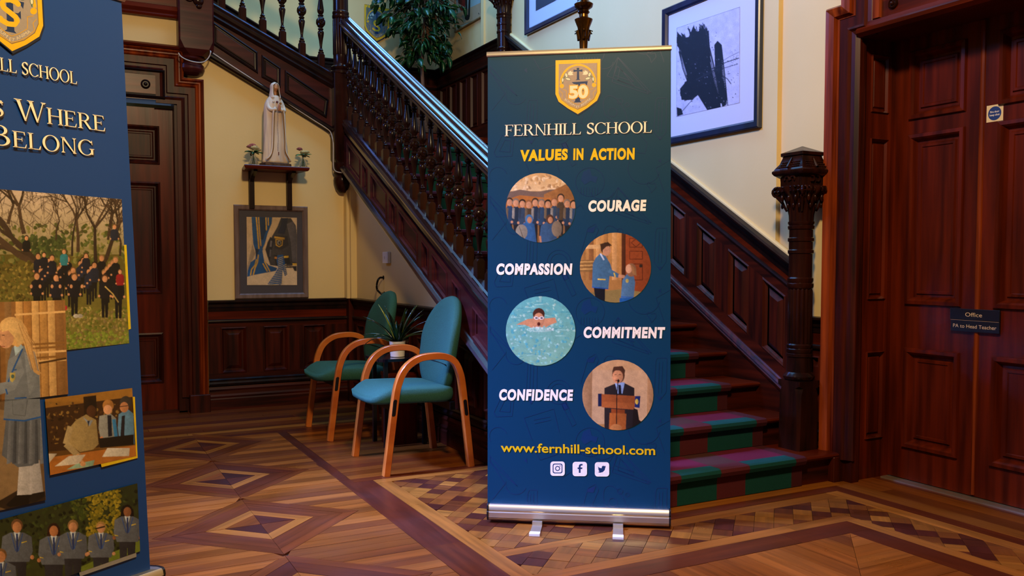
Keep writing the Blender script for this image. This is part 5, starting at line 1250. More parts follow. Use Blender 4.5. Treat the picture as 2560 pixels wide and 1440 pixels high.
level_text(T, g4, w4, (264, 329), 0, hh / 0.80, sp_ * w4 / wH, LC)
sp_, hh = spanh((30, 370), (236, 391), (190, 345), (190, 383)); g5, w5 = capw('You Belong'.replace('Y', '').replace('u', '')); gE, wE = capw('elong')
g5, w5 = capw('Belong')
level_text(T, g5, w5, (237, 390), 0, hh / 0.80, sp_ * w5 / wE, LC)
T.obj('lettering_and_crest', shL)
# photograph of a class among bare trees
rnd = random.Random(8)
cl = [(-60, 470), (304, 498), (323, 858), (168, 875), (160, 750), (-60, 762)]
p = PL_([(-60, 468), (304, 498), (323, 858), (-60, 900)])
p.grad(-60, 465, 330, 640, '#c9b3a2', '#8a8052', 8); p.grad(-60, 636, 330, 900, '#5a5220', '#7a7434', 6)
p.speck((-50, 560, 325, 660), ['#55602c', '#6a6a34', '#48501f', '#7d7a42'], 260, 4, 11, rnd)
p.speck((50, 590, 165, 640), ['#3f4a26', '#4c5a2c', '#34401f'], 160, 5, 11, rnd)
def branch(x, y, a, l, w, dep):
    if dep == 0 or l < 6: return
    x1, y1 = x + l * cos(a), y - l * sin(a); xm, ym = (x + x1) / 2 + rnd.uniform(-.1, .1) * l, (y + y1) / 2
    p.line([(x, y), (xm, ym), (x1, y1)], w, rnd.choice(['#3a2c22', '#2f241c', '#4a382a']), w * 0.7)
    for _ in range(3 if dep > 2 else 2): branch(x1, y1, a + rnd.uniform(-0.75, 0.75), l * rnd.uniform(0.55, 0.85), w * 0.6, dep - 1)
for (x, y, a, l, w) in ((95, 660, 2.35, 90, 16), (85, 650, 2.75, 80, 14), (60, 585, 1.75, 70, 11), (195, 630, 1.62, 80, 9), (245, 680, 1.15, 85, 13), (240, 670, 1.6, 100, 10), (180, 640, 1.5, 70, 6), (270, 600, 1.45, 60, 7), (20, 560, 1.3, 50, 9), (140, 600, 1.4, 50, 5), (300, 640, 1.7, 70, 6)): branch(x, y, a, l, w, 5)
for _ in range(260):
    x, y, a = rnd.uniform(-55, 312), rnd.uniform(478, 590), rnd.uniform(0.3, 2.8); l = rnd.uniform(14, 50); p.line([(x, y), (x + l * cos(a) * 0.5 + rnd.uniform(-3, 3), y - l * sin(a) * 0.5), (x + l * cos(a), y - l * sin(a))], rnd.uniform(0.7, 1.6), rnd.choice(['#4a382c', '#5c4a3a', '#3a2c22']))
p.line([(-50, 560), (0, 600), (50, 640), (95, 660)], 15, '#4a382a'); p.line([(-50, 500), (10, 560), (40, 610), (90, 650)], 11, '#3a2c22')
p.speck((-60, 655, 85, 752), ['#6a5a26', '#8a7a3a', '#4a4218', '#5c5a24'], 420, 3, 8, rnd)
p.speck((160, 770, 323, 875), ['#8a7a42', '#6f7a30', '#a09254', '#59621f', '#7a6a44'], 520, 3, 7, rnd)
p.speck((160, 830, 323, 875), ['#6c7d2a', '#7f8f34'], 160, 3, 8, rnd)
for i in range(24):
    x = 95 + (i * 53 % 205); y = 632 + (i * 31 % 44); person(p, x, y, 92, ['#15192a', '#10131f', '#1a2238', '#0e1118'][i % 4], ['#3a2a1c', '#6a4a2c', '#1c1410', '#8a6a44'][i % 4], '#c08862', '#0f1118', 0.24)
for i, (x, y, c) in enumerate(((92, 680, '#12141f'), (140, 684, '#15192a'), (186, 682, '#0f1220'), (262, 686, '#12141f'), (296, 688, '#12141f'), (160, 622, '#2a7a8a'), (300, 672, '#8a1a22'), (66, 588, '#12141a'), (286, 560, '#1c2438'), (215, 632, '#15192a'), (110, 630, '#141826'))):
    person(p, x, y, 108 if i < 5 else 74, c, ['#4a3020', '#241812', '#6a4a2c'][i % 3], '#c9906a', '#0d0f16', 0.27, legs_on=i < 7)
for x in (78, 100, 130, 150, 178, 205): p.ell(x, 716, 3.6, 5, '#c9906a', n=8)
p.line([(262, 716), (282, 735), (296, 756)], 3, '#b59a5a'); p.ell(190, 790, 7, 5, '#b9b4ae'); p.ell(200, 790, 7, 5, '#a9a49e'); p.ell(164, 770, 4, 6, '#c0283c')
p.obj('photo_of_class_in_trees', shL)
Y = PL_(off=0.0006); Y.poly([(310, 612), (316, 612), (327, 822), (321, 824)], '#d8c020'); Y.obj('yellow_print_edge', shL)
# photograph of a girl in a blazer beside stone columns
p = PL_([(-60, 757), (162, 750), (170, 985), (-60, 1012)], 0.0014)
p.grad(-60, 745, 175, 1020, '#94683a', '#80562c', 5)
for x, c in ((-20, '#6f4e30'), (10, '#8a6842'), (38, '#c99a5c'), (58, '#a9773f'), (78, '#d0a468'), (98, '#b5874c'), (118, '#caa066'), (140, '#8a6238')): p.poly([(x, 745), (x + 17, 745), (x + 24, 1020), (x + 6, 1020)], c)
for y in (785, 862, 872, 883, 896, 905): p.line([(36, y + 2), (165, y - 6)], 5, '#e0b478' if y % 2 else '#8a6030')
p.line([(96, 908), (165, 896)], 5, '#4a3218')
columns_ = p
def girl(p):
    p.poly([(-60, 1005), (100, 1000), (114, 1252), (90, 1262), (-60, 1290)], '#6a5238'); p.poly([(-60, 1010), (30, 1030), (60, 1220), (-60, 1290)], '#8a7050'); p.poly([(-20, 1262), (60, 1216), (112, 1230), (114, 1253), (20, 1275)], '#2c2118')
    p.poly([(48, 1150), (72, 1150), (82, 1236), (42, 1240)], '#b9b6bb'); p.poly([(74, 1150), (98, 1150), (108, 1232), (74, 1236)], '#a9a7ae')
    p.poly([(14, 1262), (40, 1238), (82, 1236), (70, 1262), (24, 1268)], '#12100f'); p.poly([(70, 1250), (80, 1234), (112, 1228), (112, 1240), (84, 1258)], '#1b1816')
    p.poly([(14, 1050), (102, 1040), (108, 1140), (80, 1164), (44, 1168), (4, 1138)], '#5a606c')
    for i in range(7): x = 22 + i * 13; p.poly([(x, 1050), (x + 6, 1049), (x + 4 + i, 1158), (x - 6 + i, 1160)], '#434955' if i % 2 else '#6d7380')
    p.poly([(30, 868), (62, 864), (86, 880), (98, 930), (102, 1042), (60, 1052), (8, 1050), (14, 960), (20, 905)], '#6f7784')
    p.poly([(20, 900), (48, 880), (60, 930), (36, 975), (-60, 1005), (-60, 968), (14, 955)], '#7f8794'); p.poly([(60, 880), (90, 890), (98, 960), (72, 990)], '#7a828e')
    p.line([(8, 1048), (60, 1052), (102, 1042)], 4, '#1f56a0'); p.line([(56, 872), (34, 920), (20, 955)], 4, '#1f56a0'); p.line([(14, 972), (18, 986)], 4, '#1f56a0'); p.line([(36, 996), (66, 994)], 3.5, '#1f56a0'); p.line([(30, 926), (41, 924)], 3, '#1f56a0')
    p.poly([(24, 932), (38, 931), (37, 948), (30, 956), (24, 950)], '#b9a85a'); p.ell(31, 941, 4, 5, '#4a6a6a')
    p.line([(30, 1000), (32, 1036), (62, 1040), (68, 1000)], 1.4, '#50565f'); p.poly([(34, 866), (50, 858), (58, 868), (38, 890)], '#a9c2d6')
    p.poly([(34, 794), (52, 800), (66, 820), (80, 870), (92, 925), (104, 932), (96, 938), (84, 930), (70, 890), (52, 840), (44, 868), (20, 858)], '#d2a468'); p.ell(28, 822, 32, 30, '#d8ad72'); p.ell(14, 845, 20, 26, '#cf9a76'); p.poly([(2, 812), (24, 798), (50, 806), (60, 850), (46, 868), (38, 846), (20, 826), (4, 830)], '#e0b87c')
    p.poly([(-6, 838), (2, 834), (2, 850), (-6, 852)], '#cf9a76'); p.line([(4, 838), (11, 838)], 1.6, '#3a241a'); p.line([(2, 866), (12, 866)], 1.8, '#9a4a40')
    for i in range(8): p.line([(42 + i * 3, 806 + i * 3), (60 + i * 4, 860), (78 + i * 3, 925)], 1.2, rnd.choice(['#d0a670', '#9a6f40', '#a97c4a']))
girl(columns_); columns_.obj('photo_of_girl_by_columns', shL)
p = PL_([(-60, 1000), (99, 997), (114, 1250), (62, 1262), (-60, 1290)], 0.0014); p.poly([(-60, 990), (120, 990), (120, 1300), (-60, 1300)], '#7a6044'); girl(p); p.obj('photo_of_girl_lower_half', shL)
# workshop photograph
Y = PL_(off=0.0004); Y.poly([(331, 992), (337, 992), (344, 1145), (254, 1168), (252, 1160), (330, 1140)], '#d8b81c'); Y.obj('yellow_print_edge', shL)
p = PL_([(112, 998), (330, 970), (340, 1140), (125, 1188)], 0.0010)
p.grad(110, 965, 345, 1200, '#a0702c', '#2f1d10', 6); p.poly([(112, 1020), (345, 990), (345, 1110), (115, 1130)], '#3a2413'); p.speck((115, 1005, 300, 1110), ['#4f3218', '#6a4a22', '#241509', '#8a6a34'], 150, 2, 7, rnd)
p.poly([(208, 992), (240, 988), (242, 1040), (210, 1040)], '#241509'); p.poly([(112, 1145), (345, 1112), (345, 1160), (120, 1195)], '#a9682a')
p.poly([(190, 1050), (215, 1036), (240, 1050), (246, 1110), (232, 1124), (200, 1130), (180, 1116), (162, 1105), (165, 1080)], '#a08a5c'); p.line([(176, 1066), (164, 1110), (196, 1140)], 15, '#a8936a'); p.line([(192, 1136), (206, 1156)], 8, '#c99668')
p.ell(226, 1014, 15, 17, '#1c120c'); p.ell(228, 1028, 12, 15, '#4a2c1a'); p.poly([(206, 1042), (220, 1052), (232, 1050), (224, 1066)], '#8a93a4'); p.poly([(218, 1052), (224, 1052), (220, 1068)], '#1c2438')
p.poly([(248, 1040), (276, 1034), (290, 1046), (290, 1090), (270, 1112), (252, 1100), (246, 1070)], '#8c8f90'); p.line([(284, 1048), (290, 1092)], 9, '#2f78b4'); p.poly([(268, 1038), (278, 1038), (280, 1090), (270, 1092)], '#141a2a'); p.ell(270, 1014, 14, 15, '#a9743c'); p.ell(269, 1024, 11, 12, '#dca27c'); p.line([(252, 1092), (262, 1106)], 7, '#c08058')
p.poly([(296, 1036), (318, 1022), (333, 1034), (336, 1110), (300, 1112), (294, 1070)], '#5a86ae'); p.poly([(304, 1040), (312, 1038), (310, 1098), (300, 1100)], '#1a1a26'); p.ell(314, 1006, 15, 16, '#3a3430'); p.ell(310, 1018, 11, 13, '#b97e58'); p.line([(298, 1017), (320, 1014)], 1.8, '#1a1412')
p.poly([(246, 1096), (334, 1086), (334, 1112), (250, 1120)], '#14100e')
p.poly([(136, 1166), (172, 1140), (214, 1136), (196, 1160)], '#cfc3b4'); p.poly([(255, 1142), (268, 1120), (324, 1120), (322, 1140)], '#c9c2b8'); p.poly([(120, 1160), (142, 1134), (120, 1134)], '#c0b4a4'); p.poly([(166, 1174), (190, 1160), (236, 1150), (232, 1166)], '#8fb09a'); p.ell(207, 1160, 7, 6, '#c99668')
p.obj('photo_of_workshop', shL)
# garden photograph
Y = PL_(off=0.0004); Y.poly([(196, 1424), (340, 1376), (341, 1392), (200, 1441)], '#8f8c88'); Y.obj('grey_print_edge', shL)
p = PL_([(-60, 1315), (343, 1208), (350, 1378), (-60, 1520)], 0.0010)
p.grad(-60, 1205, 352, 1520, '#26301a', '#3a401c', 5); p.speck((-50, 1225, 350, 1420), ['#1c2614', '#2f3c1c', '#3c4a20', '#141c0e'], 500, 4, 10, rnd)
p.speck((215, 1225, 300, 1340), ['#8a7a1e', '#a08f28', '#6a6418', '#767020'], 300, 3, 9, rnd); p.speck((180, 1238, 215, 1300), ['#3a4a1a', '#4f5a22'], 60, 3, 8, rnd)
p.poly([(195, 1420), (350, 1350), (350, 1380), (180, 1450)], '#6a7a28')
for x, y, h, ha, sk in ((42, 1298, 190, '#6a4a30', '#b98058'), (134, 1308, 185, '#2c1a14', '#b0744c'), (182, 1300, 172, '#8a6840', '#c08a64'), (252, 1304, 160, '#a8844a', '#c9946c'), (318, 1262, 165, '#120e0e', '#8a5a3c'), (2, 1372, 190, '#7a5a38', '#b98058')):
    if ha in ('#2c1a14', '#120e0e'): p.poly([(x - 15, y + 10), (x + 15, y + 10), (x + 20, y + 75), (x - 24, y + 80)], ha)
    person(p, x, y, h, '#5c6370', ha, sk, '#2a2c34', 0.40, 0, True, '#23376e')
    p.line([(x - 14, y + h * 0.19), (x - 3, y + h * 0.42)], 2.2, '#2a5096'); p.line([(x + 14, y + h * 0.19), (x + 3, y + h * 0.42)], 2.2, '#2a5096')
    p.line([(x - h * 0.19, y + h * 0.46), (x - h * 0.14, y + h * 0.47)], 2.2, '#d0b83a'); p.line([(x + h * 0.06, y + h * 0.31), (x + h * 0.13, y + h * 0.29)], 2.2, '#c9b23a')
p.line([(-4, 1326), (200, 1270)], 0.1, '#26301a')
p.line([(238, 1322), (262, 1316)], 3.5, '#12100f')
p.obj('photo_of_garden_walk', shL)
# ================================================================ ARMCHAIRS
def catmull(pts, n=6):
    P_ = [Vector(p) for p in pts]; P_ = [P_[0] * 2 - P_[1]] + P_ + [P_[-1] * 2 - P_[-2]]; out = []
    for i in range(1, len(P_) - 2):
        a, b, c, d = P_[i - 1:i + 3]
        for k in range(n):
            t = k / n; out.append(0.5 * ((2 * b) + (c - a) * t + (2 * a - 5 * b + 4 * c - d) * t * t + (3 * b - a - 3 * c + d) * t ** 3))
    return out + [P_[-2]]
def cushion(center_loop, pmap, t, mb=None, steps=((0.93, -0.5), (0.985, -0.36), (1.0, 0.0), (0.985, 0.36), (0.93, 0.5), (0.80, 0.58), (0.5, 0.63), (0.15, 0.64))):
    mb = mb or MB(); n = len(center_loop); cx = sum(p[0] for p in center_loop) / n; cy = sum(p[1] for p in center_loop) / n
    return mb.loft([[pmap(cx + (a - cx) * k, cy + (b - cy) * k, t * d) for a, b in center_loop] for k, d in steps])
def armchair(label):
    c = thing('armchair', label, 'chair', (1.80, 4.73, 0), 'green armchairs under the stairs')
    for ys, so in ((4.45, -1), (5.005, 1)):
        path = catmull([(1.556, ys, 0.0), (1.585, ys, 0.22), (1.612, ys, 0.42), (1.632, ys, 0.51), (1.672, ys, 0.585), (1.745, ys, 0.634), (1.83, ys, 0.646), (1.905, ys, 0.640), (1.963, ys, 0.610), (1.998, ys, 0.545), (2.015, ys, 0.46), (2.035, ys, 0.28), (2.066, ys, 0.0)], 5)
        fr_ = obj('arm_frame', MB().sweep(path, [(-0.021, -0.016), (-0.016, -0.0195), (0.016, -0.0195), (0.021, -0.016), (0.021, 0.016), (0.016, 0.0195), (-0.016, 0.0195), (-0.021, 0.016)], (0, 1, 0)), 'beech', c, 35)
        for xx, zz, dx in ((1.600, 0.375, 0.013), (2.028, 0.345, -0.011)):
            y_ = ys + so * 0.0215
            lp = [(0.011 * cos(t) , (0.035 if sin(t) > 0 else -0.035) + 0.011 * sin(t)) for t in [2 * pi * i / 16 for i in range(16)]]
            f = lambda a, b, d: (xx + a + b * dx / 0.035 * 0.35, y_ + so * d, zz + b)
            obj('slot_plug', MB().loft([[f(a, b, -0.004) for a, b in lp], [f(a, b, 0.002) for a, b in lp], [f(a * 0.7, b * 0.95, 0.0025) for a, b in lp]]), 'black', fr_)
    sl = []
    for i in range(40):
        t = 2 * pi * i / 40; ex = 0.42
        sgn = lambda v: (1 if v > 0 else -1)
        sl.append((1.755 + 0.262 * sgn(cos(t)) * abs(cos(t)) ** ex, 4.7275 + 0.245 * sgn(sin(t)) * abs(sin(t)) ** ex))
    def sm(x, y, d):
        u_ = (x - 1.49) / 0.53
        return (x, y, 0.425 + d - 0.030 * max(0, 0.22 - u_) / 0.22 * (1.6 if d > 0 else 0.2) - 0.018 * u_ + 0.008 * abs((y - 4.7275) / 0.24) ** 2)
    obj('seat', cushion(sl, sm, 0.085), 'green', c, 180)
    bl_ = []
    for i in range(44):
        t = 2 * pi * i / 44; cc, ss = cos(t), sin(t)
        if ss >= 0: bl_.append((0.232 * cc, 0.30 + 0.255 * ss))
        else: bl_.append((0.20 * (1 if cc > 0 else -1) * abs(cc) ** 0.35 + 0.032 * cc * (1 + ss), 0.30 - 0.30 * abs(ss) ** 0.5))
    def bm(a, b, d):
        lean = 0.10 * (b / 0.55) - 0.019 * sin(pi * b / 0.60)
        return (1.965 + lean - d - 0.55 * a * a + 0.02, 4.7275 + a, 0.415 + b)
    obj('backrest', cushion(bl_, bm, 0.06, steps=((0.2, -0.62), (0.6, -0.6), (0.9, -0.5), (0.97, -0.36), (1.0, 0.0), (0.98, 0.36), (0.93, 0.52), (0.78, 0.62), (0.5, 0.68), (0.15, 0.7))), 'green', c, 180)
    obj('lumbar_seam', MB().tube([bm(a, 0.17, 0.041 - 0.004 * abs(a) / 0.2) for a in [-0.21 + 0.42 * i / 14 for i in range(15)]], 0.003, 5), 'black', c)
    obj('seat_bearer', MB().box(1.60, 1.63, 4.47, 4.985, 0.35, 0.385), 'blackm', c); obj('seat_bearer', MB().box(1.95, 1.98, 4.47, 4.985, 0.33, 0.375), 'blackm', c)
    return c
ch = armchair('green fabric beech-armed chair nearest the camera, its back touched by blue daylight')
ch2 = dup(ch, (-0.012, 1.063, 0)); ch2['label'] = 'green fabric beech-armed chair in the corner, behind the potted plant'

# side table, chest, plant
tb = thing('side_table', 'small black side table between the two green armchairs', 'table', (1.93, 5.25, 0))
tl = []
for sx, sy, t0 in ((1, 1, 0), (-1, 1, 90), (-1, -1, 180), (1, -1, 270)):
    tl += [(1.93 + sx * (0.185 - 0.05) + 0.05 * cos(radians(t0 + k * 18)), 5.25 + sy * (0.165 - 0.05) + 0.05 * sin(radians(t0 + k * 18))) for k in range(6)]
obj('table_top', MB().loft([[(a, b, 0.548) for a, b in tl], [(a, b, 0.562) for a, b in tl], [(a * 0.995 + 1.93 * 0.005, b * 0.995 + 5.25 * 0.005, 0.566) for a, b in tl]]), flat_mat('black_lacquer', '#15131a', 0.18, 0, 0.5), tb)
for sx in (-0.13, 0.13):
    for sy in (-0.11, 0.11): obj('leg', MB().box(1.93 + sx - 0.012, 1.93 + sx + 0.012, 5.25 + sy - 0.012, 5.25 + sy + 0.012, 0, 0.548), 'black', tb)
cs = thing('wooden_box', 'low reddish wooden box seen under the black side table', 'box', (1.99, 5.26, 0))
obj('body', MB().box(1.835, 2.025, 5.175, 5.325, 0, 0.44), 'wood_red', cs)
obj('lid', MB().cbox(1.83, 2.03, 5.17, 5.33, 0.441, 0.465, 0.004), 'wood_redh', cs)
pp = thing('potted_plant', 'spiky dark green plant in a small white pot on the side table', 'plant', (1.905, 5.21, 0.566))
pc = (1.905, 5.21, 0.566)
obj('pot', MB().lathe([(0.042, 0.0), (0.046, 0.003), (0.048, 0.05), (0.052, 0.098), (0.053, 0.10), (0.049, 0.10), (0.047, 0.088)], pc, 28), 'pot', pp, 50)
obj('soil', MB().lathe([(0.046, 0.086), (0.03, 0.09), (0.004, 0.092)], pc, 16), 'soil', pp)
rnd = random.Random(4)
def strap(base, az, el0, L, w, bend, n=8):
    # a curved, keeled strap leaf
    mb = MB(); p = Vector(base); el = el0; loops = []
    for i in range(n + 1):
        t = i / n; d = V(cos(az) * cos(el), sin(az) * cos(el), sin(el)); sd = V(-sin(az), cos(az), 0); nn = sd.cross(d)
        ww = w * (sin(pi * min(0.97, 0.12 + 0.88 * t)) ** 0.7) * 0.5 + 0.0006
        loops.append([p - sd * ww, p + nn * (-ww * 0.35), p + sd * ww, p + nn * (-ww * 0.35 - 0.0012)])
        p = p + d * (L / n); el -= bend / n
    return mb.loft(loops)
leaves = [(2.9, 0.55, 0.24, 1.5), (2.6, 0.95, 0.27, 0.9), (3.3, 0.75, 0.22, 1.1), (3.7, 1.05, 0.24, 0.7), (2.2, 1.15, 0.25, 0.6), (3.0, 1.30, 0.27, 0.35), (4.4, 1.25, 0.24, 0.5), (5.0, 1.1, 0.23, 0.8), (5.6, 1.05, 0.26, 0.7), (6.1, 0.95, 0.28, 0.8), (0.2, 0.75, 0.24, 1.0), (0.7, 1.05, 0.26, 0.7), (1.2, 1.2, 0.25, 0.5), (5.9, 1.25, 0.28, 0.4), (0.0, 1.15, 0.27, 0.5), (6.0, 0.7, 0.22, 1.0), (4.0, 0.8, 0.2, 1.1), (1.7, 1.0, 0.22, 0.8), (2.9, 1.0, 0.28, 0.8), (5.4, 1.35, 0.24, 0.3), (3.4, 1.4, 0.25, 0.25), (0.4, 1.3, 0.26, 0.4)]
for i, (az, el, L, bd) in enumerate(leaves):
    az += 0.0; obj('leaf', strap((pc[0] + 0.012 * cos(az), pc[1] + 0.012 * sin(az), pc[2] + 0.085), az - 0.48, el, L * 1.02, 0.028, bd), 'yleaf' if i in (5, 13) else 'dleaf', pp, 180, label='yellow-green leaf' if i in (5, 13) else None)

# ================================================================ WALL FITTINGS UNDER THE STAIRS
sw = thing('wall_switch', 'white switch box on the yellow wall under the stairs', 'switch', (2.18, 6.20, 1.21))
obj('body', MB().cbox(2.168, 2.2, 6.14, 6.25, 1.165, 1.25, 0.006), 'white', sw)
obj('rocker', MB().box(2.162, 2.168, 6.195, 6.215, 1.195, 1.215), 'white', sw)
hq = [on_x(950 + 0, 694, 2.17), on_x(945, 700, 2.15), on_x(942, 712, 2.145), on_x(943, 724, 2.15), on_x(952, 734, 2.17)]
ph = thing('pull_handle', 'curved black pull handle on the yellow wall below the switch', 'handle', (2.18, hq[2].y, 0.99))
obj('grip', MB().tube([(2.199, hq[0].y, hq[0].z), *[tuple(q) for q in catmull([tuple(h) for h in hq], 4)], (2.199, hq[4].y, hq[4].z)], 0.008, 8), 'blackm', ph, 60)
for q in (hq[0], hq[4]): obj('mounting', MB().loft([[(2.199 - d, q.y + r * cos(t), q.z + r * sin(t)) for t in [2 * pi * i / 12 for i in range(12)]] for r, d in ((0.016, 0), (0.016, 0.004), (0.004, 0.006))]), 'blackm', ph)

# shelf with statue and flowers
SZ, SYF = 1.925, 6.84
sf = thing('wall_shelf', 'dark wooden shelf on two black brackets carrying the statue', 'shelf', (1.55, 7.1, SZ))
def on_sh(u, v): return on_y(u, v, 6.95)
x0, x1 = on_y(604, 420, 6.84).x + 0.02, on_y(776, 430, 6.84).x - 0.005
obj('board', MB().loft([[(x0 + 0.03 + i, 7.098, z), (x1 - 0.03 - i, 7.098, z), (x1 - i, 6.84 + i, z), (x0 + i, 6.84 + i, z)] for z, i in ((SZ - 0.03, 0.012), (SZ - 0.022, 0.004), (SZ - 0.006, 0.0), (SZ, 0.004))]), 'wood_redh', sf)
for u in (629, 723):
    xx = on_y(u, 480, 7.07).x
    obj('bracket', MB().box(xx - 0.02, xx + 0.02, 7.055, 7.098, 1.60, SZ - 0.03).loft([[(xx - 0.015, 7.07, 1.80), (xx + 0.015, 7.07, 1.80), (xx + 0.015, 7.07, 1.895), (xx - 0.015, 7.07, 1.895)], [(xx - 0.015, 7.0, 1.85), (xx + 0.015, 7.0, 1.85), (xx + 0.015, 7.0, 1.895), (xx - 0.015, 7.0, 1.895)], [(xx - 0.015, 6.90, 1.88), (xx + 0.015, 6.90, 1.88), (xx + 0.015, 6.90, 1.895), (xx - 0.015, 6.90, 1.895)]]), 'wood_black', sf)
sx_, sy_ = 1.525, 6.93
stt = thing('statue', 'cream painted statue of a veiled woman with joined hands, on the shelf', 'statue', (sx_, sy_, SZ))
rot = radians(14)
def sp3(x, y, z): return (sx_ + x * cos(rot) - y * sin(rot), sy_ + x * sin(rot) + y * cos(rot), SZ + z)
obj('base', MB().loft([[sp3(a * k, b * k, z) for a, b in [(-0.11, -0.055), (-0.06, -0.075), (0.06, -0.075), (0.11, -0.055), (0.11, 0.05), (-0.11, 0.05)]] for k, z in ((1, 0.001), (1, 0.022), (0.95, 0.026))]), 'terra', stt)
# gown and cloak: one folded surface from hem to shoulders
prof = [(0.024, 0.105, 0.062), (0.04, 0.107, 0.064), (0.08, 0.100, 0.060), (0.15, 0.095, 0.056), (0.24, 0.092, 0.053), (0.33, 0.088, 0.050), (0.40, 0.087, 0.050), (0.45, 0.087, 0.050), (0.49, 0.080, 0.048), (0.52, 0.066, 0.042), (0.54, 0.050, 0.036), (0.555, 0.034, 0.030)]
n = 72; loops = []
for z, a, b in prof:
    l = []
    for i in range(n):
        t = 2 * pi * i / n; front = max(0, -sin(t)); fold = 1 + (0.055 * cos(9 * t + 2 * sin(z * 14)) + 0.03 * cos(17 * t + z * 20)) * (1.15 - z * 1.6 if z < 0.5 else 0.2)
        fold -= 0.05 * front * (0.2 + 0.8 * (z < 0.45)) * (1 if abs(cos(t)) < 0.55 else 0)
        l.append(sp3(a * cos(t) * fold, b * sin(t) * fold, z))
    loops.append(l)
obj('gown', MB().loft(loops), 'robe', stt, 180)
# cloak edges falling from the arms, gilded
for sg in (-1, 1):
    pth = [sp3(sg * 0.022, -0.056, 0.455), sp3(sg * 0.040, -0.066, 0.42), sp3(sg * 0.046, -0.067, 0.33), sp3(sg * 0.052, -0.068, 0.20), sp3(sg * 0.056 - 0.004, -0.070, 0.12), sp3(sg * 0.078, -0.068, 0.07), sp3(sg * 0.100, -0.052, 0.045)]
    pc_ = catmull(pth, 5); obj('cloak_fold', MB().tube(pc_, [0.010] * len(pc_), 8), 'robe', stt, 180); obj('gilded_hem', MB().tube([Vector(q) + V(-0.004 * sg, -0.008, 0) for q in pc_], 0.0038, 6), 'gold', stt)
for sg in (-1, 1):  # sleeves to the joined hands
    pth = catmull([sp3(sg * 0.055, -0.006, 0.500), sp3(sg * 0.064, -0.026, 0.455), sp3(sg * 0.052, -0.052, 0.434), sp3(sg * 0.020, -0.072, 0.440)], 5)
    obj('sleeve', MB().tube(pth, [0.0185 - 0.006 * i / len(pth) for i in range(len(pth))], 10), 'robe', stt, 180)
hand = MB()
for sg in (-1, 1):
    hand.loft([[sp3(sg * 0.005 + 0.006 * cos(t) * k, -0.078 - dz * 0.12 + 0.012 * sin(t) * k, 0.435 + dz) for t in [2 * pi * i / 8 for i in range(8)]] for dz, k in ((-0.008, 0.8), (0.01, 1.1), (0.026, 1.0))])
    for j in range(4): hand.tube([sp3(sg * 0.004, -0.086 + 0.0055 * j, 0.458), sp3(sg * 0.0035, -0.087 + 0.0055 * j, 0.470), sp3(sg * 0.002, -0.087 + 0.005 * j, 0.484 - 0.003 * abs(j - 1.4))], [0.0032, 0.003, 0.0018], 6)
    hand.tube([sp3(sg * 0.006, -0.072, 0.44), sp3(sg * 0.008, -0.066, 0.455), sp3(sg * 0.004, -0.067, 0.466)], [0.0035, 0.003, 0.002], 6)
obj('joined_hands', hand, 'skin', stt, 60)
hc = V(0, 0, 0.618)
head = MB(); hl = []
for i in range(15):
    ph = -pi / 2 + pi * i / 14; z = 0.036 * sin(ph); r = 0.026 * max(0.03, cos(ph)) * (1.0 - 0.18 * max(0, -sin(ph)))
    l = []
    for k in range(24):
        t = 2 * pi * k / 24; x = r * cos(t); y = r * 1.08 * sin(t)
        fa = max(0, -sin(t)) ** 8
        if -0.012 < z < 0.008: y -= 0.005 * fa * (1 - (z + 0.012) / 0.02) ** 0.7          # nose
        if -0.024 < z < -0.019: y -= 0.0016 * fa
        if 0.002 < z < 0.011: y += 0.0012 * (1 if 0.25 < abs(cos(t)) < 0.6 and sin(t) < 0 else 0)
        q = Matrix.Rotation(radians(12), 3, 'X') @ V(x, y, z)
        l.append(sp3(q.x, q.y - 0.010, hc.z + q.z))
    hl.append(l)
head.loft(hl); head.tube([sp3(0, -0.002, 0.54), sp3(0, -0.006, 0.60)], [0.018, 0.014], 12)
hd_ = obj('head', head, 'skin', stt, 180)
for sg in (-1, 1):
    obj('eye', MB().ball(sp3(sg * 0.0095, -0.0345, 0.624), 0.0026, 8, 6, (1.3, 0.6, 0.6)), 'black', hd_); obj('brow', MB().tube([sp3(sg * 0.005, -0.035, 0.631), sp3(sg * 0.010, -0.0345, 0.6325), sp3(sg * 0.015, -0.031, 0.6305)], 0.0009, 5), 'gold', hd_)
obj('mouth', MB().tube([sp3(-0.005, -0.034, 0.6035), sp3(0, -0.036, 0.603), sp3(0.005, -0.034, 0.6035)], 0.0014, 6), flat_mat('painted_lips', '#8a3a34', 0.4), hd_)
hair = MB(); veil = MB()
for mb_, k_, om, zlo, th, cy_ in ((hair, 0.86, 38, -0.055, 0.003, -0.006), (veil, 1.0, 47, -0.088, 0.004, -0.004)):
    loops = []; m = 28
    for i in range(15):
        z = 0.043 * k_ + (zlo - 0.043 * k_) * i / 14
        rr = (0.0355 * sqrt(max(0.004, 1 - ((z - 0.004) / (0.0395 * k_)) ** 2)) if z > 0.004 else 0.0355 + 0.16 * max(0, -z - 0.02) ** 1.0 * 1.1) * k_
        w_ = om * min(1, max(0.0, (0.031 * k_ - z) / 0.016)) ** 0.6 - (16 * max(0, -z - 0.045) / 0.04)
        l = [sp3(rr * cos(t), rr * 1.12 * sin(t) + cy_, hc.z + z) for t in [radians(-90 + w_ + (360 - 2 * w_) * k / (m - 1)) for k in range(m)]]
        inner = [tuple(Vector(p) + (Vector(sp3(0, cy_, hc.z + z)) - Vector(p)).normalized() * th) for p in l[::-1]]
        loops.append(l + inner)
    mb_.loft(loops)
obj('hair', hair, flat_mat('painted_brown_hair', '#6a4a20', 0.5), stt, 180); obj('veil', veil, 'robe', stt, 180)
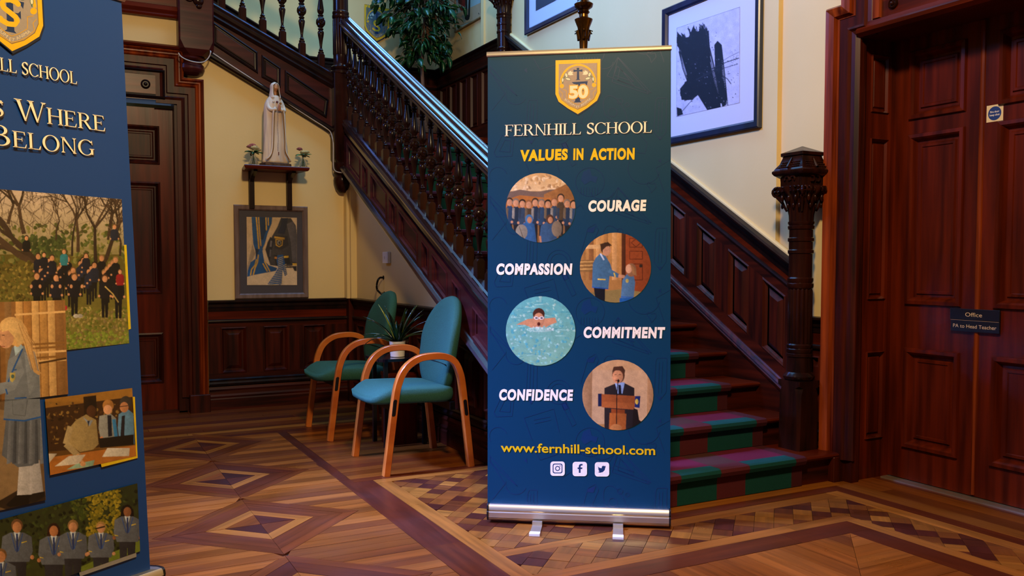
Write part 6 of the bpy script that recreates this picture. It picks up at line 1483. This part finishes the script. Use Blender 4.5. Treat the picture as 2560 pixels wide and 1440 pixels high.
for dx, mt, dz in ((-0.034, 'robe', 0.500), (-0.004, 'redp', 0.500), (0.024, 'gold', 0.492)):
    obj('rose', MB().ball(sp3(dx, -0.052, dz), 0.0095, 10, 8, (1, 0.6, 1)).torus(sp3(dx, -0.057, dz), 0.005, 0.002, (0, 1, 0), 10, 5), mt, stt, 180)
bd = MB()
for i in range(30): q = sp3(-0.010 + 0.002 * sin(i * 0.4), -0.070 - 0.002 * (i > 5), 0.435 - 0.0108 * i); bd.ball(q, 0.0030, 6, 5)
bd.box(*[sp3(-0.012, -0.078, 0)[0], sp3(-0.005, -0.078, 0)[0], sp3(0, -0.077, 0)[1], sp3(0, -0.072, 0)[1], SZ + 0.085, SZ + 0.11])
obj('rosary', bd, 'redp', stt)
def vase(x, y, label, cols, seed, turn):
    rn = random.Random(seed); v = thing('flower_vase', label, 'vase', (x, y, SZ), 'posies beside the statue')
    vb = MB()
    vb.lathe([(0.022, 0.001), (0.028, 0.010), (0.030, 0.03), (0.026, 0.05), (0.014, 0.072), (0.011, 0.082), (0.014, 0.09), (0.0125, 0.09), (0.0095, 0.081), (0.0125, 0.071), (0.024, 0.049), (0.028, 0.03), (0.026, 0.012), (0.004, 0.005)], (x, y, SZ), 20)
    obj('glass', vb, 'glass', v, 60)
    for i in range(6):
        a = i * 1.05; obj('stem', MB().tube([(x + 0.012 * cos(a), y + 0.012 * sin(a), SZ + 0.014), (x, y, SZ + 0.08), (x - 0.02 * cos(a) * turn, y + 0.015 * sin(a), SZ + 0.12)], 0.0018, 5), 'leaf', v)
    for j, (dx, dy, dz, r, mt) in enumerate(cols):
        rs = MB(); c_ = V(x + dx, y + dy, SZ + dz)
        rs.ball(c_, r * 0.55, 8, 6)
        for ring_, (m_, rr, tl_) in enumerate(((4, 0.55, 0.9), (6, 0.8, 0.6), (8, 1.0, 0.2))):
            for k in range(m_):
                t = 2 * pi * k / m_ + ring_; d = V(cos(t), sin(t), 0); s_ = V(-sin(t), cos(t), 0)
                rs.loft([[c_ + d * (r * rr * e) + s_ * (q * r * 0.42 * w_) + V(0, 0, r * (h_ - 0.35)) for q in (-1, 0, 1)] + [c_ + d * (r * rr * e * 0.94) + s_ * (q * r * 0.42 * w_) + V(0, 0, r * (h_ - 0.35) - 0.001) for q in (1, 0, -1)] for e, w_, h_ in ((0.2, 0.6, 0.0), (0.75, 1.1, 0.1 + tl_ * 0.3), (1.0, 0.7, 0.25 + tl_ * 0.6))])
        obj('rose', rs, mt, v, 60)
    for k in range(9):
        a = k * 0.7 + seed; L_ = rn.uniform(0.05, 0.085)
        obj('leaf', strap((x + 0.012 * cos(a), y + 0.012 * sin(a), SZ + 0.102), a, rn.uniform(-0.1, 0.5), L_, 0.030, 0.6, 5), 'leaf' if k % 3 else 'leaf2', v, 180)
    return v
vL, vR = on_y(634, 415, 6.93), on_y(758, 420, 6.93)
vase(vL.x, 6.93, 'left glass vase of pink and cream roses beside the statue', [(-0.006, 0.0, 0.155, 0.034, 'rosep'), (-0.028, -0.008, 0.145, 0.028, 'rosep'), (0.004, -0.02, 0.135, 0.040, 'rosew'), (0.03, -0.012, 0.125, 0.028, 'rosew')], 3, 1)
vase(vR.x, 6.93, 'right glass vase with one pink rose and pale flowers beside the statue', [(-0.030, -0.01, 0.150, 0.026, 'rosep'), (0.004, -0.016, 0.125, 0.034, 'rosew'), (0.028, -0.008, 0.130, 0.024, 'rosew')], 8, -1)

# ================================================================ PICTURES
def frame(name, label, P, x0, x1, z0, z1, fw, fd, fmat, cat='picture', mat_w=0.0, mat_col='#cfcad6', slope=None):
    f = thing(name, label, cat, tuple(P((x0 + x1) / 2, z0, 0)))
    q = rect(x0, x1, z0, z1); e = [(0, 0.002), (0, fd * 0.8), (fw * 0.15, fd), (fw * 0.75, fd * 0.9), (fw, fd * 0.55), (fw, 0.004)]
    loops = [[P(a, z, d) for a, z in inset(q, i)] for i, d in e]
    obj('frame', MB().loft(loops, True, False), fmat, f, 20)
    return f
def board_(P, x0, x1, z0, z1, d, mat, parent, name): return obj(name, slab(P, rect(x0, x1, z0, z1), d - 0.002, d), mat, parent)
# blazer, scarf and tie drawing on the back wall, hanging under the shelf
X0, X1 = on_y(586, 630, 7.08).x, on_y(770, 630, 7.08).x; Z0, Z1 = on_y(680, 746, 7.07).z, on_y(680, 514, 7.07).z
pf = frame('framed_drawing', 'grey framed drawing of a striped scarf, blazer and tie below the shelf', P7, X0, X1, Z0, Z1, 0.042, 0.03, 'frame_grey')
P7f = lambda u, v: on_y(u, v, YB - 0.011)
sheetm = flat_mat('grey_brown_mount', '#3f3a42', 0.7)
board_(P7, X0 + 0.02, X1 - 0.02, Z0 + 0.02, Z1 - 0.02, 0.010, sheetm, pf, 'mount')
k5 = 200 / 1129.0
def dz(x, y): return (580 + x * k5, 500 + y * k5)
d_ = Photo(lambda u, v: P7f(u, v), V(0, -1, 0), 0.0008, 0, [dz(*q) for q in ((205, 238), (915, 250), (918, 1200), (212, 1200))])
Z_ = lambda pts: [dz(*q) for q in pts]
d_.poly(Z_([(200, 230), (920, 245), (925, 1205), (205, 1205)]), '#c9ab84')
d_.poly(Z_([(270, 980), (640, 900), (900, 1000), (925, 1205), (205, 1205), (210, 1090)]), '#d2b794')
d_.poly(Z_([(290, 620), (330, 760), (260, 900), (215, 1000), (212, 1080), (200, 1000)]), '#a08a70')
d_.poly(Z_([(275, 235), (568, 235), (560, 330), (500, 480), (470, 600), (430, 720), (455, 860), (520, 920), (640, 960), (620, 1000), (300, 1060), (212, 1085), (220, 1000), (262, 880), (330, 830), (335, 740), (300, 620), (285, 420)]), '#104a80')
d_.poly(Z_([(390, 240), (470, 240), (480, 430), (440, 560), (405, 560)]), '#0a2a4e'); d_.poly(Z_([(330, 680), (380, 700), (370, 740), (345, 820), (330, 740)]), '#0c2440')
for pts, w_ in (([(342, 238), (360, 430), (380, 690)], 20), ([(375, 238), (388, 430), (408, 650)], 16), ([(478, 242), (486, 430)], 16), ([(510, 245), (515, 360)], 14), ([(345, 835), (325, 920), (275, 980), (262, 1065)], 17), ([(372, 770), (360, 880), (325, 960), (300, 1060)], 17), ([(435, 895), (500, 1010)], 17), ([(458, 865), (535, 1010)], 16), ([(478, 600), (435, 690)], 8)): d_.line(Z_(pts), w_ * k5, '#c99a2a')
d_.poly(Z_([(690, 250), (830, 255), (900, 360), (915, 480), (915, 900), (840, 930), (700, 940), (540, 920), (510, 830), (530, 650), (560, 520), (640, 380)]), '#3a3536')
d_.poly(Z_([(770, 340), (860, 300), (910, 420), (915, 880), (850, 870), (830, 600)]), '#554e50'); d_.poly(Z_([(700, 260), (790, 250), (770, 380), (740, 480), (640, 470), (690, 350)]), '#1e2136'); d_.poly(Z_([(540, 520), (600, 560), (560, 720), (530, 860), (500, 800), (470, 700), (500, 600)]), '#211f24')
d_.poly(Z_([(600, 500), (780, 510), (800, 640), (700, 700), (600, 680)]), '#2a2426'); d_.poly(Z_([(590, 780), (800, 780), (830, 900), (620, 930)]), '#1e1b1d'); d_.line(Z_([(555, 575), (545, 660)]), 26 * k5, '#6a6468'); d_.line(Z_([(545, 700), (535, 800)]), 22 * k5, '#5a5458')
d_.line(Z_([(598, 525), (742, 545)]), 26 * k5, '#b98c2a'); d_.poly(Z_([(612, 548), (720, 560), (712, 640), (665, 668), (618, 640)]), '#b98c2a'); d_.poly(Z_([(625, 562), (707, 572), (700, 632), (665, 652), (628, 630)]), '#3a3024'); d_.ell(*dz(665, 600), 26 * k5, 32 * k5, '#8a8478'); d_.ell(*dz(668, 604), 14 * k5, 20 * k5, '#2a2420')
d_.line(Z_([(600, 812), (640, 820)]), 28 * k5, '#c07a2a'); d_.line(Z_([(732, 805), (798, 800)]), 28 * k5, '#c99c2c'); d_.line(Z_([(855, 908), (915, 908)]), 28 * k5, '#c99c2c'); d_.poly(Z_([(760, 940), (915, 930), (912, 1005), (880, 1000), (860, 955), (760, 960)]), '#241f24')
d_.poly(Z_([(640, 780), (720, 770), (750, 900), (780, 1050), (745, 1075), (715, 980), (700, 1190), (680, 1197), (500, 1190), (600, 1050), (650, 960), (630, 860)]), '#1d4f86')
for i in range(15):
    y = 800 + 27 * i; xa = 650 if i < 7 else 650 - (i - 6) * 19; xb = 720 + (0 if i < 6 else 0); d_.line(Z_([(xa, y + 26), (xb, y)]), 6 * k5, '#c9ab5a')
for i in range(6): d_.line(Z_([(722 + i * 4, 930 + i * 24), (768 + i * 3, 905 + i * 26)]), 6 * k5, '#c9ab5a')
d_.obj('drawing', pf, 'paper')
# big ink picture on the right-hand wall
XW = XR - 0.03
PWp = XP(XW); T2 = XW - 0.03
def bx(u, v, x=T2): q = on_x(u, v, x); return (q.y, q.z)
yl = bx(1654, 100)[0]; yr = bx(1896, 300)[0]; zb = bx(1895, 318)[1]; zt = bx(1654, 24)[1]
pf = frame('framed_picture', 'large blue-black framed ink painting on the wall right of the centre banner', PWp, yr, yl, zb, zt, 0.05, 0.035, 'frame_navy')
board_(PWp, yr + 0.03, yl - 0.03, zb + 0.03, zt - 0.03, 0.010, flat_mat('white_mount', '#c9c4d2', 0.6), pf, 'mount')
XI = XW - 0.011
i_ = Photo(lambda u, v: on_x(u, v, XI), V(-1, 0, 0), 0.0008, 0, [(1692, 70), (1850, 17), (1849, 257), (1691, 292)])
i_.poly([(1692, 70), (1850, 17), (1849, 257), (1691, 292)], '#bdb6cf')
ink = '#10131c'
rnd = random.Random(3)
def brush(x0, y0, x1, y1, w_, n=26):
    # one dry, bristly brush stroke
    for k in range(n):
        f = (k + 0.5) / n - 0.5; a_, b_ = rnd.uniform(0, 0.13), rnd.uniform(0.88, 1.0); dx, dy = x1 - x0, y1 - y0; L_ = sqrt(dx * dx + dy * dy); px, py = -dy / L_ * w_ * f, dx / L_ * w_ * f
        i_.line([(x0 + dx * a_ + px, y0 + dy * a_ + py), (x0 + dx * 0.5 + px * 1.1 + 1.5 * sin(k), y0 + dy * 0.5 + py * 1.1), (x0 + dx * b_ + px, y0 + dy * b_ + py)], w_ / n * rnd.uniform(0.7, 2.0), ink)
brush(1740, 60, 1786, 272, 42); brush(1762, 66, 1768, 180, 18, 12); brush(1698, 84, 1722, 150, 26, 16); brush(1712, 120, 1740, 215, 34, 18); brush(1795, 104, 1812, 266, 17, 14); brush(1706, 240, 1752, 214, 30, 16)
i_.poly([(1693, 78), (1706, 96), (1722, 92), (1735, 62), (1740, 84), (1752, 72), (1758, 60), (1768, 96), (1774, 134), (1760, 120), (1770, 170), (1782, 220), (1803, 268), (1768, 275), (1745, 238), (1730, 250), (1704, 250), (1700, 222), (1718, 200), (1715, 160), (1706, 130), (1693, 115)], ink)
i_.ell(1718, 232, 18, 19, ink); i_.poly([(1786, 112), (1794, 102), (1804, 112), (1802, 160), (1816, 262), (1806, 268), (1798, 230), (1788, 180)], ink); i_.poly([(1692, 268), (1704, 272), (1708, 286), (1693, 291)], ink)
rnd = random.Random(2)
for a, b, c, d, w_ in ((1740, 200, 1800, 170, 2.5), (1780, 172, 1848, 145, 2.2), (1760, 190, 1845, 160, 1.4), (1795, 160, 1848, 130, 1), (1760, 60, 1772, 120, 3), (1720, 70, 1728, 100, 3), (1750, 180, 1790, 200, 1.5), (1700, 285, 1740, 240, 1.5), (1805, 190, 1828, 210, 2)): i_.line([(a, b), ((a + c) / 2 + 2, (b + d) / 2 - 3), (c, d)], w_, '#1d1f2c')
i_.speck((1694, 140, 1848, 270), ['#20222e', '#5a586a'], 90, 0.8, 2.6, rnd); i_.speck((1825, 125, 1848, 165), ['#20222e'], 40, 0.6, 1.6, rnd); i_.speck((1700, 60, 1800, 260), ['#20222e'], 60, 1, 3.5, rnd)
i_.obj('ink_painting', pf, 'paper')
# second picture higher up
yl = bx(1311, 50)[0]; yr = bx(1450, 20)[0]; zb = bx(1315, 88)[1] + 0.005
pf = frame('framed_picture', 'dark framed print hung higher up, partly hidden by the lamp standard', PWp, yr, yl, zb, zb + 0.95, 0.05, 0.035, 'frame_navy')
board_(PWp, yr + 0.03, yl - 0.03, zb + 0.03, zb + 0.92, 0.010, flat_mat('pale_mount', '#b9bccb', 0.6), pf, 'mount')
i_ = Pic(lambda a, z: PWp(a, z, 0.011), V(-1, 0, 0), 0.0008, 1e-5)
ya, yb_ = yr + 0.17, yl - 0.17; i_.poly([(ya, zb + 0.17), (yb_, zb + 0.17), (yb_, zb + 0.78), (ya, zb + 0.78)], '#46526a'); i_.poly([(ya, zb + 0.17), (yb_, zb + 0.17), (yb_, zb + 0.26), (ya + 0.2, zb + 0.22)], '#2a3038')
i_.obj('print', pf, 'paper')
# third picture, thin oak frame, by the landing
yl = bx(1140, 70, XR)[0]; yr = bx(1207, 45, XR)[0]; zb = bx(1207, 44, XR)[1]
pf = frame('framed_picture', 'thin oak framed painting with a dark red shape, beside the tall indoor tree', PW, yr, yl, zb, zb + 0.7, 0.02, 0.02, 'frame_oak')
board_(PW, yr + 0.01, yl - 0.01, zb + 0.01, zb + 0.69, 0.008, flat_mat('bluish_print', '#8fa9a6', 0.35), pf, 'print_sheet')
i_ = Pic(lambda u, v: on_x(u, v, XR - 0.009), V(-1, 0, 0), 0.0008, 1e-5, None)
i_.poly([(1205, 5), (1142, 35), (1142, 66), (1205, 43)], '#a58e6c')
i_.ell(1155, -4, 10, 31, '#6e1716'); i_.ell(1151, -4, 5, 24, '#4e1010')
i_.poly([(1163, -10), (1168, -10), (1169, 44), (1164, 45)], '#14181a'); i_.poly([(1172, -10), (1176, -10), (1175, 42), (1170, 43)], '#14181a'); i_.ell(1168, 44, 6, 7, '#101214'); i_.line([(1196, 32), (1198, 36)], 1.5, '#2a2a2a')
i_.obj('painting', pf, 'paper')
# painted school shield on the landing wall
cr = thing('wall_crest', 'yellow edged school shield on the landing wall above the handrail', 'crest', tuple(on_y(940, 60, YL - 0.01)))
def qC(a, b): return (911 + 62 * a + 0.5 * b * (1 - a) * 0, 11 + 12 * a + 86 * b + 0 * a)
shp = [(0, 0), (1, 0), (1, 0.62), (0.93, 0.76), (0.72, 0.89), (0.5, 1.0), (0.28, 0.89), (0.07, 0.76), (0, 0.62)]
obj('shield_board', MB().prism([on_y(*qC(a, b), YL) for a, b in shp][::-1], (0, -0.012, 0)), 'gold', cr)
c_ = Pic(lambda u, v: on_y(u, v, YL - 0.0125), V(0, -1, 0), 0.0006, 1e-5); crest(c_, qC, 'S', '#5d6a6e'); c_.obj('shield_face', cr, 'paper')

# ================================================================ SIGNS ON THE OFFICE DOOR
def door_sign(name, label, y0, y1, z0, z1, mat, d=0.006): 
    s_ = thing(name, label, 'sign', (XD, (y0 + y1) / 2, z0)); obj('plate', lofted(PD, rect(y0, y1, z0, z1), [(0, 0.0005), (0, d), (0.002, d + 0.0015)]), mat, s_); return s_
so = thing('door_sign', 'black two-line plate reading Office, PA to Head Teacher', 'sign', (XD - 0.012, 2.675, 0.82))
obj('upper_plate', lofted(PD, rect(2.546, 2.805, 0.885, 0.940), [(0, 0.012), (0, 0.018), (0.0015, 0.0195)]), 'black', so)
obj('lower_plate', lofted(PD, rect(2.546, 2.800, 0.828, 0.882), [(0, 0.012), (0, 0.018), (0.0015, 0.0195)]), 'black', so)
c_ = Pic(lambda a, z: PD(-a, z, 0.0197), V(-1, 0, 0), 0.0004, 1e-5)
tr, w = sans_text('Office', 0.0); place(c_, tr, w, (-2.722, 0.903), (-2.634, 0.903), (0, 0.021), '#d9b98a')
tr, w = sans_text('PA to Head Teacher', 0.0); place(c_, tr, w, (-2.786, 0.846), (-2.560, 0.846), (0, 0.019), '#d9b98a')
c_.line([(-2.802, 0.8835), (-2.549, 0.8835)], 0.0015, '#b08a5a'); c_.obj('lettering', so, 'paper')
sn = thing('fire_door_sticker', 'small cream sticker with a blue disc near the top of the right leaf', 'sign', (XD, 2.6, 1.85))
obj('sticker', slab(PD, rect(2.567, 2.650, 1.845, 1.925), 0.0, 0.0012), flat_mat('cream_vinyl', '#e0c27e', 0.5), sn)
c_ = Pic(lambda a, z: PD(-a, z, 0.0013), V(-1, 0, 0), 0.0003, 1e-5); c_.ell(-2.609, 1.884, 0.033, 0.033, '#1d3462', n=28)
for tx, zz, wd in (('Fire door', 1.888, 0.046), ('keep shut', 1.873, 0.050)): tr, w = sans_text(tx, 0.03); place(c_, tr, w, (-2.609 - wd / 2, zz), (-2.609 + wd / 2, zz), (0, 0.009), '#d9c9a8')
c_.obj('symbol', sn, 'paper')

# cable clipped along the underside of the upper flight
pts = [on_y(u, v, 6.93) for u, v in ((446, 132), (452, 141), (468, 150), (492, 156), (512, 154), (524, 140), (527, 129))]
pts2 = [on_y(u, v, 7.03) for u, v in ((529, 131), (580, 165), (620, 191), (655, 214), (700, 245), (745, 275), (785, 301), (815, 320), (827, 332))]
pts3 = [V(2.008, 6.985, z) for z in (2.15, 2.0)] + [V(2.012, 6.98, 1.935), V(2.04, 6.97, 1.912), V(2.10, 6.962, 1.908), V(2.17, 6.975, 1.915)]
solo('cable', MB().tube(catmull([tuple(p) for p in pts + pts2 + pts3], 3), 0.0045, 6), 'cable', 'thin white cable clipped along the underside of the upper stair flight', 'cable', smooth=60)

# ================================================================ INDOOR TREE ON THE LANDING
tx, ty = 3.28, 8.20
tree = thing('indoor_tree', 'tall leafy green indoor tree in a basket pot on the stair landing', 'plant', (tx, ty, ZL))
obj('pot', MB().lathe([(0.12, 0.0), (0.15, 0.01), (0.18, 0.16), (0.185, 0.28), (0.17, 0.28), (0.165, 0.25)], (tx, ty, ZL), 24), 'terra', tree, 50)
obj('soil', MB().lathe([(0.165, 0.25), (0.05, 0.26), (0.01, 0.262)], (tx, ty, ZL), 16), 'soil', tree)
for dx, ph in ((-0.02, 0), (0.02, 2)):
    obj('trunk', MB().tube([(tx + dx + 0.018 * sin(z * 5 + ph), ty + 0.018 * cos(z * 5 + ph), ZL + 0.25 + z) for z in [0.1 * i for i in range(19)]], [0.017 - 0.0006 * i for i in range(19)], 8), 'bark', tree, 60)
rnd = random.Random(21)
def leafmesh(nm, mat, L, w):
    mb = MB(); n = 5; loops = []
    for i in range(n + 1):
        t = i / n; ww = w * (sin(pi * min(1, t * 0.92 + 0.06)) ** 0.8) * (1 - 0.25 * t) + 0.0008; z = -0.006 * (t - 0.4) ** 2 * 6 * L / 0.09
        loops.append([(-ww, L * t, z + 0.25 * ww), (0, L * t, z), (ww, L * t, z + 0.25 * ww), (0, L * t, z - 0.0012)])
    mb.loft(loops); return mb.mesh(nm, M[mat], 180)
LM = [leafmesh('leaf', 'leaf', 0.105, 0.032), leafmesh('leaf', 'leaf', 0.12, 0.036), leafmesh('leaf', 'leaf2', 0.095, 0.030), leafmesh('leaf', 'leaf', 0.09, 0.028)]
tw = MB(); cnt_l = 0; cc = V(tx, ty, 3.98)
extra = MB()
for b in range(230):
    az = rnd.uniform(0, 2 * pi); h_ = rnd.uniform(-0.78, 0.62); R_ = 0.50 * sqrt(max(0.05, 1 - (h_ / 0.85) ** 2)) * rnd.uniform(0.35, 1.0)
    p0 = V(tx + 0.05 * cos(az), ty + 0.05 * sin(az), cc.z + h_ * 0.7); p1 = V(min(tx + R_ * cos(az), 3.66), min(ty + R_ * sin(az), 8.74), cc.z + h_ - 0.05)
    tw.tube([p0, (p0 + p1) / 2 + V(0, 0, 0.05), p1], [0.004, 0.003, 0.0015], 5)
    for k in range(5):
        t = rnd.uniform(0.45, 1.05); q = p0.lerp(p1, t) + V(rnd.uniform(-.04, .04), rnd.uniform(-.04, .04), rnd.uniform(-.04, .04)); q.x = min(q.x, 3.67); q.y = min(q.y, 8.76)
        rotm = Matrix.Rotation(az - pi / 2 + rnd.uniform(-1.3, 1.3), 4, 'Z') @ Matrix.Rotation(rnd.uniform(-1.5, 0.1), 4, 'X') @ Matrix.Rotation(rnd.uniform(-0.8, 0.8), 4, 'Y')
        me = LM[rnd.choice((0, 0, 1, 1, 2, 3))]; mt = Matrix.Translation(q) @ rotm
        tip = mt @ V(0, 0.12, 0); wid = max((mt @ V(0.035, 0.06, 0)).x, (mt @ V(-0.035, 0.06, 0)).x)
        if tip.x > 3.66 or wid > 3.66 or tip.y > 8.76: continue
        u, v, z = proj(q)
        if v > -60 and cnt_l < 295:
            o = bpy.data.objects.new('leaf', me); COL.objects.link(o); o.parent = tree; o.matrix_parent_inverse = Matrix.Translation(-tree.location); o.matrix_basis = mt; cnt_l += 1
        else:
            extra.add([mt @ vv.co for vv in me.vertices], [tuple(pg.vertices) for pg in me.polygons])
obj('twigs', tw, 'bark', tree)
o = obj('upper_leaves', extra, 'leaf', tree, 180); o['kind'] = 'stuff'
